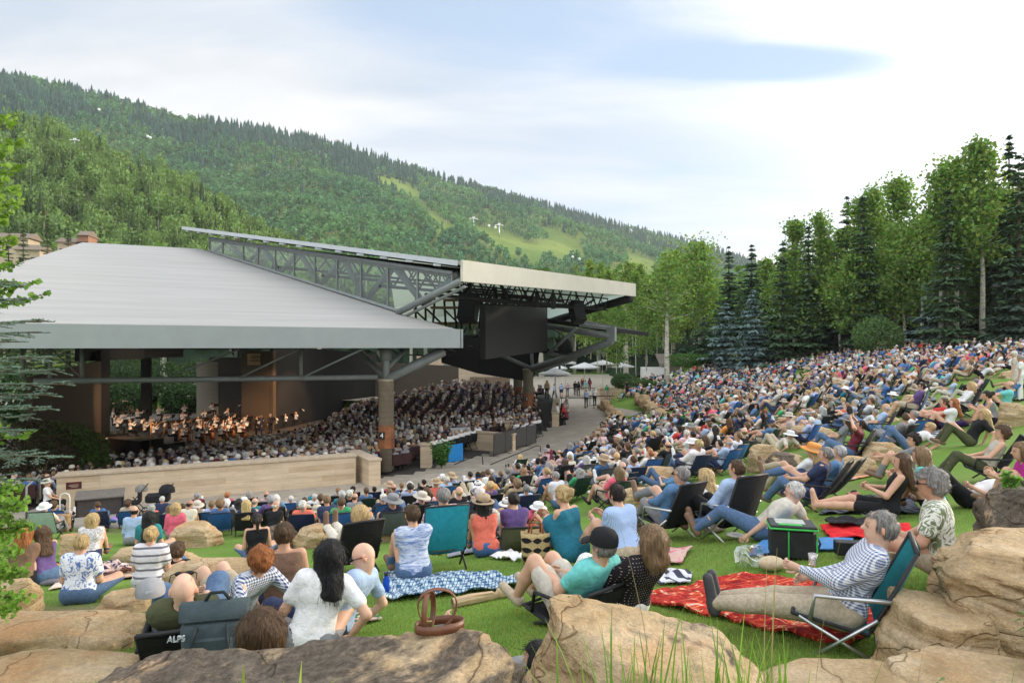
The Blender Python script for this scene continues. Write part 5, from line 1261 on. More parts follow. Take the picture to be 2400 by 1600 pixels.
# ------------------------------------------------------------------ rocks
def rock_mesh(seed, size, h=None, dome=.75, rough=1.0, n=11):
    rng = np.random.default_rng(seed); sx, sy, sz = size; h = h or max(size)/34
    Fd = Field((-sx/2*1.15, -sy/2*1.15, -sz*.25), (sx/2*1.15, sy/2*1.15, sz*1.15), h)
    q = Fd.P*np.array([2/sx, 2/sy, 1/sz], np.float32); q[..., 2] = q[..., 2]*2-1
    d = np.full(q.shape[:3], -9.0, np.float32)
    for i in range(n):
        a = 2*np.pi*(i+rng.uniform(-.4, .4))/n; el = rng.uniform(-.25, dome); nv = np.array([math.cos(a)*math.cos(el), math.sin(a)*math.cos(el), math.sin(el)]); 
        d = np.maximum(d, (q@nv.astype(np.float32))-rng.uniform(.80, .97)*(1+.18*abs(math.sin(2*a))))
    for i in range(n):
        nv = rng.normal(size=3); nv[2] = abs(nv[2])*.7; nv /= np.linalg.norm(nv); d = np.maximum(d, q@nv.astype(np.float32)-rng.uniform(.93, 1.12))
    tilt = rng.uniform(-.10, .10, 2); d = np.maximum(d, q[..., 2]+q[..., 0]*tilt[0]+q[..., 1]*tilt[1]-.90)
    sc = min(size)/2; d = d*sc
    p = Fd.P
    st = (p[..., 2]+.18*p[..., 0])/.13+.8*vnoise(p*1.5+seed); fr_ = (st % 1); msk = np.clip(.5+1.5*vnoise(p*2.1+seed+40), 0, 1)
    d = d+rough*(.030*np.exp(-((fr_-.5)/.09)**2)*msk+.018*(np.floor(st) % 2))*np.clip(1.15-np.maximum(q[..., 2]-.6, 0)*4, .25, 1)*min(1, sc*2.5)
    cr = np.floor(vnoise(p*1.9+seed)*3)/3; d = d+rough*(.030*cr+.022*np.abs(vnoise(p*4.5+seed))+.012*np.abs(vnoise(p*11+seed))+.006*vnoise(p*25+seed))*min(1, sc*2.2)
    Fd.d = d.astype(np.float32); V, F = Fd.mesh(); me = mesh_from('boulder', V, [F], True, mats=[M_rock]); me.set_sharp_from_angle(angle=R(30)); return me
def top_z(o, x, y):
    bpy.context.view_layer.update(); mi = o.matrix_world.inverted(); a = mi@Vector((x, y, 50)); b_ = mi@Vector((x, y, -50))
    ok, p, n_, f_ = o.ray_cast(a, (b_-a).normalized()); return (o.matrix_world@p).z if ok else o.location.z
def rock(loc, rz, me, label, group=None, patina=.5, scale=(1, 1, 1), tilt=(0, 0), name='boulder'):
    o = link(name, me); o.location = loc; o.rotation_euler = (tilt[0], tilt[1], rz); o.scale = scale; o.color = (1, 1, 1, patina)
    return tag(o, label, 'rock', group)
# ------------------------------------------------------------------ foreground people, hand placed
STG = np.array([-22.0, 57.0])
def face(x, y): return math.atan2(-(STG[0]-x), STG[1]-y)
C = dict(white=(.72,.71,.70), navy=(.03,.04,.09), blue=(.06,.14,.32), ltblue=(.36,.47,.66), black=(.014,.014,.016), grey=(.22,.22,.23), khaki=(.42,.35,.25), jeans=(.09,.15,.26),
 teal=(.03,.20,.22), aqua=(.16,.55,.52), red=(.50,.045,.04), coral=(.70,.16,.11), pink=(.72,.13,.20), palepink=(.62,.42,.46), purple=(.13,.08,.22), olive=(.075,.08,.04), brown=(.20,.12,.08),
 cream=(.62,.57,.48), green=(.06,.35,.14), orange=(.65,.27,.07), maroon=(.18,.03,.05), tan=(.38,.28,.18), yellow=(.72,.55,.10), denim=(.10,.20,.36), charcoal=(.06,.06,.065), magenta=(.45,.03,.25), stone=(.5,.45,.38))
FG = []
HEAD = dict(enumerate([(430,1382),(615,1478),(775,1300),(853,1304),(610,1312),(666,1253),(966,1205),(843,1205),(1039,1176),(1132,1190),(1204,1175),(1318,1161),(1444,1159),(1412,1267),(1526,1267),(1596,1110),(1726,1099),(1652,1117),(1861,1139),(2061,1236),(2182,1134),(1262,1440),(192,1273),(355,1253),(218,1217),(58,1285),(97,1263),(315,1197),(350,1212),(412,1190),(602,1226),(417,1290),(505,1280),(111,1132),(104,1190),(1935,1061),(1966,1060),(1905,1056),(2114,1083),(2158,1065),(2140,1031),(2349,991),None,(2393,1042),(2179,981),(2306,955),(2213,943),(2236,945),(2276,905),(2313,926),(2161,900),(2367,884),(2390,845),(2018,997),(1986,985),(2076,955)]))
def fg(u, v, D, pose, deg, hair, hcol, shirt, pants, label, sleeves='short', legs='long', hat=None, hatc='tan', pm=None, skin=0, shoes='brown', build=1.0, scale=1.0, yaw=0, pitch=0, over=None, skirt=False, ch=None, h=.0135, dz=0.0, barefoot=False):
    J = skeleton(pose, yaw, pitch, build, over); hx, hy, hz_ = J['head']*scale; a_ = R(deg); ox, oy = hx*math.cos(a_)-hy*math.sin(a_), hx*math.sin(a_)+hy*math.cos(a_)
    tgt = HEAD.get(len(FG)); loc = np.array(P(u, v, D)); loc[2] = walk(loc[0], loc[1])+dz
    if tgt:        # seat the figure so the head is where the photograph has it
        best = None
        for k in np.linspace(.90, 1.12, 45):
            dd = D*k; x_ = (tgt[0]-1200)/FPX*(dd+oy)-ox; z_ = float(walk(x_, dd))+dz; ev = abs(HZ-(z_+hz_)/(dd+oy)*FPX-tgt[1])+60*abs(k-1)
            if best is None or ev < best[0]: best = (ev, x_, dd, z_)
        loc = np.array(best[1:]); 
        if best[0] > 25: print('head off', len(FG), best[0])
    pr = person_parts(J, h, hair, sleeves, legs, seed=len(FG)*7+3, shoes=not barefoot, skirt=skirt, hat=hat)
    if 'hair' in pr:        # loose strands lying over the mass of the hair
        V_, F_, _t = pr['hair']; Fq = F_[0]; nf = np.cross(V_[Fq[:, 2]]-V_[Fq[:, 0]], V_[Fq[:, 3]]-V_[Fq[:, 1]]); ar = np.linalg.norm(nf, axis=1); rg = np.random.default_rng(len(FG)+1); N = 750 if D < 7.5 else 300
        ix = rg.choice(len(Fq), N, p=ar/ar.sum()); root = V_[Fq[ix]].mean(1); nn = nf[ix]/ar[ix][:, None]; cr_ = J['head']+J['H']@np.array([0, -.03, .12]); g0 = root-cr_; g0[:, 2] -= .08
        if hair == 'curly': g0 = rg.normal(0, 1, (N, 3))
        g0 += rg.normal(0, .02 if hair != 'curly' else .1, (N, 3)); tt = g0-nn*(g0*nn).sum(1)[:, None]; tt /= np.linalg.norm(tt, axis=1)[:, None]+1e-9; sd = np.cross(tt, nn)*.0017; Ls = rg.uniform(.02, .055, N)*(1.6 if hair in ('long', 'vlong', 'bob') else 1)
        lay_ = [np.stack([root+tt*(Ls*s)[:, None]+nn*(.0025+rg.uniform(0, .003, N)*(1 if s < 1 else 1.6)-(Ls*s)**2/.26*(hair not in ('long', 'vlong', 'bob')))[:, None]+q*sd*(1-.6*s) for q in (-1, 1)], 1) for s in (0, .35, .7, 1)]
        VV = np.concatenate(lay_, 1).reshape(-1, 3); b8 = np.arange(N)[:, None]*8+len(V_); FF_ = np.vstack([b8+np.array([2*k, 2*k+1, 2*k+3, 2*k+2]) for k in range(3)]); pr['hair'] = (np.vstack([V_, VV]), [np.vstack([Fq, FF_])], None)
    ms = {n: mesh_from('person_'+n, V, F, True, ti, [PARTMAT[n.split('#')[0]]]) for n, (V, F, ti) in pr.items()}
    cols = dict(body=SKINC[skin], shirt=C.get(shirt, (.5, .5, .5)), trousers=C[pants], shorts=C[pants], shoes=C[shoes], shoe=C[shoes], hair=HAIRC.get(hcol, (.1, .1, .1)), hat=C.get(hatc, (.4, .3, .2)))
    o = person(loc, R(deg), ms, cols, label, scale=scale, mats={'shirt': PATS[pm]} if pm else None)
    FG.append((loc, o, J))
    if ch:
        d = dict(ch); lb = d.pop('label'); chair(loc, R(deg), lb, **d)
    return o
BK = dict(col=C['black'], group=None)
S2 = lambda **k: k
# nearest row
fg(435,1500,4.75,'chair',20,'none','grey','olive','jeans','bald person in an olive shirt with sunglasses pushed up, reclining in a low black chair', skin=2, build=1.12, over=dict(an=[(-.30,.60,.07),(.22,.50,.07)], lean=44, pel=.16), ch=dict(BK, recl=44, hb=.46, sh=.07, label='very low black chair under the bald person in olive'), dz=-.02)
fg(612,1600,3.30,'cross',10,'bob','brown','grey','black','dark haired person seen only from the back of the head behind the big front boulder', h=.014, dz=-.18, hat=None)
fg(735,1478,5.3,'cross',18,'long','black','white','grey','person with long black hair in a loose white ruffled blouse', yaw=-25, over=dict(lean=-8, wr=[(-.30,.28,.10),(.32,.10,.10)]), hirise_=0) if False else fg(735,1478,5.3,'cross',18,'long','black','white','grey','person with long black hair in a loose white ruffled blouse', yaw=-25, over=dict(lean=-10, roll=15, wr=[(-.30,.20,.10),(.30,.05,.10)]))
fg(862,1452,5.75,'side',75,'none','brown','ltblue','navy','bald bearded person in a pale blue polo propped on one elbow, wearing sunglasses', skin=2, yaw=20, pitch=-10, over=dict(lean=30, roll=14, wr=[(-.10,.22,.12),(.30,-.10,.04)]))
fg(560,1415,6.3,'recline',60,'curly','ginger','x','khaki','ginger haired person in a navy gingham shirt lying back with bare knees up', legs='short', pm='navy_gingham', skin=2, sleeves='long', yaw=-30, over=dict(lean=40))
fg(672,1385,6.9,'cross',15,'bun','brown','brown','navy','person with a brown hair bun in a brown halter top seen from behind', sleeves='none', skin=1)
fg(1000,1385,7.0,'knees',28,'short','brown','x','jeans','person with tousled brown hair in a blue and white brushed print shirt and jeans', pm='brush', build=1.05, over=dict(lean=-4))
fg(800,1300,8.9,'legsout',35,'bob','blonde','cream','cream','person with very long blonde hair and white trousers, feet up on a boulder', over=dict(an=[(-.04,.85,.42),(.08,.87,.44)]), ch=dict(BK, recl=24, hb=.60, label='tall-backed black chair behind the person with very long blonde hair'))
fg(1040,1320,8.6,'chair',20,'short','grey','x','khaki','grey haired person in a red plaid shirt seated in a teal chair', pm='plaid', build=1.1, over=dict(pel=.34, lean=12), ch=dict(col=(.02,.27,.34), group=None, recl=14, hb=.60, sh=.30, label='teal cloth chair on steel legs under the person in red plaid'))
fg(1128,1262,10.2,'knees',20,'vlong','black','coral','blue','person with a tan wide-brimmed hat and a long dark braid in a coral top', hat='brim', hatc='tan', skin=3, sleeves='none')
fg(1206,1256,10.6,'knees',12,'short','dark','purple','tan','dark haired person in a purple polo in a low olive chair', ch=dict(col=C['olive'], group=None, recl=26, hb=.42, sh=.06, label='very low olive chair under the person in purple'))
fg(1300,1330,8.0,'knees',48,'bun','blonde','x','jeans','person with a blonde bun in a sleeveless teal dress hugging the knees', sleeves='none', skirt=True, pm=None, skin=0)
[setattr(q_, 'color', (.02, .15, .22, 1)) for q_ in FG[-1][1].children if q_.name.startswith('shirt')]
fg(1440,1335,7.3,'knees',38,'short','dark','x','khaki','person with a thinning dark crown in a pale blue pinstriped shirt and khaki trousers', pm='pinstripe', build=1.12, sleeves='long', over=dict(an=[(-.14,.62,.07),(.10,.50,.07)]))
fg(1400,1470,4.85,'chair',42,'short','grey','aqua','stone','person in a turquoise polo and black cap with bare knees raised', legs='short', hat='cap', hatc='black', build=1.15, skin=0, shoes='khaki', over=dict(pel=.13, lean=34, an=[(-.12,.55,.07),(.12,.62,.07)], wr=[(-.06,.16,.34),(.06,.18,.34)]), ch=dict(BK, recl=36, hb=.40, sh=.05, label='very low black chair under the person in turquoise'))
fg(1545,1410,5.7,'chair',35,'bob','ltbrown','x','white','person with straight light brown hair in a black dotted blouse', pm='dots', sleeves='long', over=dict(pel=.13, lean=30))
fg(1580,1262,8.9,'crossleg',38,'short','grey','denim','grey','grey haired person in glasses and a denim shirt in a black mesh chair', sleeves='long', yaw=25, build=1.08, over=dict(pel=.28), ch=dict(BK, recl=24, hb=.62, sh=.22, label='black mesh chair under the person in a denim shirt', frame=M_alu))
fg(1722,1250,8.4,'chair',32,'short','brown','ltblue','black','brown haired person in a light blue button shirt in a black mesh chair', sleeves='long', build=1.1, yaw=10, over=dict(pel=.28, lean=16), ch=dict(BK, recl=20, hb=.64, sh=.24, label='black mesh chair on bent steel legs under the light blue shirt', frame=M_alu))
fg(1640,1190,10.2,'knees',30,'long','blonde','white','palepink','person with long pale blonde hair in white between the two black mesh chairs')
fg(1832,1240,7.4,'side',52,'short','white','cream','jeans','white haired person in a cream t-shirt lying propped on both elbows', build=1.1, skin=2, over=dict(lean=44, roll=6, wr=[(-.25,.12,.05),(.38,-.20,.05)]))
fg(1985,1435,4.85,'legsout',64,'short','grey','x','khaki','grey haired person in a fine check shirt stretched out in a dark teal chair', pm='check', sleeves='long', build=1.12, skin=2, yaw=5, shoes='charcoal', over=dict(pel=.26, lean=26, wr=[(-.10,.26,.52),(.10,.20,.42)], an=[(-.06,.96,.16),(.10,.92,.14)]), ch=dict(col=(.01,.19,.22), group=None, recl=26, hb=.62, sh=.20, label='dark teal folding chair with steel legs under the fine check shirt', frame=M_alu))
fg(2215,1330,5.9,'bench',58,'curly','grey','x','khaki','person with dark grey curly hair in a tropical leaf print shirt sitting on a boulder', pm='tropical', build=1.15, over=dict(pel=.26, lean=-6, an=[(-.12,.45,.0),(.12,.45,.0)], wr=[(-.10,.34,.36),(.12,.34,.36)]), skin=1)
fg(1262,1560,4.1,'lie',60,'long','black','grey','grey','person mostly hidden behind a front boulder, dark hair and a raised forearm showing', over=dict(wr=[(-.05,.42,.70),(.1,.2,.2)]), dz=-.28)
# left side
fg(197,1368,8.8,'cross',8,'short','blonde','x','jeans','blonde person in a blue and white floral blouse and denim', pm='floral', build=1.12, hat=None)
fg(348,1340,9.6,'cross',8,'bun','blonde','x','white','person with fair hair tied back in a white and grey striped top', pm='greystripe', build=1.12)
fg(218,1285,12.0,'knees',10,'bob','blonde','x','navy','person with a pale blonde bob in a white lace top', pm='lace', yaw=-10)
fg(62,1322,11.0,'knees',15,'long','ginger','brown','black','person with long red hair in a dark top by the left bushes')
fg(112,1322,11.3,'knees',60,'long','brown','purple','jeans','person with long brown hair bending over a book', sleeves='none', pitch=25)
fg(310,1262,14.4,'cross',10,'bald','dark','ltblue','grey','balding person in a pale blue shirt left of the teal blouse', sleeves='long')
fg(346,1262,14.0,'cross',10,'vlong','black','teal','grey','person with very long black hair in a teal grey blouse')
fg(410,1240,16.5,'cross',10,'bob','blonde','pink','grey','blonde person in a bright pink cardigan', sleeves='long')
fg(597,1290,12.3,'cross',25,'pony','dark','black','jeans','person with a dark ponytail in a sleeveless black top', sleeves='none')
fg(415,1318,10.8,'cross',10,'curly','brown','black','black','brown curly head showing above the long rock', dz=-.3)
fg(512,1330,9.4,'lie',70,'bald','white','white','jeans','person with thin white hair lying behind the rock in white', dz=-.25)
fg(108,1205,21.5,'bench',-65,'short','white','white','black','person in a white cowboy hat and dark vest seated by the left railing', hat='cowboy', hatc='cream', h=.018)
fg(98,1242,16.5,'chair',10,'short','white','cream','grey','person in a white brimmed hat wrapped in a pale blanket', hat='brim', hatc='white', h=.018, ch=dict(col=(.36,.45,.42), group=None, label='chair draped with a pale green blanket at the left edge'))
# right side
fg(1918,1142,9.6,'crossleg',55,'short','grey','navy','jeans','dark grey haired person in a navy t-shirt and jeans, legs crossed', build=1.1, yaw=5, ch=dict(BK, recl=34, hb=.68, sh=.20, label='black reclined chair under the dark navy t-shirt'))
fg(1985,1118,11.0,'chair',50,'short','silver','denim','navy','silver haired person with glasses in a denim blue shirt', yaw=5, ch=dict(BK, recl=36, hb=.66, sh=.20, label='black reclined chair under the silver haired person'))
fg(1893,1108,11.6,'crossleg',48,'long','blonde','white','khaki','person in a rust orange wide-brimmed hat and white top', hat='sunhat', hatc='orange', build=.92)
fg(2112,1168,8.9,'legsout',60,'long','brown','black','x' if False else 'black','person with auburn hair in a black dress, bare legs stretched out on the grass', legs='short', sleeves='none', over=dict(pel=.12, lean=18, an=[(-.04,.86,.08),(.08,.84,.08)]), barefoot=True)
fg(2190,1180,8.2,'knees',40,'vlong','ltbrown','aqua','black','person with very long light brown hair in an aqua top and black leggings')
fg(2140,1085,12.5,'knees',55,'curly','dark','grey','grey','dark curly haired person turning the head to the left', yaw=25, over=dict(lean=10))
fg(2330,1078,9.8,'chair',62,'curly','brown','stone','olive','person with curly brown hair in a sleeveless top and loose green trousers', sleeves='none', build=.98, ch=dict(BK, recl=30, hb=.66, sh=.20, label='black chair under the curly haired person in green trousers'))
fg(2212,1172,9.0,'lie',70,'short','dark','grey','black','person in black jeans with knees raised lying beside the chair', over=dict(an=[(-.10,.52,.07),(.12,.50,.07)])) if False else fg(2265,1160,9.2,'lie',80,'short','dark','white','black','person in black jeans with both knees raised lying behind the top boulder', over=dict(an=[(-.10,.52,.07),(.12,.50,.07)]))
fg(2385,1128,7.6,'knees',70,'long','ltbrown','magenta','navy','person in a magenta top hugging bare knees at the right edge', legs='short')
fg(2190,1022,14.3,'recline',66,'short','blonde','white','jeans','person in a white t-shirt and sunglasses lying back with jeans knees raised')
fg(2298,1015,13.8,'recline',66,'long','blonde','black','olive','person with tied fair hair in a black top resting on a purple folding seat', over=dict(lean=32))
fg(2215,985,16.0,'knees',60,'short','brown','red','navy','brown haired person in a red t-shirt', over=dict(lean=20))
fg(2238,978,16.8,'knees',60,'long','ginger','white','navy','person with wavy auburn hair in a white t-shirt beside the red one', over=dict(lean=15))
fg(2272,952,17.5,'chair',62,'bob','blonde','white','black','blonde person in a white long-sleeved top on a dark seat', sleeves='long', ch=dict(BK, recl=26, label='dark seat under the blonde person in long white sleeves'))
fg(2310,985,15.0,'knees',60,'bun','dark','grey','black','person with a dark bun in a grey halter top', sleeves='none')
fg(2168,962,19.5,'chair',58,'short','dark','purple','khaki','heavy person in sunglasses, purple polo and khaki shorts', legs='short', build=1.25, over=dict(pel=.36), ch=dict(col=(.03,.12,.3), group=None, recl=20, sh=.28, hb=.6, label='blue chair under the heavy person in purple'))
fg(2378,935,17.0,'knees',60,'bald','grey','aqua','black','balding person in an aqua t-shirt on the upper right lawn', over=dict(lean=15))
fg(2392,905,22.0,'chair',60,'short','grey','blue','jeans','person in a royal blue shirt at the right edge of the upper lawn')
fg(2060,1012,15.5,'chair',56,'short','dark','maroon','jeans','person in a maroon patterned top raising both arms beside a draped chair', over=dict(wr=[(-.20,-.05,.95),(.20,-.05,.95)]), ch=dict(BK, recl=28, label='black chair with a jacket hanging on its back in the middle of the right lawn'))
fg(2000,1005,17.0,'chair',56,'long','brown','grey','jeans','person in a grey floppy hat and grey top', hat='sunhat', hatc='grey')
fg(2075,985,19.0,'chair',56,'bald','white','ltblue','denim','white haired person in a light blue shirt at the end of a row', ch=dict(BK, recl=28, label='black chair under the white haired person in light blue at the row end'))
fg(2380,1075,9.0,'knees',66,'short','grey','grey','stone','grey-clad person partly cut by the right edge below the lawn', over=dict(lean=30)) if False else None

def shades(k, up, back, label):
    loc, o, J = FG[k]; H = J['H']; c = J['head']; m = MB(); f = lambda v: c+H@np.array(v, float)
    for s in (-1, 1): m.tube([f((s*.082, -.03, .012+up)), f((s*.080, .05, .014+up)), f((s*.062, .096-back, .014+up))], .004, 5); m.ball(f((s*.034, .098-back, .010+up)), (.028, .010, .018), 10, 6)
    m.tube([f((-.02, .104-back, .014+up)), f((.02, .104-back, .014+up))], .004, 5); m.build('sunglasses', M_black, o, True)
shades(0, .075, .03, ''); shades(3, 0, 0, ''); shades(44, 0, 0, ''); shades(50, 0, 0, ''); shades(15, 0, 0, ''); shades(20, 0, 0, '')
# ------------------------------------------------------------------ foreground boulders
def rk(seed, c, size, label, rz=0, patina=.5, h=None, rough=1.0, tilt=(0, 0), dome=.75):
    return rock(c, rz, rock_mesh(seed, size, h, dome, rough=rough), label, patina=patina, tilt=tilt)
R_BIG = rk(3, (-.84, 2.50, -2.03), (2.02, 1.15, .80), 'huge flat-topped sandstone boulder with charcoal stains in the middle foreground', rz=.06, patina=.80, h=.0145, tilt=(0, -.17), dome=.3)
rk(8, (.56, 2.92, -2.12), (1.16, 1.0, .94), 'large layered boulder behind the tall grass in the foreground', rz=-.25, patina=.5, h=.015, tilt=(0, .14))
rk(14, (1.72, 3.45, -2.15), (1.25, .9, .46), 'pale flat sandstone slab left of the stepping stones at the bottom', rz=.15, patina=.1, h=.02, rough=.6, dome=.2)
rk(15, (2.45, 3.5, -2.2), (1.0, 1.1, .56), 'smooth worn stepping stone beneath the largest right boulder', rz=.5, patina=.05, h=.02, rough=.3, dome=.1)
rk(19, (2.5, 2.6, -2.0), (1.3, .8, .60), 'broad orange-tan slab filling the bottom right corner', rz=.45, patina=.1, h=.02, rough=.45, dome=.1)
rk(21, (3.30, 4.25, -1.84), (1.30, .95, .60), 'large rounded golden boulder at the right edge', rz=-.1, patina=.2, h=.016, dome=.5)
rk(27, (2.60, 4.12, -2.14), (.66, .8, .60), 'golden boulder with a dark underside beside the teal folding chair', rz=.3, patina=.5, h=.016, dome=.4)
rk(31, (4.62, 6.0, -1.85), (.98, .9, .66), 'grey-fronted boulder with a small stone on top near the right edge', rz=.1, patina=.8)
rk(33, (4.05, 5.2, -2.0), (1.3, .6, .40), 'low broken stone under the grey-fronted boulder', rz=.1, patina=.6)
rk(34, (3.75, 4.95, -1.75), (1.2, .7, .42), 'flat layered slab lying behind the largest right boulder', rz=.0, patina=.3)
def rkpx(seed, u, vb, wd, hh, label, depth=.8, patina=.4, group=None, rz=0, D=None, sink=.08, rough=1.0, n=13):
    p = hit(u, vb) if D is None else np.append(P(u, vb, D)[:2], walk(*P(u, vb, D)[:2])); k = p[1]/FPX
    s = (wd*k, wd*k*depth, hh*k+sink); me = rock_mesh(seed, s, max(.025, max(s)/36), rough=rough, n=n)
    return rock((p[0], p[1]+s[1]*.4, p[2]-sink), rz, me, label, patina=patina, group=group)
for a in [(41, 500, 1380, 290, 56, 'long arched boulder behind the ginger haired person', .45, .5), (42, 272, 1440, 115, 48, 'small tan stone at the top of the left stone steps', .8, .2),
          (43, 255, 1500, 160, 44, 'cracked layered stone forming the middle of the left steps', .7, .15), (44, 210, 1530, 140, 32, 'lowest cracked stone step above the flat slab', .7, .1),
          (46, 15, 1450, 100, 85, 'tall boulder with a rusty stained side at the left edge', .9, .5), (47, 440, 1284, 120, 52, 'pale boulder with a hollow beside the black bag', .7, .15),
          (48, 335, 1318, 190, 26, 'low flat stone between the lace top and the striped top', .4, .05), (49, 165, 1305, 90, 46, 'small boulder left of the floral blouse', .8, .3),
          (50, 735, 1284, 120, 48, 'pale boulder under the shoes of the very long blonde hair', .7, .1), (51, 648, 1290, 95, 52, 'dark stained stone beside the halter top', .8, .95),
          (52, 552, 1238, 80, 30, 'small flat stone in front of the low green chairs', .7, .05), (53, 722, 1232, 110, 34, 'flat golden stone near the scarf wearer', .7, .05),
          (54, 890, 1272, 70, 44, 'speckled golden stone beside the tall-backed chair', .7, .3), (55, 1800, 1106, 80, 66, 'upright square boulder below the reclining legs', .8, .3),
          (56, 1850, 1112, 95, 50, 'dark-fronted flat boulder behind the crossed jeans', .8, .6), (57, 2020, 1116, 100, 46, 'smooth pale boulder right of the two reclined black chairs', .7, .05),
          (58, 2085, 1082, 98, 44, 'flat-topped round boulder beside the dark curly head', .8, .1), (59, 2005, 1084, 80, 30, 'low mossy stone behind the smooth pale boulder', .6, .6),
          (60, 1500, 1192, 90, 46, 'tan boulder in front of the denim shirt', .7, .1), (61, 1500, 1078, 80, 24, 'big flat golden boulder among the middle rows', .8, .1),
          (62, 1380, 1100, 70, 26, 'small tan boulder left of the flat golden one', .8, .1), (63, 2080, 890, 60, 26, 'stepped boulder row on the upper right lawn', .8, .2),
          (64, 2385, 1000, 60, 60, 'pale boulder at the right edge behind the halter top', .8, .2), (65, 1995, 912, 80, 22, 'tan boulder ledge across the upper middle lawn', .8, .2)]:
    rkpx(a[0], *a[1:6], depth=a[6], patina=a[7])
rk(70, (-3.15, 4.5, -2.45), (1.5, .95, .36), 'large flat sandstone slab in the bottom left corner', rz=-.1, patina=.05, rough=.6, h=.03, dome=.2)
rk(71, (-4.05, 5.6, -2.58), (1.75, .95, .36), 'flat buff slab above the bottom left corner slab', rz=.05, patina=.05, rough=.6, h=.03, dome=.2)
MB().ball((4.35, 5.75, -1.15), (.07, .06, .035)).build('pebble', M_rock, None, True)
tag(bpy.data.objects['pebble'], 'small rounded pebble resting on the grey-fronted boulder', 'stone')

# ------------------------------------------------------------------ blankets
def blanket(corners, mat, label, waves=.02, n=34, name='blanket', cat='blanket', th=.012, seed=0, color=None, lift=.03):
    c = [hit(u, v) for u, v in corners]; X = np.zeros((n, n, 3))
    for i, s in enumerate(np.linspace(0, 1, n)):
        for j, t in enumerate(np.linspace(0, 1, n)): X[i, j] = (c[0]*(1-s)+c[1]*s)*(1-t)+(c[3]*(1-s)+c[2]*s)*t
    X[..., :2] += .05*np.stack([vnoise(X*2+seed), vnoise(X*2+seed+9)], -1)
    X[..., 2] = walk(X[..., 0], X[..., 1])+lift+waves*np.abs(fbm(X*np.array([3, 3, 0])+seed, 3))+waves*.4*vnoise(X*11+seed)
    m = MB(); m.grid(X); m.grid((X-[0, 0, th])[::-1]); e0 = X[0]; 
    b = [np.concatenate([X[0], X[1:, -1], X[-1, ::-1][1:], X[::-1, 0][1:]])]; m.grid(np.stack([b[0], b[0]-[0, 0, th]]))
    V, F = m.data(); org = V.mean(0); me = mesh_from(name, V-org, F, True, mats=[mat]); o = link(name, me, None, color); o.location = org
    return tag(o, label, cat)
def quilt(t, g, x, y, z, oc):
    n = t.noise(t.mapping(g, rot=(0, 0, .5), scale=(6.5, 13.0, 1)), 1.0, 5, .7, 1.4)
    c = t.ramp(n, [(.32, (.06, .008, .012)), (.44, (.33, .018, .016)), (.55, (.50, .035, .022)), (.60, (.70, .20, .05)), (.645, (.78, .66, .55)), (.68, (.22, .24, .42)), (.72, (.30, .02, .02))])
    q = t.math('ADD', stripe(t, t.math('ADD', x, t.math('MULTIPLY', y, .4)), 5.2, .035), stripe(t, t.math('SUBTRACT', y, t.math('MULTIPLY', x, .3)), 5.2, .035)); return t.mix(t.math('MULTIPLY', q, .75, clamp=True), c, (.05, .006, .006, 1))
def bplaid(t, g, x, y, z, oc):
    s = t.math('MULTIPLY', t.math('ADD', stripe(t, t.math('ADD', x, t.math('MULTIPLY', y, .3)), 9, .45), stripe(t, t.math('SUBTRACT', y, t.math('MULTIPLY', x, .3)), 9, .45)), .5)
    return t.mix(stripe(t, x, 27, .2), t.mix(s, (.50, .62, .70, 1), (.02, .10, .22, 1)), (.03, .03, .05, 1))
PQ = pat('red_quilt', quilt); PB = pat('blue_plaid', bplaid)
PF = pat('mixed_print', lambda t, g, x, y, z, oc: t.mix(t.ramp(t.noise(g, 7, 4, .6, 1), [(.45, 0.), (.52, 1.)]), oc, t.mix(t.noise(g, 3, 2), (.7, .7, .68, 1), (.5, .16, .06, 1))))
PS = pat('dark_plaid', lambda t, g, x, y, z, oc: t.mix(stripe(t, t.math('ADD', x, y), 8, .5), (.02, .022, .03, 1), (.10, .11, .14, 1)))
PL = pat('striped_cloth', lambda t, g, x, y, z, oc: t.mix(stripe(t, t.math('ADD', x, t.math('MULTIPLY', y, .5)), 7, .45), (.62, .62, .64, 1), (.06, .06, .09, 1)))
M_plain = M_cloth
blanket([(1486, 1408), (1720, 1352), (2085, 1395), (1990, 1520)], PQ, 'red orange and white flame-patterned quilt spread under the teal folding chair', .045, 60, name='quilt', th=.02)
blanket([(880, 1415), (905, 1350), (1150, 1345), (1230, 1378)], PB, 'rumpled blue plaid blanket beneath the brushed print shirt', .05, seed=3)
blanket([(560, 1440), (600, 1372), (760, 1360), (700, 1425)], M_plain, 'orange-brown blanket under the navy gingham shirt', .03, color=(.50, .23, .12), seed=5)
blanket([(1045, 1310), (1055, 1282), (1172, 1262), (1180, 1280)], M_plain, 'grey towel spread right of the teal chair', .02, color=(.30, .32, .36), seed=7)
blanket([(1150, 1310), (1175, 1298), (1230, 1300), (1215, 1318)], M_plain, 'crumpled white cloth left of the straw bag', .05, color=(.7, .7, .7), seed=8, cat='cloth')
blanket([(1940, 1268), (1925, 1240), (2130, 1236), (2150, 1275)], M_plain, 'bright red fleece blanket behind the fine check shirt', .05, color=(.60, .015, .02), seed=9)
blanket([(1945, 1245), (1935, 1236), (2030, 1232), (2060, 1250)], M_plain, 'black jacket thrown over the red fleece', .06, color=(.02, .02, .022), seed=10, name='jacket', cat='jacket', lift=.09)
blanket([(1760, 1305), (1790, 1272), (2000, 1262), (2020, 1295)], M_plain, 'blue groundsheet under the green-trimmed cooler', .01, color=(.06, .20, .45), seed=11, cat='groundsheet', name='groundsheet')
blanket([(1918, 1208), (1990, 1170), (2150, 1165), (2150, 1205)], PS, 'rumpled dark plaid blanket under the aqua top', .06, seed=12)
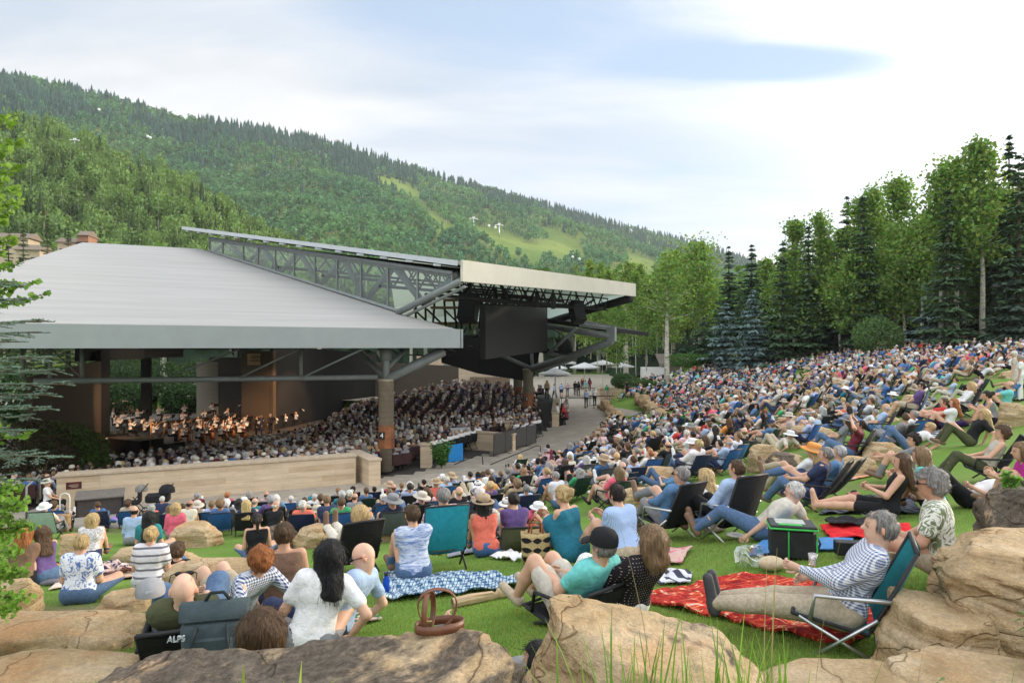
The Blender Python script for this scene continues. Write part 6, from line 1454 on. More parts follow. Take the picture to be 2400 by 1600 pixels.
blanket([(1945, 1140), (1960, 1118), (2060, 1100), (2080, 1108)], PF, 'orange and white printed cloth on the grass', .02, color=(.75, .30, .10), seed=13, cat='cloth')
blanket([(1860, 1160), (1890, 1130), (1960, 1128), (1950, 1150)], PL, 'multicoloured striped towel by the bare feet', .05, seed=14, cat='towel', name='towel')
blanket([(1770, 1255), (1760, 1232), (1840, 1228), (1850, 1250)], PF, 'lilac printed magazine-like cloth before the cream t-shirt', .02, color=(.45, .38, .60), seed=15, cat='cloth')
blanket([(120, 1386), (150, 1352), (330, 1335), (360, 1350)], PF, 'white printed blanket under the floral blouse and striped top', .02, color=(.62, .58, .45), seed=16)
blanket([(238, 1360), (245, 1332), (300, 1330), (318, 1350)], PF, 'dark floral scarf heap between the floral blouse and striped top', .09, color=(.03, .02, .06), seed=17, cat='scarf', name='scarf', lift=.05)
blanket([(2050, 1035), (2085, 1000), (2240, 1010), (2150, 1040)], PL, 'black and white striped blanket under the reclining white t-shirt', .03, seed=18)
blanket([(1880, 1050), (1900, 1020), (1960, 1020), (1955, 1048)], PL, 'striped rug below the draped chair', .03, seed=19)
blanket([(1080, 1262), (1100, 1240), (1300, 1232), (1290, 1255)], M_plain, 'dark navy blanket under the coral top and purple polo', .03, color=(.04, .05, .09), seed=20)
blanket([(700, 1500), (700, 1465), (860, 1430), (900, 1455)], PF, 'green and red woven rug under the white ruffled blouse', .02, color=(.05, .12, .05), seed=21, name='rug', cat='rug')
blanket([(1430, 1330), (1450, 1300), (1620, 1290), (1600, 1325)], PF, 'pink patterned blanket behind the dotted blouse', .04, color=(.6, .2, .25), seed=22)
blanket([(1535, 1372), (1560, 1345), (1625, 1350), (1620, 1372)], PL, 'small crumpled scarf right of the dotted blouse', .07, seed=23, name='scarf', cat='scarf')
blanket([(262, 1222), (262, 1212), (290, 1210), (290, 1220)], M_plain, 'small lilac blanket by the low wall', .02, color=(.4, .25, .6), seed=24)

# ------------------------------------------------------------------ bags, coolers and small things
M_cool = simple('slate_cooler_fabric', (.045, .065, .072), .75, var=.15, scale=12, bump=.25)
M_coold = simple('dark_webbing', (.02, .028, .032), .8, var=.15, scale=30)
p = np.array(P(503, 1562, 4.45)); gz = walk(p[0], p[1])-.05
e = empty('backpack_cooler', (p[0], p[1], gz), R(14), 'tall slate grey roll-top backpack cooler standing behind the bald person in olive', 'backpack')
m = MB(); m.hexa([(-.17,-.10,.0),(.17,-.10,.0),(.18,.11,.0),(-.18,.11,.0),(-.20,-.08,.46),(.20,-.08,.46),(.20,.12,.46),(-.20,.12,.46)]); m.build('bag_body', M_cool, e, True, bevel=.035)
m = MB(); m.hexa([(-.205,-.085,.46),(.205,-.085,.46),(.205,.125,.46),(-.205,.125,.46),(-.215,.0,.56),(.215,.0,.56),(.215,.06,.56),(-.215,.06,.56)]); m.build('roll_top', M_cool, e, True, bevel=.012)
m = MB(); m.box((0, -.112, .20), (.25, .03, .34)); m.build('back_pad', M_cool, e, bevel=.012)
for s in (-1, 1):
    m = MB(); m.tube([(s*.09, -.10, .44), (s*.10, -.17, .38), (s*.13, -.19, .22), (s*.17, -.16, .06), (s*.18, -.10, .02)], .028, 8, flat=.35); m.build('shoulder_strap', M_coold, e, True)
MB().tube([(-.06, .03, .56), (-.03, .03, .61), (.05, .03, .61), (.09, .03, .56)], .012, 8).build('carry_handle', M_coold, e, True)
MB().box((.205, .02, .34), (.02, .10, .03)).box((-.205, .02, .34), (.02, .10, .03)).build('compression_strap', M_coold, e)
MB().box((0, -.10, .03), (.34, .03, .05)).build('base_band', M_coold, e, bevel=.01)
# lettering on the low chair in front
text('chair_lettering', 'ALPS', .05, M_lgrey, PV(413, 1497, 4.28), R(12)); tag(bpy.data.objects['chair_lettering'], 'pale lettering on the back panel of the very low black chair', 'lettering')
e = empty('cap', PV(352, 1392, 5.0), R(25), 'grey baseball cap with a navy brim hung on a raised denim knee', 'cap')
m = MB(); m.lathe([(.10, 0), (.102, .035), (.09, .08), (.05, .11), (0, .118)], n=16, sy=1.1); m.build('crown', simple('grey_cap', (.30, .30, .31), .9), e, True)
m = MB(); m.box((0, .15, .0), (.16, .12, .012)); m.build('brim', simple('navy_cap', (.03, .05, .10), .9), e, bevel=.004)
MB().box((0, -.105, .05), (.05, .006, .015)).build('badge', M_lgrey, e)
M_leather = simple('brown_leather', (.15, .055, .025), .45, var=.2, scale=14, bump=.15, spec=.5)
pr = np.array(P(1025, 1440, 2.82)); pr[2] = top_z(R_BIG, pr[0], pr[1])+.004; e = empty('leather_strap', pr, .2, 'coiled brown leather strap with a buckle standing on the huge foreground boulder', 'strap')
def band(pts, w_, th, mat, nm, closed=True):
    pts = [np.array(p, float) for p in pts]; n = len(pts); m = MB(); V = []
    for i, p in enumerate(pts): V += [p+[0, -w_/2, 0], p+[0, w_/2, 0]]
    for i, p in enumerate(pts):
        t = pts[(i+1) % n]-pts[i-1]; nn = np.array([t[2], 0, -t[0]]); nn /= np.linalg.norm(nn)+1e-9; V += [p+nn*th+[0, -w_/2, 0], p+nn*th+[0, w_/2, 0]]
    F = []; o = 2*n
    for i in range(n if closed else n-1): j = (i+1) % n; F += [[2*i, 2*i+1, 2*j+1, 2*j], [o+2*i, o+2*j, o+2*j+1, o+2*i+1], [2*i, 2*j, o+2*j, o+2*i], [2*i+1, o+2*i+1, o+2*j+1, 2*j+1]]
    m.add(V, F); return m.build(nm, mat, e, True)
band([(.075*math.cos(a)+.01*math.sin(2*a), 0, .085+.082*math.sin(a)) for a in np.linspace(0, 6.28, 30, endpoint=False)], .03, .005, M_leather, 'upright_loop')
o = band([(.10*math.cos(a), 0, .07*math.sin(a)) for a in np.linspace(0, 6.28, 30, endpoint=False)], .035, .005, M_leather, 'flat_loop'); o.rotation_euler = (R(84), 0, .2); o.location = (.01, .0, .02)
o = band([(.065*math.cos(a), 0, .08+.078*math.sin(a)) for a in np.linspace(0, 6.28, 26, endpoint=False)], .022, .004, M_leather, 'inner_loop'); o.rotation_euler = (0, 0, 1.2); o.location = (-.035, 0, 0)
MB().box((-.04, -.03, .04), (.035, .012, .03)).build('buckle', simple('brass', (.35, .26, .12), .4, .9), e, bevel=.003)
# paper wrapped bread
a = hit(1060, 1425); b2 = hit(1185, 1400); e = empty('paper_bag', a, math.atan2(b2[1]-a[1], b2[0]-a[0]), 'long brown paper bag twisted open at one end lying beside the plaid blanket', 'paper bag'); L_ = np.linalg.norm(b2-a)
m = MB(); m.tube([(0,0,.05),(L_*.3,0,.055),(L_*.75,.0,.05),(L_*.82,0,.045),(L_*.88,0,.06),(L_*1.02,0,.075)], [.05,.055,.048,.03,.05,.065], 9, cap=False, flat=.7); V, F = m.data(); V = V+.012*np.stack([vnoise(V*22), vnoise(V*22+5), vnoise(V*22+9)], -1)
o = link('paper_sleeve', mesh_from('paper_sleeve', V, F, False, mats=[simple('kraft_paper', (.50, .36, .22), .8)]), e)
# straw bag
c = hit(1257, 1328); e = empty('straw_bag', c+[0, .15, 0], R(8), 'woven straw tote with black leaf bands and red-brown handles', 'bag')
def straw(t, g, x, y, z, oc):
    ang = t.math('ARCTAN2', y, x); w1 = t.math('ABSOLUTE', t.math('SINE', t.math('MULTIPLY', ang, 3.0))); zz = t.math('ABSOLUTE', t.math('SUBTRACT', t.math('FRACT', t.math('MULTIPLY', z, 9.0)), .5))
    k = t.math('LESS_THAN', zz, t.math('MULTIPLY', w1, .30)); return t.mix(1.0, t.mix(k, (.50, .36, .18, 1), (.02, .018, .02, 1)), t.ramp(t.noise(g, 60, 2), [(.3, .8), (.7, 1.15)]), 'MULTIPLY')
MB().lathe([(0, .0), (.15, .0), (.165, .12), (.175, .30), (.18, .36), (.172, .36), (.16, .05), (0, .04)], n=26, sy=.62).build('basket', pat('leaf_band_straw', straw), e, True)
for s in (-1, 1): MB().tube([(-.07, s*.09, .33), (-.06, s*.07, .46), (0, s*.05, .52), (.06, s*.07, .46), (.07, s*.09, .33)], .010, 8).build('handle', simple('red_leather', (.35, .09, .04), .5), e, True)
# soft cooler with green trim
c = hit(1870, 1315); e = empty('soft_cooler', c+[0, .15, 0], R(-14), 'black soft cooler with bright green trim and a clear-topped lid', 'cooler'); M_g = simple('lime_trim', (.05, .42, .08), .6)
MB().box((0, 0, .15), (.42, .30, .30)).build('cooler_body', simple('black_nylon', (.02, .022, .024), .6, var=.2, bump=.2), e, bevel=.03)
MB().box((0, 0, .31), (.46, .34, .02)).build('lid_trim', M_g, e, bevel=.008)
MB().box((0, 0, .33), (.44, .32, .03)).build('lid', simple('lid_black', (.03, .032, .034), .5), e, bevel=.01); MB().box((-.02, .02, .347), (.28, .18, .01)).build('clear_window', simple('mesh_window', (.36, .38, .36), .5), e, bevel=.003)
MB().box((-.03, -.12, .347), (.22, .05, .01)).build('label_patch', M_g, e); m = MB(); m.tube([(.21, -.15, .02), (.215, -.152, .29)], .008, 5); m.tube([(-.05, -.158, .02), (-.05, -.158, .29)], .008, 5); m.build('piping', M_g, e)
MB().tube([(.21, -.08, .05), (.26, -.05, .16), (.25, .05, .2), (.21, .09, .1)], .012, 6).build('strap', M_coold, e)
c = hit(2000, 1306); e = empty('wine_box', c, R(-10), 'black box with an oval yellow label reading SONOMA', 'box')
MB().box((0, 0, .09), (.34, .12, .13)).build('carton', M_black, e, bevel=.006); MB().lathe([(0, 0), (.075, 0), (.075, .006), (0, .006)], n=20, sy=.5, M=Matrix.Rotation(R(90), 3, 'X'), c=(.03, -.06, .095)).build('label', simple('gold_label', (.65, .42, .05), .5), e)
text('lettering', 'SONOMA', .032, M_black, (.03, -.068, .095), 0, e)
o = thing1('towel_bundle', MB().ball((0, 0, 0), (.13, .09, .07), 12, 8), M_cloth, 'rolled cream towel lying against the khaki trousers', 'towel', smooth=True, color=(.55, .45, .30)); o.location = hit(1808, 1340)+[0, 0, .08]
# plastic bag, plate, cup, bottle
def clear_fn(t, b):
    tr = t.new('ShaderNodeBsdfTransparent'); gl = t.new('ShaderNodeBsdfGlossy', i_1=.15); mx = t.new('ShaderNodeMixShader', i_0=.32); t.link(tr.outputs[0], mx.inputs[1]); t.link(gl.outputs[0], mx.inputs[2]); t.link(mx.outputs[0], t.n.get('Material Output').inputs[0])
M_clear = material('clear_plastic', clear_fn)
m = MB(); m.ball((0, 0, .12), (.15, .08, .14), 14, 9); V, F = m.data(); V = V+.05*np.stack([vnoise(V*12), vnoise(V*12+5), vnoise(V*12+9)], -1); o = link('plastic_bag', mesh_from('plastic_bag', V, F, False, mats=[M_clear])); o.location = hit(1760, 1330); tag(o, 'crumpled clear plastic bag on the grass beside the feet', 'plastic bag')
o = thing1('paper_plate', MB().lathe([(0, .0), (.085, .0), (.115, .018), (.113, .022), (.083, .006), (0, .006)], n=24), M_white, 'white paper plate with food scraps under the black mesh chairs', 'plate', smooth=True); o.location = hit(1722, 1262)+[0, 0, .03]
o = thing1('plastic_cup', MB().lathe([(0, 0), (.026, 0), (.036, .09), (.034, .09), (.024, .004), (0, .004)], n=16), M_clear, 'clear plastic cup held over the lap of the fine check shirt', 'cup', smooth=True); o.location = P(1905, 1325, 5.15)
e = empty('water_bottle', hit(905, 1392), 0, 'blue water bottle lying by the plaid blanket', 'bottle'); MB().lathe([(0, 0), (.035, .005), (.036, .15), (.02, .18), (.02, .2)], n=14).build('bottle_body', simple('blue_plastic', (.01, .08, .5), .25), e, True); MB().lathe([(.022, .195), (.022, .225), (0, .225)], n=12).build('cap', M_black, e, True)
def duffel(u, v, s, col, label, name='bag', seed=0):
    c = hit(u, v); m = MB(); m.ball((0, 0, s*.42), (s, s*.55, s*.45), 18, 12); V, F = m.data(); V = V+s*.18*np.stack([vnoise(V/s*2.2+seed), vnoise(V/s*2.2+seed+5), vnoise(V/s*2.2+seed+9)], -1)
    e = empty(name, c, .2, label, 'bag'); link('bag_body', mesh_from(name, V, F, True, mats=[M_fabric]), e, col)
    MB().tube([(-s*.5, 0, s*.6), (-s*.3, -.03, s*.95), (s*.2, -.03, s*.98), (s*.45, 0, s*.6)], .012, 6).build('handle', M_coold, e, True)
duffel(492, 1268, .26, (.025, .028, .03), 'slumped black bag on the pale hollow boulder', seed=1); duffel(708, 1226, .22, (.03, .06, .05), 'dark green backpack beside the purple chair', seed=2); duffel(1392, 1130, .2, (.02, .03, .06), 'navy and white bag in the middle rows', seed=3)
duffel(960, 1285, .15, (.35, .34, .33), 'pale grey cloth bag left of the tall-backed chair', seed=8); duffel(1245, 1240, .13, (.45, .10, .05), 'small red bag beside the low olive chair', seed=9); duffel(640, 1345, .13, (.10, .10, .12), 'dark cloth heap by the brown halter top', seed=10); duffel(1500, 1245, .16, (.03, .05, .04), 'dark rucksack left of the black mesh chairs', seed=11); duffel(1130, 1225, .15, (.05, .12, .25), 'blue bag near the tan hat', seed=12); duffel(2000, 1165, .12, (.6, .25, .2), 'round striped pouch near the bare feet', seed=13); duffel(1700, 1175, .13, (.25, .45, .06), 'lime green cushion behind the light blue shirt', seed=14)
duffel(1790, 1138, .26, (.02, .02, .022), 'black empty chair bag on the grass by a boulder', seed=4); duffel(133, 1333, .13, (.62, .33, .03), 'small yellow and orange bag beside the book reader', seed=5); duffel(732, 1172, .18, (.02, .22, .28), 'teal and blue bag in front of the low wall', seed=6); duffel(1690, 1345, .0001, (.1,.1,.1), 'x') if False else None
duffel(2255, 1000, .2, (.06, .03, .16), 'purple folding seat bag under the reclining black top', seed=7)
for k, (u, v) in enumerate(((118, 1372), (136, 1364))):
    o = thing1('shoe', MB().ball((0, 0, .04), (.05, .14, .045), 10, 8), simple('grey_shoe', (.14, .13, .15), .8), ('left' if k == 0 else 'right')+' grey sandal of the pair left on the grass by the printed blanket', 'shoe', smooth=True); o.location = hit(u, v)+[0, 0, .01]; o.rotation_euler = (0, 0, -1.0+k*.2)
# wicker cart, strollers, rolling items
c = hit(147, 1248); e = empty('wicker_cart', c, R(8), 'brown wicker case on a pale tubular trolley at the left', 'trolley')
MB().box((0, 0, .30), (.36, .22, .44)).build('wicker_case', simple('wicker', (.36, .22, .11), .8, var=.3, scale=40, bump=.4), e, bevel=.03)
MB().tube([(-.13, .1, .08), (-.13, .12, .95), (-.10, .12, 1.05), (0, .12, 1.09), (.10, .12, 1.05), (.13, .12, .95), (.13, .1, .08)], .015, 8).build('trolley_handle', M_white, e, True)
for s in (-1, 1): MB().lathe([(0, -.015), (.07, -.015), (.07, .015), (0, .015)], n=14, M=Matrix.Rotation(R(90), 3, 'Y'), c=(s*.17, .1, .07)).build('wheel', M_black, e, True)
def stroller(u, v, label, big):
    p = np.array(P(u, v, 23.0)); p[2] = PLZ; e = empty('stroller', p, R(20), label, 'stroller')
    for sx in (-.25, .25):
        for sy, r in ((-.35, .11 if not big else .10), (.32, .16 if big else .11)): MB().lathe([(r-.03, -.02), (r, -.015), (r, .015), (r-.03, .02)], n=18, M=Matrix.Rotation(R(90), 3, 'X'), c=(sy, sx, r)).build('wheel', M_black, e, True)
    m = MB(); 
    for sx in (-.22, .22): m.tube([(-.35, sx, .12), (.05, sx, .55), (.42, sx, 1.02)], .015, 6); m.tube([(.32, sx, .15), (-.05, sx, .6)], .015, 6)
    m.tube([(.42, -.22, 1.02), (.42, .22, 1.02)], .018, 6); m.build('frame', M_dsteel, e, True)
    if big: MB().box((-.02, 0, .62), (.75, .42, .28)).build('carrycot', M_fabric, e, bevel=.06, color=(.02, .02, .022)); m = MB(); m.lathe([(.26, 0), (.24, .14), (.16, .24), (0, .28)], n=14); m.build('hood', M_fabric, e, True, color=(.015, .015, .018), loc=(.25, 0, .78))
    else: MB().box((0, 0, .45), (.4, .36, .12)).box((.2, 0, .65), (.1, .36, .42)).build('seat', M_fabric, e, bevel=.03, color=(.03, .03, .035)); MB().lathe([(.2, 0), (.19, .12), (.1, .2), (0, .22)], n=12).build('hood', M_fabric, e, True, color=(.2, .19, .17), loc=(.25, 0, .82))
stroller(312, 1175, 'small black buggy with a pale hood parked against the low wall', False); stroller(372, 1168, 'large black pram with a boxy carrycot against the low wall', True)
thing1('blue_banner', MB().box((0, 0, .42), (1.0, .04, .85)), simple('blue_cloth', (.02, .22, .55), .8), 'bright blue cloth panel hung behind the white-shirted row', 'banner').location = P(1068, 1085, 34.0)*[1,1,0]+[0,0,PLZ]
bpy.data.objects['blue_banner'].rotation_euler = (0, 0, R(50))
# grey planter stones lining the walkway and the far lawn edge
_rp = [rock_mesh(200+i, (1.0, .8, .55), .05) for i in range(7)]
rs = random.Random(9); i = 0
ORD = 'first second third fourth fifth sixth seventh eighth ninth tenth eleventh twelfth thirteenth fourteenth fifteenth sixteenth seventeenth eighteenth'.split()
def line_rocks(pts, n, zc, label, hs=(.8, 1.2)):
    global i
    for k in range(n):
        s = k/(n-1)*(len(pts)-1); j = min(int(s), len(pts)-2); f = s-j; x = pts[j][0]*(1-f)+pts[j+1][0]*f; y = pts[j][1]*(1-f)+pts[j+1][1]*f; i += 1
        sc = rs.uniform(*hs); rock((x+rs.uniform(-.2, .2), y+rs.uniform(-.2, .2), zc(x, y)-.15), rs.uniform(0, 3), _rp[i % 7], ORD[k]+' '+label, 'edging stones '+label.split(',')[-1].strip(), rs.uniform(.1, .5), (sc, sc*rs.uniform(.8, 1.2), sc*rs.uniform(.8, 1.5)))
line_rocks([(7.6, 47), (8.3, 55), (8.6, 64)], 12, lambda x, y: PLZ+.2, 'square tan block in the retaining row, along the walkway')
line_rocks([(10.2, 47), (11.5, 56), (12.0, 65)], 12, lambda x, y: PLZ+.75, 'square tan block in the upper retaining row, below the seated rows')
line_rocks([(25.6, 72), (31, 66), (37, 58), (43, 49)], 18, lambda x, y: float(walk(x, y))+.1, 'rough tan block in the top row, under the trees', (1.1, 1.8))

# ------------------------------------------------------------------ grasses and small plants close to the camera
def tuft(c, n, h, spread, seed, label, col=(.17, .30, .05), wd=.011, lean=.5, name='grass_clump', cat='grass clump'):
    rng = np.random.default_rng(seed); mb = MB(); V = []; F = []; T = []
    for i in range(n):
        b0 = rng.normal(0, spread, 2); a = rng.uniform(0, 6.28); hh = h*rng.uniform(.5, 1.15); ln = lean*rng.uniform(.1, 1)*hh; d = np.array([math.cos(a), math.sin(a)])+b0/(spread*3); s = np.linspace(0, 1, 6); w_ = wd*(1-s**2)*.5+.0006
        ctr = np.stack([b0[0]+d[0]*ln*s**2, b0[1]+d[1]*ln*s**2, hh*s*(1-.12*s*lean)], 1); sd = np.array([-d[1], d[0], 0]); sd /= np.linalg.norm(sd); k = len(V)*1
        q = np.concatenate([ctr-sd*w_[:, None], ctr+sd*w_[:, None]]); base = i*12; V.append(q); F += [[base+j, base+j+1, base+6+j+1, base+6+j] for j in range(5)]; T.append(np.repeat([np.array(col)*rng.uniform(.6, 1.3)], 12, 0))
    o = link(name, mesh_from(name, np.vstack(V), [np.array(F)], False, np.vstack(T), [M_leaf])); o.location = c; return tag(o, label, cat)
tuft((.50, 2.28, -1.56), 130, .56, .13, 1, 'tall bright green grass clump growing in front of the layered boulder', lean=.35)
tuft((.84, 2.35, -1.58), 110, .56, .10, 2, 'second tall grass clump at the bottom just right of the first', lean=.35)
tuft((.95, 2.5, -1.55), 9, .80, .14, 3, 'sparse tan seed stalks rising above the layered boulder', (.25, .20, .12), .003, .25, 'seed_stalks', 'dry grass')
tuft((1.25, 2.4, -1.60), 26, .42, .10, 4, 'thin wispy grass before the pale flat slab', (.15, .24, .06), .006)
tuft((1.95, 2.4, -1.50), 8, .36, .10, 5, 'few slender green stems on the bottom right slab', (.15, .24, .06), .006)
tuft((-.80, 2.05, -1.18), 26, .14, .10, 6, 'short yellowish sprout at the bottom edge left of centre', (.30, .38, .06), .012, 1.0)
def leafy(c, n, h, L_, wd, seed, label, col=(.10, .17, .06), name='leafy_plant'):
    rng = np.random.default_rng(seed); V, F, T = [], [], []; b_ = 0; st = MB()
    for i in range(n):
        a = rng.uniform(0, 6.28); hh = h*rng.uniform(.5, 1.1); ln = hh*.5*rng.uniform(.1, 1); tip = np.array([math.cos(a)*ln, math.sin(a)*ln, hh]); st.tube([(0, 0, 0), tip*.5+[0, 0, .03], tip], .004, 4)
        for k in range(9):
            s = .25+.75*k/8; p0 = tip*s; aa = a+rng.uniform(-2.4, 2.4); d = np.array([math.cos(aa), math.sin(aa), rng.uniform(-.2, .5)]); d /= np.linalg.norm(d); w_ = np.cross(d, [0, 0, 1.0]); w_ /= np.linalg.norm(w_); l = L_*rng.uniform(.6, 1.2)
            V += [p0, p0+d*l*.5+w_*wd+[0, 0, .01], p0+d*l-[0, 0, l*.25], p0+d*l*.5-w_*wd+[0, 0, .01]]; F.append([b_, b_+1, b_+2, b_+3]); b_ += 4; T += [np.array(col)*rng.uniform(.7, 1.35)]*4
    e = empty(name, c, 0, label, 'plant'); link('leaves', mesh_from('leaves', np.array(V), [np.array(F)], False, np.array(T), [M_leaf]), e); st.build('stem', simple('green_stem', (.12, .2, .06), .8), e); return e
leafy((2.75, 3.45, -1.72), 34, .34, .10, .010, 1, 'narrow-leaved grey green plant growing below the largest right boulder')
leafy((2.85, 3.4, -1.70), 12, .45, .09, .009, 2, 'taller stem of narrow leaves at the lower right edge')
leafy((4.2, 5.75, -1.2), 10, .14, .07, .022, 3, 'small bright leafy sprig behind the grey-fronted boulder', (.16, .30, .07))
leafy((1.42, 2.2, -1.45), 7, .34, .08, .008, 4, 'slender weed with pale flowers at the bottom right of centre', (.14, .22, .08))
leafy(P(1035, 1110, 32)*[1,1,0]+[0,0,PLZ], 60, 1.25, .2, .06, 5, 'bushy bright green potted shrub beside the walkway', (.09, .22, .05), 'potted_shrub')
# ------------------------------------------------------------------ trees at the top of the lawn and beyond the walkway
def gz_(x, y): return float(np.maximum(lawn(x, y), PLZ))
GA = (.13, .24, .055)
def asp(u, vt, D, cw, seed, label, **k):
    cw *= 1.12
    x = (u-1200)/FPX*D; z = gz_(x, D); h = (HZ-vt)/FPX*D-z; return put_tree('a', 'aspen_tree', x, D, z, aspen_arrays(h, cw, seed, **k), M_aspenbark, M_leaf, label, 'tree', 'aspens round the lawn', rz=seed)
def spr(u, vt, D, bw, seed, label, col=(.055, .105, .055), **k):
    x = (u-1200)/FPX*D; z = gz_(x, D); h = (HZ-vt)/FPX*D-z; return put_tree('s', 'spruce_tree', x, D, z, spruce_arrays(h, bw, seed, col, **k), M_bark, M_needle, label, 'tree', 'spruces round the lawn')
BL = (.15, .22, .215)
for a in [(1708,575,86,2.6,1,'slim dark spruce with a pointed top left of the blue spruces'), (1762,568,82,3.0,2,'dark spruce standing behind the paler blue spruce'),
          (1700,702,74,2.9,3,'blue spruce at the left of the blue pair',BL), (1765,672,70,3.0,4,'larger blue spruce at the right of the blue pair',BL), (1865,512,80,2.4,5,'tall narrow spruce among the aspens right of the blue pair'),
          (1985,458,72,3.0,6,'tall spruce with ragged drooping arms at the centre of the tree line'), (2068,470,78,2.6,7,'spruce between aspens behind the leaning trunk'), (2140,480,74,2.4,8,'spruce top showing right of the leaning aspen'),
          (2365,312,56,2.5,9,'tallest spruce near the right edge'), (2408,345,54,2.6,10,'spruce cut by the right edge of the picture'), (2192,640,57,2.7,11,'blue spruce at the lawn edge right of the leaning aspen',BL),
          (1960,640,68,3.2,12,'broad dark spruce at the lawn edge below the ragged spruce',(.035,.06,.05)), (2290,690,58,3.0,13,'yellowish green spruce left of the lamp post',(.075,.085,.03)), (2375,600,50,3.0,14,'wide spruce with tiered limbs at the right edge',(.05,.08,.055)),
          (2330,560,66,3.0,15,'dark spruce behind the lamp post'), (2130,620,70,3.2,16,'dark spruce behind the round bush'), (1835,600,84,2.8,17,'short dark spruce left of the first aspens'), (1905,640,78,3.2,18,'dark spruce half hidden by aspen leaves'), (2240,560,72,3.0,19,'dark spruce between the pale double trunks'),
          (2030,600,76,3.2,20,'dark spruce behind the central aspens'), (1790,690,78,3.0,21,'low dark spruce between the blue pair and aspens'), (1650,740,84,3.0,22,'dark spruce low behind the cottonwood'), (1600,800,90,3.0,31,'small dark spruce behind the white shed')]:
    spr(*a[:6], *(a[6:] or ()))
for a in [(1563,600,70,2.2,1,'half bare aspen with a thick pale trunk in front of the shed',dict(base=.5,trunk_r=.32,nleaf=1500)), (1640,572,92,4.2,2,'broad bushy cottonwood right of the bare aspen',dict(base=.12,nleaf=5200,leaf=.34,dense=1.6)), (1580,590,96,3.6,3,'bushy cottonwood left of the pointed spruce',dict(base=.15,nleaf=4200,leaf=.34,dense=1.4)),
          (1862,520,74,2.0,4,'aspen whose crown overlaps the tall narrow spruce',{}), (1922,503,76,2.0,5,'aspen with a rounded crown right of the narrow spruce',{}), (1830,640,72,2.0,6,'short bright aspen at the lawn edge',dict(nleaf=2000,base=.25)), (1885,650,68,2.0,7,'leafy young aspen above the seated rows',dict(base=.25)),
          (2015,470,70,2.0,8,'aspen right of the ragged spruce',{}), (2048,445,70,2.0,9,'aspen with a small tuft of leaves at its top',{}), (2098,418,64,2.1,10,'leaning aspen with a long pale trunk down to the lawn',dict(lean=-.055,base=.42)), (1970,620,66,2.0,24,'aspen with a slanting pale trunk left of centre',dict(lean=-.06,base=.4,nleaf=1700)),
          (2205,392,56,2.2,11,'tall aspen left of the pale double trunk',{}), (2240,375,55,2.2,12,'tall aspen with a pale double trunk',dict(base=.42)), (2262,460,58,2.0,13,'aspen right of the double trunk, shorter',{}), (2305,330,54,2.4,14,'tallest aspen with a bent pale trunk',dict(base=.42,lean=.03)), (2160,520,60,2.2,15,'wide spreading aspen over the round bush',dict(base=.3)),
          (2340,470,60,2.2,16,'aspen between the tallest spruce and the bent trunk',{}), (2120,560,62,2.2,25,'low aspen behind the leaning trunk',dict(base=.2)), (2000,600,64,2.2,26,'leafy aspen low in the centre of the tree line',dict(base=.2)),
          (2380,520,62,2.2,27,'leafy aspen high at the right edge',dict(base=.2))]:
    asp(*a[:6], **dict(dict(nleaf=4800, leaf=.26, col=(.15, .27, .065), base=.25, dense=1.3), **a[6]))
for i, (u, vt, D) in enumerate([(1690,700,100),(1735,650,98),(1795,640,96),(1850,650,94),(1900,600,92),(1945,600,90),(1990,590,92),(2040,580,88),(2090,590,86),(2140,560,84),(2185,560,82),(2230,540,80),(2280,530,78),(2325,520,76),(2370,500,72),(2410,520,66)]):
    spr(u, vt, D, 3.6, 100+i, f"dark spruce in the back row of the right woods, {['first','second','third','fourth','fifth','sixth','seventh','eighth','ninth','tenth','eleventh','twelfth','thirteenth','fourteenth','fifteenth','last'][i]} from the left", dens=.8)
for i, (u, vt, D, bw) in enumerate([(1835,560,70,2.4),(1895,520,78,2.2),(1950,560,80,2.4),(2022,450,74,2.6),(2080,500,76,2.4),(2160,500,66,2.6),(2222,440,62,2.4),(2330,390,58,2.5),(2388,360,52,2.4)]): spr(u, vt, D*(.86 if i in (1, 3, 6) else .97), bw, 150+i, f"pointed dark spruce rising between the right aspens, {['first','second','third','fourth','fifth','sixth','seventh','eighth','last'][i]} from the left", (.075, .13, .062), dens=.9)
for i, (u, vt) in enumerate([(55,515),(112,500),(160,530),(235,520),(20,540)]):
    D = 118+i*3; put_tree('s', 'spruce_tree', (u-1200)/FPX*D, D, -8, spruce_arrays((HZ-vt)/FPX*D+8, 3.2, 180+i, (.09, .14, .05), dens=.7), M_bark, M_needle, ['sunlit spruce before the tan houses','taller sunlit spruce right of the tan houses','sunlit spruce left of the brick block','sunlit spruce right of the brick block','sunlit spruce at the far left beside the houses'][i], 'tree', 'sunlit spruces behind the roof')
rs = random.Random(21); dsc = ['farthest left','second from the left','third from the left','fourth from the left','fifth from the left','sixth from the left','seventh from the left','eighth from the left','ninth from the left','tenth from the left','eleventh from the left','twelfth from the left','thirteenth from the left','last on the right']
for i in range(14):
    u = 1330+i*19+rs.uniform(-6, 6); asp(u, rs.uniform(612, 668), rs.uniform(82, 108), 1.5, 40+i, f'slender young aspen beyond the walkway, {dsc[i]} of the grove', nleaf=2000, leaf=.26, base=.16, trunk_r=.07, col=(.16, .27, .065))
for i, (u, vt, D) in enumerate([(1800,610,88),(1848,590,86),(1935,560,84),(1965,540,80),(2075,520,80),(2115,530,78),(2150,545,74),(2180,500,70),(2225,470,66),(2285,430,64),(2320,450,66),(2395,430,58)]): asp(u, vt, D, 2.4, 90+i, f"aspen in the second row of the right woods, {['first','second','third','fourth','fifth','sixth','seventh','eighth','ninth','tenth','eleventh','last'][i]} from the left", nleaf=4200, leaf=.28, base=.12, dense=1.3, col=(.14, .25, .06))
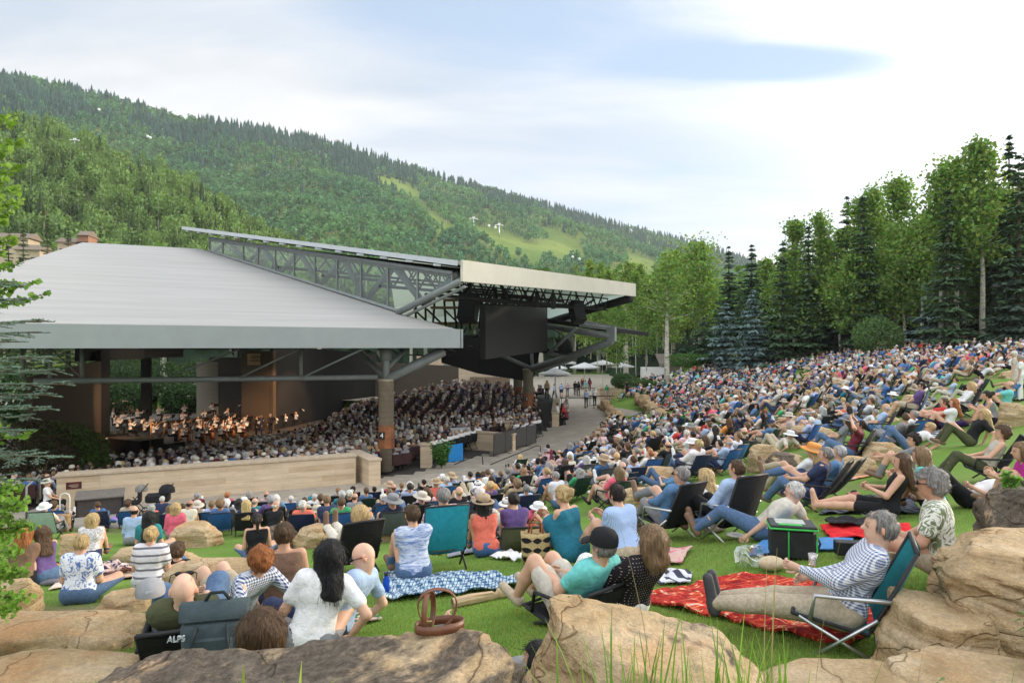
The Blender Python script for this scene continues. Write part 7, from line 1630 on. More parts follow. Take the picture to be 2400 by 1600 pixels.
for i, (u, vt, D) in enumerate([(1490,640,78),(1445,690,74),(1515,700,80),(1400,720,82)]): asp(u, vt, D, 1.7, 70+i, ['pale aspen at the walkway bend, tallest of four','small aspen by the corner of the stones','small aspen just left of the shed','small aspen above the bar tables'][i], nleaf=1900, leaf=.22, base=.2, trunk_r=.06, col=(.13, .24, .06))
def bush(u, v, D, r, h, seed, label, col=GA, n=2600, leaf=.16):
    rng = np.random.default_rng(seed); x = (u-1200)/FPX*D; z = gz_(x, D) if not inpoly(x, D, BOWL) else float(bowl(x, D)); C_ = rng.normal(0, 1, (n, 3)); C_ /= np.linalg.norm(C_, axis=1)[:, None]; C_ *= rng.uniform(.5, 1.05, (n, 1))**.5; C_ = C_*(1+.18*vnoise(C_*2.5+seed)[:, None]); C_ = C_*[r, r, h/2]+[0, 0, h/2]
    V, F = leaf_quads(C_, leaf, rng); ct = np.repeat(np.array(col)*rng.uniform(.6, 1.4, (n, 1)), 4, 0); e = empty('bush', (x, D, z), 0, label, 'bush'); link('foliage', mesh_from('foliage', V, [F], False, ct, [M_leaf]), e)
    m = MB()
    for k in range(6): a = k; m.tube([(0, 0, 0), (math.cos(a)*r*.5, math.sin(a)*r*.5, h*.6)], [.04, .015], 5)
    m.build('stem', M_bark, e); return e
bush(2058, 0, 58, 2.0, 3.2, 1, 'round pale green willow bush at the top edge of the lawn', (.12, .20, .075), 4200); bush(1610, 0, 78, 2.2, 1.6, 2, 'low green bush left of the blue spruces', (.08, .17, .04)); bush(1665, 0, 76, 1.8, 1.4, 3, 'second low green bush below the blue spruces', (.07, .15, .04))
bush(1500, 0, 70, 1.6, 1.2, 4, 'low bush at the bend of the walkway', (.08, .14, .05)); bush(1460, 0, 72, 1.2, 1.6, 5, 'small feathery bush beside the corner stones', (.07, .13, .05))
bush(140, 0, 30, 1.9, 3.2, 6, 'dark green shrub in front of the left stage wall', (.055, .10, .022), 5200, .12); bush(75, 0, 27, 1.5, 3.0, 7, 'dark reddish shrub behind the spruce branches', (.045, .035, .02), 3400, .12); bush(195, 0, 33, 1.2, 2.6, 8, 'yellowish shrub at the corner of the stage', (.10, .13, .03), 3000, .12)
for i, (u, D, r, h) in enumerate([(270,76,3.2,3.6),(310,80,2.6,3.4),(390,82,3.4,3.8),(430,78,2.6,3.2),(360,86,4,6),(290,90,4,6.5),(225,84,3.4,6),(140,70,3,5.5),(60,66,3,5.5),(470,92,3.5,6)]):
    b_ = bush(u, 0, D, r, h, 20+i, ['shrub seen behind the stage left opening','shrub right of the pale stone behind the stage','large dark shrub between the stage piers','low shrub beside the curved wall','tall shrub behind the large dark one','tall hedge-like bush far behind the stage','bush behind the left stage wall','bush beyond the side wall','bush at the far left behind the wall','bush behind the curved wall top'][i], (.032, .065, .022), 2600, .3); b_.location.z = -7.6
me = rock_mesh(90, (2.0, 1.6, 1.1), .08); rock((-43.2, 75.5, -7.0), 0, me, 'pale rounded boulder seen through the back of the stage', patina=0)
# the ground between stage and woods
e = empty('lamp_post', P(2358, 812, 50)*[1,1,0]+[0,0,gz_(36, 50)], 0, 'dark lamp post with a flared shade among the right trees', 'lamp post')
MB().tube([(0, 0, 0), (0, 0, 4.6)], .05, 8).tube([(0, 0, 4.4), (-.7, 0, 4.6)], .03, 6).build('pole', simple('green_pole', (.03, .05, .04), .6), e); MB().lathe([(.05, 4.75), (.12, 4.68), (.42, 4.5), (.40, 4.48)], n=16, c=(-.75, 0, 0)).build('lamp_shade', M_dsteel, e, True)

# ------------------------------------------------------------------ branches close by at the left edge
def near_spruce():
    rng = np.random.default_rng(8); base = np.array([-5.15, 5.3, -3.0]); e = empty('blue_spruce', base, 0, 'blue spruce reaching into the left edge with long horizontal branches', 'tree')
    tm = MB(); tm.tube([(0, 0, 0), (0, 0, 4.5)], [.14, .05], 8); tm.build('trunk', M_bark, e); bm_ = MB(); Vn, Tn = [], []
    tips = [(112,752,5.0),(60,700,5.2),(128,838,4.9),(174,900,4.7),(132,925,5.0),(120,955,4.8),(168,1072,4.6),(80,1125,4.9),(95,778,5.2),(45,800,4.7),(60,1010,4.9),(150,868,5.3),(40,660,5.4),(70,975,5.3),(30,860,4.6),(55,1075,4.7)]
    def twig(a, b, ln, r):
        n = int(np.linalg.norm(b-a)/.0042); s = rng.uniform(0, 1, n)[:, None]; p = a+(b-a)*s; d = (b-a)/np.linalg.norm(b-a); q = rng.normal(0, 1, (n, 3)); q -= (q@d)[:, None]*d; q /= np.linalg.norm(q, axis=1)[:, None]; q[:, 2] = np.abs(q[:, 2])*.9-.2
        q = q*.85+d*.65; q /= np.linalg.norm(q, axis=1)[:, None]; w_ = np.cross(q, rng.normal(0, 1, (n, 3))); w_ /= np.linalg.norm(w_, axis=1)[:, None]; L = ln*rng.uniform(.7, 1.2, (n, 1))
        Vn.append(np.stack([p-w_*.0032, p+w_*.0032, p+q*L], 1).reshape(-1, 3)); Tn.append(np.repeat(np.array([[.16, .27, .225]])*rng.uniform(.55, 1.35, (n, 1)), 3, 0)); bm_.tube([a, b], [r, r*.5], 4, cap=False)
    for (u, v, D) in tips:
        tip = np.array(P(u, v, D))-base; z0 = tip[2]+.10; root = np.array([0, 0, z0]); mid = (root+tip)/2-[0, 0, .07]; S = [root+(mid-root)*t*2 if t < .5 else mid+(tip-mid)*(t-.5)*2 for t in np.linspace(0, 1, 15)]
        for i in range(4, 14):
            twig(S[i], S[i+1], .020, .006); d = S[i+1]-S[i]; d /= np.linalg.norm(d); sd = np.cross(d, [0, 0, 1.0]); L = .30*(1-(i-4)/11)+.06
            for sg in (-1, 1):
                q = S[i]+d*rng.uniform(0, .05); t2 = q+(sd*sg*.75+d*.8)*L*rng.uniform(.7, 1.15)+[0, 0, rng.uniform(-.05, .02)]; twig(q, t2, .018, .004)
                for k in (.35, .65):
                    q2 = q+(t2-q)*k; dd = (t2-q)/np.linalg.norm(t2-q); s2 = np.cross(dd, [0, 0, 1.0]); 
                    for s3 in (-1, 1): twig(q2, q2+(s2*s3*.7+dd*.8)*L*.38, .017, .003)
    bm_.build('branches', M_bark, e); V = np.vstack(Vn); link('needles', mesh_from('needles', V, [np.arange(len(V)).reshape(-1, 3)], False, np.vstack(Tn), [M_needle]), e)
near_spruce()
def leaf_sprays(name, base, tips, label, leaf, n, col, seed, spread=.12, up=.6):
    rng = np.random.default_rng(seed); base = np.array(base, float); e = empty(name, base, 0, label, 'tree'); tm = MB(); top = max(P(u, v, D)[2] for u, v, D in tips)-base[2]; tm.tube([(0, 0, 0), (0.03, 0, top*.5), (0, 0, top)], [.05, .035, .012], 7); tm.build('trunk', M_aspenbark, e)
    C_ = []; bm_ = MB()
    for (u, v, D) in tips:
        tip = np.array(P(u, v, D))-base; root = np.array([0, 0, max(.1, tip[2]-up)]); mid = (root+tip)/2+[0, 0, .08]; bm_.tube([root, mid, tip], [.012, .008, .003], 5, cap=False)
        s = rng.uniform(.1, 1, n)[:, None]; p = np.where(s < .5, root+(mid-root)*s*2, mid+(tip-mid)*(s-.5)*2); C_.append(p+rng.normal(0, 1, (n, 3))*spread*(1.15-s))
    C_ = np.vstack(C_); V, F = leaf_quads(C_, leaf, rng); ct = np.repeat(np.array(col)*rng.uniform(.7, 1.4, (len(C_), 1)), 4, 0); link('crown', mesh_from('crown', V, [F], False, ct, [M_leaf]), e); bm_.build('branches', M_bark, e)
leaf_sprays('aspen_tree', (-5.9, 6.1, -2.8), [(112,687,5.6),(92,657,5.8),(57,615,5.9),(60,700,5.5),(30,660,5.7),(82,1013,5.3),(30,1000,5.4)], 'near aspen whose leafy twigs overlap the grey roof at the left edge', .05, 150, (.13, .23, .045), 5, .075)
leaf_sprays('aspen_tree', (-7.2, 7.4, -3.0), [(50,330,7),(30,290,7),(58,390,7.2),(45,440,7),(20,350,6.8),(30,500,7.2),(55,470,6.9),(10,420,7),(40,270,7.1),(15,520,7.0),(38,560,7.2),(10,590,7.0)], 'near aspen crown filling the upper left edge', .065, 190, (.19, .30, .055), 6, .13)
leaf_sprays('leafy_bush', (-4.2, 4.85, -2.9), [(60,1180,4.6),(80,1230,4.7),(45,1290,4.5),(70,1340,4.6),(50,1140,4.8),(25,1210,4.6),(60,1400,4.4),(20,1330,4.5),(35,1430,4.4),(15,1260,4.6)], 'bright feathery green bush at the lower left edge', .038, 330, (.17, .29, .05), 7, .10, .3)
# ------------------------------------------------------------------ the audience on the lawn
LP = {}
def lowres(pose, hair, sleeves, legs, hat, yaw, seed, h):
    k = (pose, hair, sleeves, legs, hat, yaw, h)
    if k not in LP: LP[k] = person_parts(skeleton(pose, yaw=yaw, build=1.0+.08*(seed % 3-1)), h, hair, sleeves, legs, seed=seed, hands=False, shoes=True, hat=hat, far=True)
    return LP[k]
_pm = {}
def lowmesh(key, parts):
    if key not in _pm: _pm[key] = {n: mesh_from('person_'+n, V, F, True, ti, [PARTMAT[n]]) for n, (V, F, ti) in parts.items()}
    return _pm[key]
rng = np.random.default_rng(77)
SH = ['white']*7+['ltblue']*5+['navy']*3+['blue']*4+['grey']*4+['black']*4+['cream']*3+['pink','palepink','palepink','purple','red','coral','teal','aqua','green','orange','maroon','stone','stone','denim','denim','tan']
CN = dict(ltblue='light blue', palepink='pale pink', stone='beige', denim='denim', cream='cream')
PN = ['jeans','khaki','black','grey','navy','stone','jeans','khaki']
HN = ['grey']*5+['white']*4+['brown']*5+['dark']*4+['blonde']*3+['ltbrown']*3+['silver']*2+['ginger']
HW = dict(ltbrown='light brown', silver='silver', dark='dark', ginger='ginger')
HS = ['short']*5+['bob','long','curly','bald','short','pony']
POSL = ['chair','chair','legsout','crossleg','recline','knees','chair','lie']
VARS = []
for i in range(36):
    VARS.append((POSL[i % 8], HS[int(rng.integers(len(HS)))], 'long' if rng.random() < .35 else 'short', 'short' if rng.random() < .3 else 'long', [None, None, None, None, None, 'cap', None, 'sunhat', 'brim'][int(rng.integers(9))], int(rng.integers(-2, 3))*18, i))
# region where people sit, as seen from the camera, and its empty grass
DN = lambda L: [(a*DISP, b*DISP) for a, b in L]
REG = DN([(60,1222),(200,1212),(300,1205),(480,1188),(700,1176),(860,1146),(1000,1122),(1110,1102),(1290,1050),(1350,990),(1400,978),(1402,930),(1440,905),(1470,880),(1560,862),(1700,832),(1760,806),(1790,802),(2352,802),(2352,1060),(2050,1040),(2000,975),(1900,1010),(1790,1040),(1700,1050),(1690,1090),(1560,1110),(1440,1170),(1250,1175),(1180,1222),(1050,1232),(900,1245),(650,1238),(480,1232),(300,1216),(200,1225)])
GAPS = [DN(g) for g in [[(1960,965),(2040,930),(2130,905),(2200,880),(2352,850),(2352,1070),(2050,1045),(2010,985)],[(1750,995),(1860,940),(1900,925),(1900,960),(1800,1015),(1720,1040)],[(1790,860),(1830,850),(1880,850),(1850,900),(1780,900)],[(1650,925),(1700,905),(1720,925),(1660,945)],[(1440,1055),(1560,1040),(1560,1075),(1450,1085)],[(230,1190),(380,1180),(380,1195),(240,1215)]]]
fgp = np.array([q[0][:2] for q in FG])
pts = []
cell = {}
cand = 60000; X = rng.uniform(-19, 46, cand); Y = rng.uniform(11, 82, cand); Z = walk(X, Y); Uc = 1200+X/Y*FPX; Vc = HZ-Z/Y*FPX
ok = inpoly(Uc, Vc, REG) & ~inpoly(X, Y, BOWL) & ((Z > PLZ+.02) | ((Y < 24) & (X < 0)))
for g in GAPS: ok &= ~(inpoly(Uc, Vc, g) & (rng.uniform(0, 1, cand) > .02))
ok &= ~((X > 6.8) & (X < 12.3) & (Y > 44) & (Y < 66))
for i in np.nonzero(ok)[0]:
    x, y = X[i], Y[i]; a = face(x, y); c_, s_ = math.cos(a), math.sin(a)
    # spacing: side by side closer than front to back
    lx = x*c_+y*s_; ly = -x*s_+y*c_; kx, ky = int(x//1.2), int(y//1.2); bad = False
    for dx in (-1, 0, 1):
        for dy in (-1, 0, 1):
            for (qx, qy) in cell.get((kx+dx, ky+dy), ()):
                ddx = (x-qx)*c_+(y-qy)*s_; ddy = -(x-qx)*s_+(y-qy)*c_
                if (ddx/.60)**2+(ddy/1.02)**2 < 1: bad = True; break
            if bad: break
        if bad: break
    if bad or np.min(np.hypot(fgp[:, 0]-x, fgp[:, 1]-y)) < .85: continue
    cell.setdefault((kx, ky), []).append((x, y)); pts.append((x, y))
    if len(pts) >= 1500: break
pts = np.array(pts); order = np.argsort(pts[:, 1]+.0*pts[:, 0]); pts = pts[order]
print('lawn people', len(pts))
NIND = 150
people = []
for i, (x, y) in enumerate(pts):
    vi = int(rng.integers(len(VARS))); V_ = VARS[vi]; z = float(walk(x, y)); d = dict(x=x, y=y, z=z, var=V_, vi=vi, rz=face(x, y)+rng.normal(0, .16), sh=SH[int(rng.integers(len(SH)))], pn=PN[int(rng.integers(len(PN)))], hn=HN[int(rng.integers(len(HN)))], sk=int(rng.integers(5)), sc=rng.uniform(.90, 1.04), hc=['cream','stone','navy','white','tan','grey'][int(rng.integers(6))])
    people.append(d)
def jit(c, r=.12): return tuple(np.clip(np.array(c)*rng.uniform(1-r, 1+r)*rng.uniform(1-.05, 1+.05, 3), 0, .85))
HSW = dict(short='short', bob='bobbed', long='long', curly='curly', bald='thinning', pony='tied back')
CHC = [('black', (.016,.017,.02)), ('dark green', (.02,.05,.035)), ('navy', (.02,.03,.08)), ('grey', (.10,.11,.12)), ('blue', (.03,.12,.35)), ('black', (.02,.02,.024))]
used = {}
def lab(d, lvl, nb):
    V_ = d['var']; s = f"{HW.get(d['hn'], d['hn'])} {HSW[V_[1]]} haired person, {CN.get(d['sh'], d['sh'])} top"
    if lvl >= 1: s += f", {CN.get(d['pn'], d['pn'])} {'trousers' if V_[3] == 'long' else 'shorts'}"
    if lvl >= 2 and V_[4]: s += f", {CN.get(d['hc'], d['hc'])} {dict(cap='cap', sunhat='sunhat', brim='brimmed hat')[V_[4]]}"
    if lvl >= 3 and nb is not None: s += f", beside {CN.get(nb['sh'], nb['sh'])} top"
    return ' '.join(s.split()[:16])
ind = people[:NIND]
xy = np.array([(d['x'], d['y']) for d in people])
def ulabel(d):
    dd = np.hypot(xy[:, 0]-d['x'], xy[:, 1]-d['y']); o = np.argsort(dd)[1:4]
    for lvl in range(4):
        for q in (o if lvl == 3 else [o[0]]):
            s = lab(d, lvl, people[q])
            if s not in used: used[s] = 1; return s
    return s
for d in ind: d['label'] = None
for d in ind:
    d['label'] = ulabel(d); V_ = d['var']; near = d['y'] < 20; h = .024 if near else .032
    ms = lowmesh((V_, h), lowres(V_[0], V_[1], V_[2], V_[3], V_[4], V_[5], V_[6], h))
    cols = dict(body=jit(SKINC[d['sk']], .08), shirt=jit(C[d['sh']]), trousers=jit(C[d['pn']]), shorts=jit(C[d['pn']]), shoes=C[['black','brown','grey','white'][d['vi'] % 4]], hair=jit(HAIRC[d['hn']], .2), hat=C[d['hc']])
    person((d['x'], d['y'], d['z']), d['rz'], ms, cols, d['label'], 'audience seated on the lawn', d['sc'])
    if V_[0] in ('chair', 'legsout', 'crossleg'):
        cn, cc = CHC[int(rng.integers(6))]; w_ = d['label'].split(', beside')[0].split(' '); lb = ' '.join((f"{cn} low chair under the "+' '.join(w_)).split()[:16])
        chair((d['x'], d['y'], d['z']), d['rz'], lb, col=cc, recl=28, hb=.50, w=.50)
# the farther rows, too many to single out
def merge_people(name, plist, h, label, cat, upper=False):
    Vs, F3, F4, Cs = [], [], [], []; off = 0
    for d in plist:
        V_ = d['var']; parts = lowres(V_[0], V_[1], V_[2], V_[3], V_[4], V_[5], V_[6], h); ca, sa = math.cos(d['rz']), math.sin(d['rz'])
        cmap = dict(body=SKINC[d['sk']], shirt=C[d['sh']], trousers=C[d['pn']], shorts=C[d['pn']], shoes=(.05, .04, .035), hair=HAIRC[d['hn']], hat=C[d['hc']])
        for n, (V, F, ti) in parts.items():
            if upper and n in ('shoes', 'trousers', 'shorts'): continue
            V = V*d['sc']; Vs.append(np.stack([V[:, 0]*ca-V[:, 1]*sa+d['x'], V[:, 0]*sa+V[:, 1]*ca+d['y'], V[:, 2]+d['z']], 1)); Cs.append(np.repeat(np.array([jit(cmap[n], .15)]), len(V), 0))
            for f in (F if isinstance(F, list) else [F]): (F3 if f.shape[1] == 3 else F4).append(f+off)
            off += len(V)
    FF = ([np.vstack(F4)] if F4 else [])+([np.vstack(F3)] if F3 else [])
    return tag(link(name, mesh_from(name, np.vstack(Vs), FF, True, np.vstack(Cs), [tinted('crowd_cloth', .85, 0, .12, 6)])), label, cat, kind='stuff')
far = people[NIND:]; merge_people('lawn_crowd', far, .05, 'dense crowd of people reclining on the upper lawn below the trees', 'crowd')
m = MB(); rs = random.Random(3)
chf = {k: [(q.data()) for v in chair_meshes(28, .58, .52).values() for q in (v if isinstance(v, list) else [v]) if True][:2] for k in (0,)}[0]
Vs, Fs, Cs = [], [], []; off = 0
for d in far:
    if d['var'][0] not in ('chair', 'legsout', 'crossleg'): continue
    ca, sa = math.cos(d['rz']), math.sin(d['rz']); cc = CHC[int(rng.integers(6))][1]
    for V, F in chf: Vs.append(np.stack([V[:, 0]*ca-V[:, 1]*sa+d['x'], V[:, 0]*sa+V[:, 1]*ca+d['y'], V[:, 2]+d['z']], 1)); Fs += [f+off for f in F]; Cs.append(np.repeat([cc], len(V), 0)); off += len(V)
tag(link('lawn_chairs', mesh_from('lawn_chairs', np.vstack(Vs), [np.vstack(Fs)], True, np.vstack(Cs), [tinted('crowd_cloth')])), 'low chairs under the far crowd on the lawn', 'chairs', kind='stuff')
# rock ledges between the rows of the lawn
_rq = [rock_mesh(300+i, (1.5, 1.0, .5), .06) for i in range(8)]; rs = random.Random(12); cnt = 0
lbls = {}
for rr, a0, a1 in ((34.5, -2, 62), (38.5, -8, 55), (42.3, -2, 50), (30.8, 8, 60), (46.5, 25, 62)):
    a = a0
    while a < a1:
        if rs.random() < .62:
            th = R(a-90+8); x = PC[0]+rr*math.cos(th+R(22)); y = PC[1]+rr*math.sin(th+R(22)); z = float(walk(x, y)); u, v = 1200+x/y*FPX, HZ-z/y*FPX
            if y > 12 and z > PLZ+.05 and -60 < u < 2460 and np.min(np.hypot(fgp[:, 0]-x, fgp[:, 1]-y)) > 1.1 and inpoly(np.array([u]), np.array([v]), REG)[0]:
                near = people[int(np.argmin(np.hypot(xy[:, 0]-x, xy[:, 1]-y)))]; lb = f"{ORD[cnt % 18]} tan ledge of the {['fourth','second','lowest','third','top'][int(rr*7) % 5]} terrace, by a {CN.get(near['sh'], near['sh'])} top"
                sc = rs.uniform(.5, .95); rock((x, y, z-.12), R(a)+rs.uniform(-.4, .4), _rq[cnt % 8], lb, 'sandstone ledges among the rows', rs.uniform(0, .45), (sc, sc, sc*rs.uniform(.8, 1.3))); cnt += 1
        a += rs.uniform(2.0, 4.5)
print('ledges', cnt)
# steps of stone climbing through the middle of the crowd
for k in range(9):
    p = hit(1500+k*0+ (k*42), 1015-k*14); rock((p[0], p[1], p[2]-.1), .5+k*.3, _rq[k % 8], f"flat tan stone of the stepped path through the crowd, {['lowest','second','third','fourth','middle','sixth','seventh','eighth','highest'][k]}", None, .1, (.8, .8, .6))

# ------------------------------------------------------------------ the covered seats
SHD = ['grey','black','navy','maroon','brown','charcoal','purple','tan','black','charcoal','brown','grey','stone','white']; SC = np.array([-26., 57.]); bp = []  # darker tops for covered rows: roof shade put into the clothing colour
for r in np.arange(9.5, 44, .92):
    da = .56/r; 
    for a in np.arange(-2.3, 1.3, da):
        x = SC[0]+r*math.cos(a)+rng.normal(0, .05); y = SC[1]+r*math.sin(a)+rng.normal(0, .05)
        if abs((math.degrees(a)+300) % 24-12) < 1.0*12/r: continue
        bp.append((x, y))
bp = np.array(bp); ib = inpoly(bp[:, 0], bp[:, 1], [(-15.6,25.3),(-6.6,29.8),(-5.0,31.8),(-3.4,40.5),(.2,41.5),(1.9,48),(2.6,56),(2.6,62),(-4,63.5),(-13,66.5),(-17.4,67),(-16.4,60),(-19.0,52),(-24.5,45),(-27,41),(-26,34),(-19,24)])
bp = bp[ib & (rng.uniform(0, 1, len(ib)) < .93)]; bp = bp[np.argsort(bp[:, 1])]
BV = [('bench', h_, s_, 'long', hat, yw, 50+i) for i, (h_, s_, hat, yw) in enumerate([('short','short',None,0),('short','long',None,18),('bob','short',None,0),('bald','long',None,-18),('curly','short',None,0),('short','long','cap',0),('long','short',None,18),('bob','long','sunhat',0)])]
bl = []
for (x, y) in bp:
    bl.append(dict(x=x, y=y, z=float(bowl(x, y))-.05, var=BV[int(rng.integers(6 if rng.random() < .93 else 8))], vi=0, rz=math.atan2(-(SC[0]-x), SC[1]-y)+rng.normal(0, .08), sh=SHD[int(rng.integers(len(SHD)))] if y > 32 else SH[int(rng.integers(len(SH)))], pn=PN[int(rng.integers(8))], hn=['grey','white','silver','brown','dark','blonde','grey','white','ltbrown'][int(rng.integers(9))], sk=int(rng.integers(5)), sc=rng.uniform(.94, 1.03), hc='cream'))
print('covered seats', len(bl))
wall_side = [d for d in bl if (d['y']-d['x']*.485 < 35.2) and d['x'] < -5.5]; rest = [d for d in bl if not ((d['y']-d['x']*.485 < 35.2) and d['x'] < -5.5)]
xyb = np.array([(d['x'], d['y']) for d in bl])
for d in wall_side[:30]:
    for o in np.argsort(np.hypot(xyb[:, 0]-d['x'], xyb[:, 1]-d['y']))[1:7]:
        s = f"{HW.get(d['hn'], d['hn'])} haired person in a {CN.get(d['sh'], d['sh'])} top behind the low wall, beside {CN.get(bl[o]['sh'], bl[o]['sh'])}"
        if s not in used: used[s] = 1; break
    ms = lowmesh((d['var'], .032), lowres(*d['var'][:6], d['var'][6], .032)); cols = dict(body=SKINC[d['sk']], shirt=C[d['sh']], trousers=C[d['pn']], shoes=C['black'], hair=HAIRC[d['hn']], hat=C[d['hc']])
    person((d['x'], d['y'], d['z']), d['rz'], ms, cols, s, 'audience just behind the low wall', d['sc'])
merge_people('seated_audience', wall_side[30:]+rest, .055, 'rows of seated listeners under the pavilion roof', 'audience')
m = MB()
for d in bl:
    ca, sa = math.cos(d['rz']), math.sin(d['rz'])
    m.box((d['x']+sa*.2, d['y']-ca*.2, d['z']+.66), (.48, .05, .5), rz=d['rz'])
tag(m.build('pavilion_seats', simple('seat_maroon', (.05, .02, .018), .7)), 'rows of dark red seats under the pavilion roof', 'seats', kind='stuff')
def static_person(u, v, D, z, rz, var, sh, pn, hn, label, group=None, h=.03, chairf=False, hc='cream', sc=1.0):
    x = (u-1200)/FPX*D; ms = lowmesh((var, h), lowres(*var[:6], var[6], h)); cols = dict(body=SKINC[hash(label) % 3 if False else len(label) % 5], shirt=C[sh], trousers=C[pn], shorts=C[pn], shoes=C['black'], hair=HAIRC[hn], hat=C[hc])
    return person((x, D, z), rz, ms, cols, label, group, sc)
# ushers in white shirts on folding chairs
fold = chair_meshes(8, .45, .44, sh=.44)
for k in range(9):
    u = 1015+k*13; v0 = 1078-k*4.4; D = 9120/(v0-HZ)*.985
    static_person(u, 0, D, PLZ, R(38), BV[k % 5], 'white', 'black', ['grey','white','brown','grey','blonde','white','silver','brown','grey'][k], f'usher in a white shirt behind the blue panel, {["leftmost","second","third","fourth","middle","sixth","seventh","eighth","rightmost"][k]} of the row', 'ushers in white shirts')
    x = (u-1200)/FPX*D; chair((x, D, PLZ), R(38), f'black folding chair in the white-shirted row, {["leftmost","second","third","fourth","middle","sixth","seventh","eighth","rightmost"][k]}', col=C['black'], recl=8, hb=.42, w=.44, sh=.44, group='folding chairs of the ushers', name='folding_chair', arms=False)
for k in range(6):
    u = [1210,1226,1232,1246,1252,1262][k]; v = [1034,1036,1028,1034,1024,1022][k]; D = 9120/(v-HZ); static_person(u, 0, D, PLZ, R(50), BV[k % 5], 'white', 'black', ['grey','brown','grey','white','silver','grey'][k], f'usher in a white shirt right of the mesh barrier, {["leftmost","second","third","fourth","fifth","rightmost"][k]}', 'ushers in white shirts')
    chair(((u-1200)/FPX*D, D, PLZ), R(50), f'black folding chair right of the mesh barrier, {["leftmost","second","third","fourth","fifth","rightmost"][k]}', col=C['black'], recl=8, hb=.42, w=.44, sh=.44, group='folding chairs of the ushers', name='folding_chair', arms=False)
for k in range(8):
    s = k/7; x = 3.9+.95*s; y = 48.8+12*s; static_person(1200+x/y*FPX, 0, y, PLZ+.05, R(62), BV[(k*3) % 6], ['maroon','white','grey','black','navy','cream','ltblue','red'][k % 8], 'black', ['grey','brown','white','dark'][k % 4], f'person seated along the counter wall, {k+1} from the near end' if False else ' '.join((f"{['grey','brown','white','dark'][k % 4]} haired person at the counter wall in {['maroon','white','grey','black','navy','cream','light blue','red'][k % 8]}, {ORD[k]} in line").split()[:16]), 'people seated at the counter wall')
ST = ('stand', 'short', 'short', 'long', None, 0, 91); SW = ('walk', 'short', 'long', 'long', None, 18, 92); SL = ('stand', 'long', 'long', 'long', None, -18, 93); SX = ('stand', 'short', 'short', 'short', 'cap', 0, 94)
for (u, D, rz, var, sh, pn, hn, lb) in [(1374,64,.3,ST,'ltblue','navy','grey','person in a light blue shirt standing by the belt barrier'),(1394,66,.5,ST,'white','black','white','white haired person in white beside the dark table by the stones'),(1307,49,1.2,SW,'white','black','brown','person in white bending at the end of the counter wall'),(1322,49.5,1.0,SL,'red','black','grey','person with a red top at the end of the counter wall'),
        (1282,60,.2,SL,'tan','black','blonde','person in a mustard jacket near the column numbered 3'),(1277,72,.4,ST,'white','stone','grey','person in white standing behind the mustard jacket'),(1300,74,.9,SW,'ltblue','navy','brown','person in pale blue bending by the umbrella tables'),(1316,76,.3,SX,'ltblue','navy','dark','person at the umbrella tables, light blue with cap'),
        (1348,80,-.2,ST,'black','black','dark','person in black serving at the bar, left one'),(1356,79,.2,SL,'black','black','brown','person in black serving at the bar, right one'),(1372,82,.1,ST,'aqua','stone','dark','person in aqua beneath the central umbrella'),(1422,73,.4,SX,'green','stone','dark','person in a patterned green shirt and hat by the low tan wall'),
        (1470,67,.6,ST,'black','black','dark','person in black with arms raised among the corner shrubs'),(1382,88,-.4,SL,'maroon','maroon','dark','person in dark red right of the bar'),(1365,90,.4,SL,'maroon','black','blonde','person in a long dark dress at the bar'),(1330,78,.4,ST,'palepink','grey','white','person in pale pink at the left umbrella table'),
        (2392,24.5,.9,ST,'white','white','grey','person in white standing at the upper right edge'),(2378,26.5,.9,SX,'stone','cream','white','person in pale clothes standing at the top right of the lawn')]:
    x = (u-1200)/FPX*D; static_person(u, 0, D, float(walk(x, D)), rz, var, sh, pn, hn, lb, 'people standing beyond the seats')
table('bar_table', P(1375, 812, 66)*[1,1,0]+[1.3,0,PLZ], (2.2, .8), .1, simple('black_tablecloth', (.02, .02, .02), .9), 'dark cloth covered table beside the corner stones', h=.95)
table('bar_table', P(1352, 812, 77)*[1,1,0]+[0,0,PLZ], (4.2, .8), .1, M_black, 'long dark bar table in front of the servers', h=1.05)
MB_ = mwall('low_wall', (9.5, 74, PLZ), (15.5, 78, PLZ), 1.1, .4, 'pale curved stucco wall behind the walkway corner', base=PLZ)
# ------------------------------------------------------------------ the orchestra
MU = [('violin', h_, 'long', 'long', None, yw, 70+i) for i, (h_, yw) in enumerate([('short', 0), ('bob', 18), ('long', 0), ('pony', -18)])]; MS = [('stand', 'short', 'long', 'long', None, 0, 80), ('stand', 'bob', 'long', 'long', None, 18, 81)]
M_vio = simple('varnished_wood', (.30, .11, .03), .35, spec=.5); COND = np.array([-20.9, 57.6])
def violin(p, rz, big, label):
    e = empty('cello' if big else 'violin', p, rz, label, 'cello' if big else 'violin', 'string instruments of the orchestra'); k = 3.2 if big else 1.0
    m = MB(); m.lathe([(0, -.02*k), (.10*k, -.02*k), (.10*k, .02*k), (0, .02*k)], n=12, M=Matrix.Rotation(R(90), 3, 'X') if big else None, c=(0, 0, .10*k if big else 0)); m.lathe([(0, -.02*k), (.08*k, -.02*k), (.08*k, .02*k), (0, .02*k)], n=12, M=Matrix.Rotation(R(90), 3, 'X') if big else None, c=(0, 0 if big else .17, .27*k if big else 0)); m.build('instrument_body', M_vio, e, True)
    MB().tube([(0, 0 if not big else -.02, .3*k if big else 0), (0, .42 if not big else -.02, .62*k if big else .02)], .012*k, 5).build('neck', M_black, e)
row = 0; mi = 0; pos_m = []
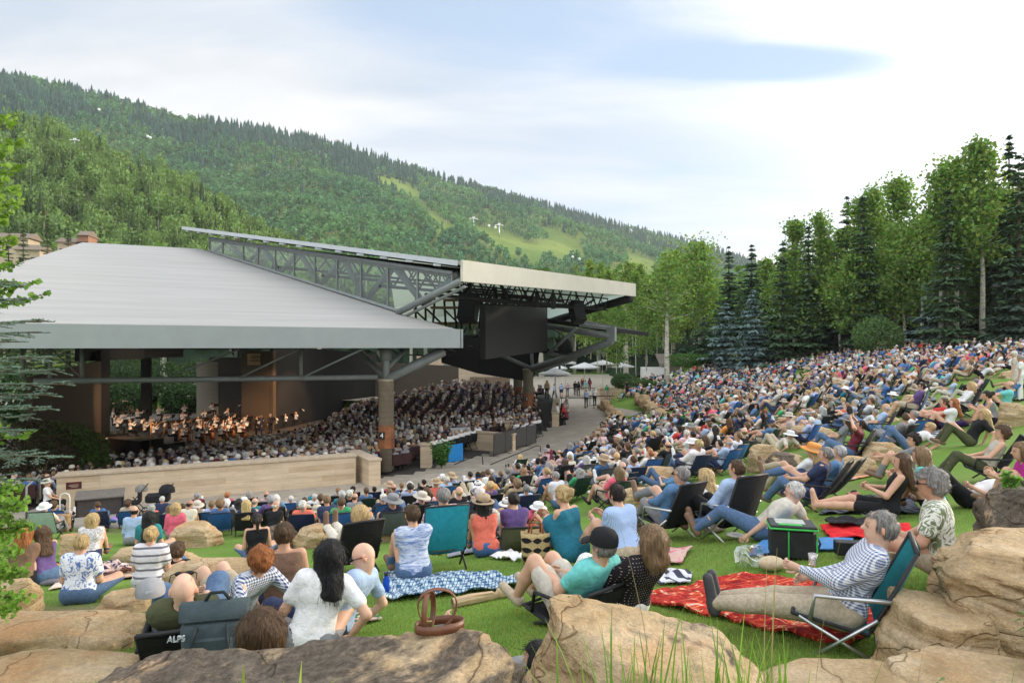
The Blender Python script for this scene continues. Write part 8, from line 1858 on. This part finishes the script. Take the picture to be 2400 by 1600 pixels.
for rr, n, a0, a1, kind in ((3.0, 8, 100, 262, 'v'), (4.7, 10, 96, 258, 'v'), (6.4, 12, 93, 254, 'v'), (8.2, 12, 94, 250, 'w'), (10.0, 11, 98, 240, 'w')):
    for k in range(n):
        a = R(a0+(a1-a0)*k/(n-1)-8); x = COND[0]+rr*math.cos(a)*1.12; y = COND[1]+rr*1.0*math.sin(a)
        z = -7.39+(.0 if rr < 8 else (.34 if rr < 9 else .80)); rz = math.atan2(-(COND[0]-x), COND[1]-y); v = MU[mi % 4]
        nm = ['first','second','third','fourth','fifth','sixth','seventh','eighth','ninth','tenth','eleventh','twelfth'][k]; rn = {3.0:'innermost',4.7:'second',6.4:'third',8.2:'fourth',10.0:'rear'}[rr]
        static_person(1200+x/y*FPX, 0, y, z, rz, v, 'white', 'black', ['dark','brown','grey','blonde','dark'][mi % 5], f'orchestra player in a white jacket, {nm} seat of the {rn} arc', 'orchestra players')
        d = np.array([math.sin(-rz), math.cos(rz)]); e = empty('music_stand', (x+d[0]*.75, y+d[1]*.75, z), rz, f'music stand with pale sheets before the {nm} seat, {rn} arc', 'music stand', 'music stands of the orchestra')
        MB().tube([(0, 0, 0), (0, 0, 1.0)], .012, 4).build('post', M_black, e); MB().hexa([(-.24,.0,.92),(.24,.0,.92),(.24,.012,.92),(-.24,.012,.92),(-.24,.12,1.22),(.24,.12,1.22),(.24,.132,1.22),(-.24,.132,1.22)]).build('desk', M_black, e); MB().hexa([(-.2,-.02,.95),(.2,-.02,.95),(.2,-.005,.95),(-.2,-.005,.95),(-.2,.08,1.2),(.2,.08,1.2),(.2,.095,1.2),(-.2,.095,1.2)]).build('sheet_music', M_white, e)
        if kind == 'v':
            big = k >= n-3; q = (x+d[0]*(.42 if big else .28), y+d[1]*(.42 if big else .28), z+(.0 if big else 1.05)); violin(q, rz, big, f"{'cello' if big else 'violin'} held in the {nm} seat of the {rn} arc")
        if rr > 8 and k == 0: pass
        mi += 1
for (zz, r0, r1) in ((-7.39+.17, 7.5, 9.0), (-7.39+.4, 9.2, 11.0)):
    m = MB(); n = 24; X_ = []
    for r in (r0, r1): X_.append([(COND[0]+r*math.cos(R(t))*1.12, COND[1]+r*math.sin(R(t)), 2*(zz+7.39)-7.39) for t in np.linspace(84, 246, n)])
    X_ = np.array(X_); m.grid(X_); Xl = X_.copy(); Xl[..., 2] = -7.39; m.grid(np.stack([X_[0], Xl[0]])); m.grid(np.stack([X_[1], Xl[1]])); thing1('riser', m, M_stage, f"{'lower' if r0 < 8 else 'higher'} curved riser at the back of the orchestra", 'riser')
sp_ = lambda u, D, var, sh, pn, hn, lb, rz=-1.3: static_person(u, 0, D, -7.39, rz, var, sh, pn, hn, lb, 'standing performers')
sp_(600, 56.2, MS[0], 'black', 'black', 'dark', 'soloist in black standing left of the conductor'); sp_(612, 56.8, MS[1], 'navy', 'navy', 'brown', 'soloist in a long dark dress beside the conductor'); sp_(634, 58, MS[0], 'black', 'black', 'grey', 'conductor in black facing the orchestra', 1.2)
sp_(265, 62, MS[0], 'white', 'black', 'grey', 'percussionist in white standing by the drums at the stage left end')
for i, (u, D) in enumerate(((280, 61), (292, 62), (305, 63))):
    x = (u-1200)/FPX*D; e = empty('kettledrum', (x, D, -7.39), 0, ['copper kettledrum nearest the standing percussionist', 'copper kettledrum in the middle of three', 'copper kettledrum nearest the players'][i], 'drum', 'kettledrums'); MB().lathe([(0, .35), (.25, .42), (.36, .7), (.36, .85)], n=16).build('bowl', simple('copper', (.45, .18, .07), .3, .8), e, True); MB().lathe([(0, .86), (.37, .86), (.37, .83)], n=16).build('drumhead', M_white, e)
    for k in range(3): MB().tube([(.3*math.cos(k*2.1), .3*math.sin(k*2.1), 0), (.2*math.cos(k*2.1), .2*math.sin(k*2.1), .5)], .02, 5).build('leg', M_dsteel, e)
x = (372-1200)/FPX*50; e = empty('harp', (x, 50, -7.39), .6, 'golden concert harp at the front of the orchestra', 'harp'); M_gold = simple('gilt', (.45, .24, .07), .35, .5)
MB().tube([(0, 0, .1), (.55, 0, 1.75)], .045, 8).build('soundbox', M_gold, e, True); MB().tube([(-.55, 0, .1), (-.5, 0, 1.9)], .05, 8).build('pillar', M_gold, e, True); MB().tube([(-.5, 0, 1.88), (-.2, 0, 1.65), (.2, 0, 1.85), (.55, 0, 1.75)], .045, 8).build('harp_neck', M_gold, e, True); MB().box((-.2, 0, .06), (.8, .3, .12)).build('base', M_gold, e)
m = MB()
for k in range(14): s = k/13; m.tube([(-.45+.9*s*.9, 0, .15+1.3*s*.9), (-.45+.95*s, 0, 1.7)], .006, 3)
m.build('strings', M_lgrey, e)
x = (275-1200)/FPX*51; e = empty('grand_piano', (x, 51, -7.39), .5, 'black grand piano at the left front of the stage', 'piano'); MB().box((0, 0, .85), (1.5, 2.0, .3)).build('piano_case', simple('piano_black', (.008, .008, .009), .2, spec=.6), e, bevel=.06); MB().box((0, -1.1, .72), (1.4, .25, .06)).build('keyboard', M_white, e)
for a, b_ in ((-.6, -.8), (.6, -.8), (0, .8)): MB().tube([(a, b_, 0), (a, b_, .7)], .05, 6).build('leg', M_black, e)
# ------------------------------------------------------------------ the valley air
hz = MB().box((0, 0, 0), (1, 1, 1)).build('haze', None); hz.location = (200, 950, 165); hz.scale = (3600, 2600, 400); tag(hz, 'thin valley haze softening the far mountain', 'haze', kind='stuff')
hm = bpy.data.materials.new('haze_air'); hm.use_nodes = True; ht = NT(hm.node_tree); ht.n.clear()
pvv = ht.new('ShaderNodeVolumePrincipled'); pvv.inputs['Color'].default_value = (.90, .95, 1.0, 1); pvv.inputs['Density'].default_value = .00013; pvv.inputs['Anisotropy'].default_value = .2
ht.link(pvv.outputs[0], ht.new('ShaderNodeOutputMaterial').inputs['Volume']); hz.data.materials.append(hm)
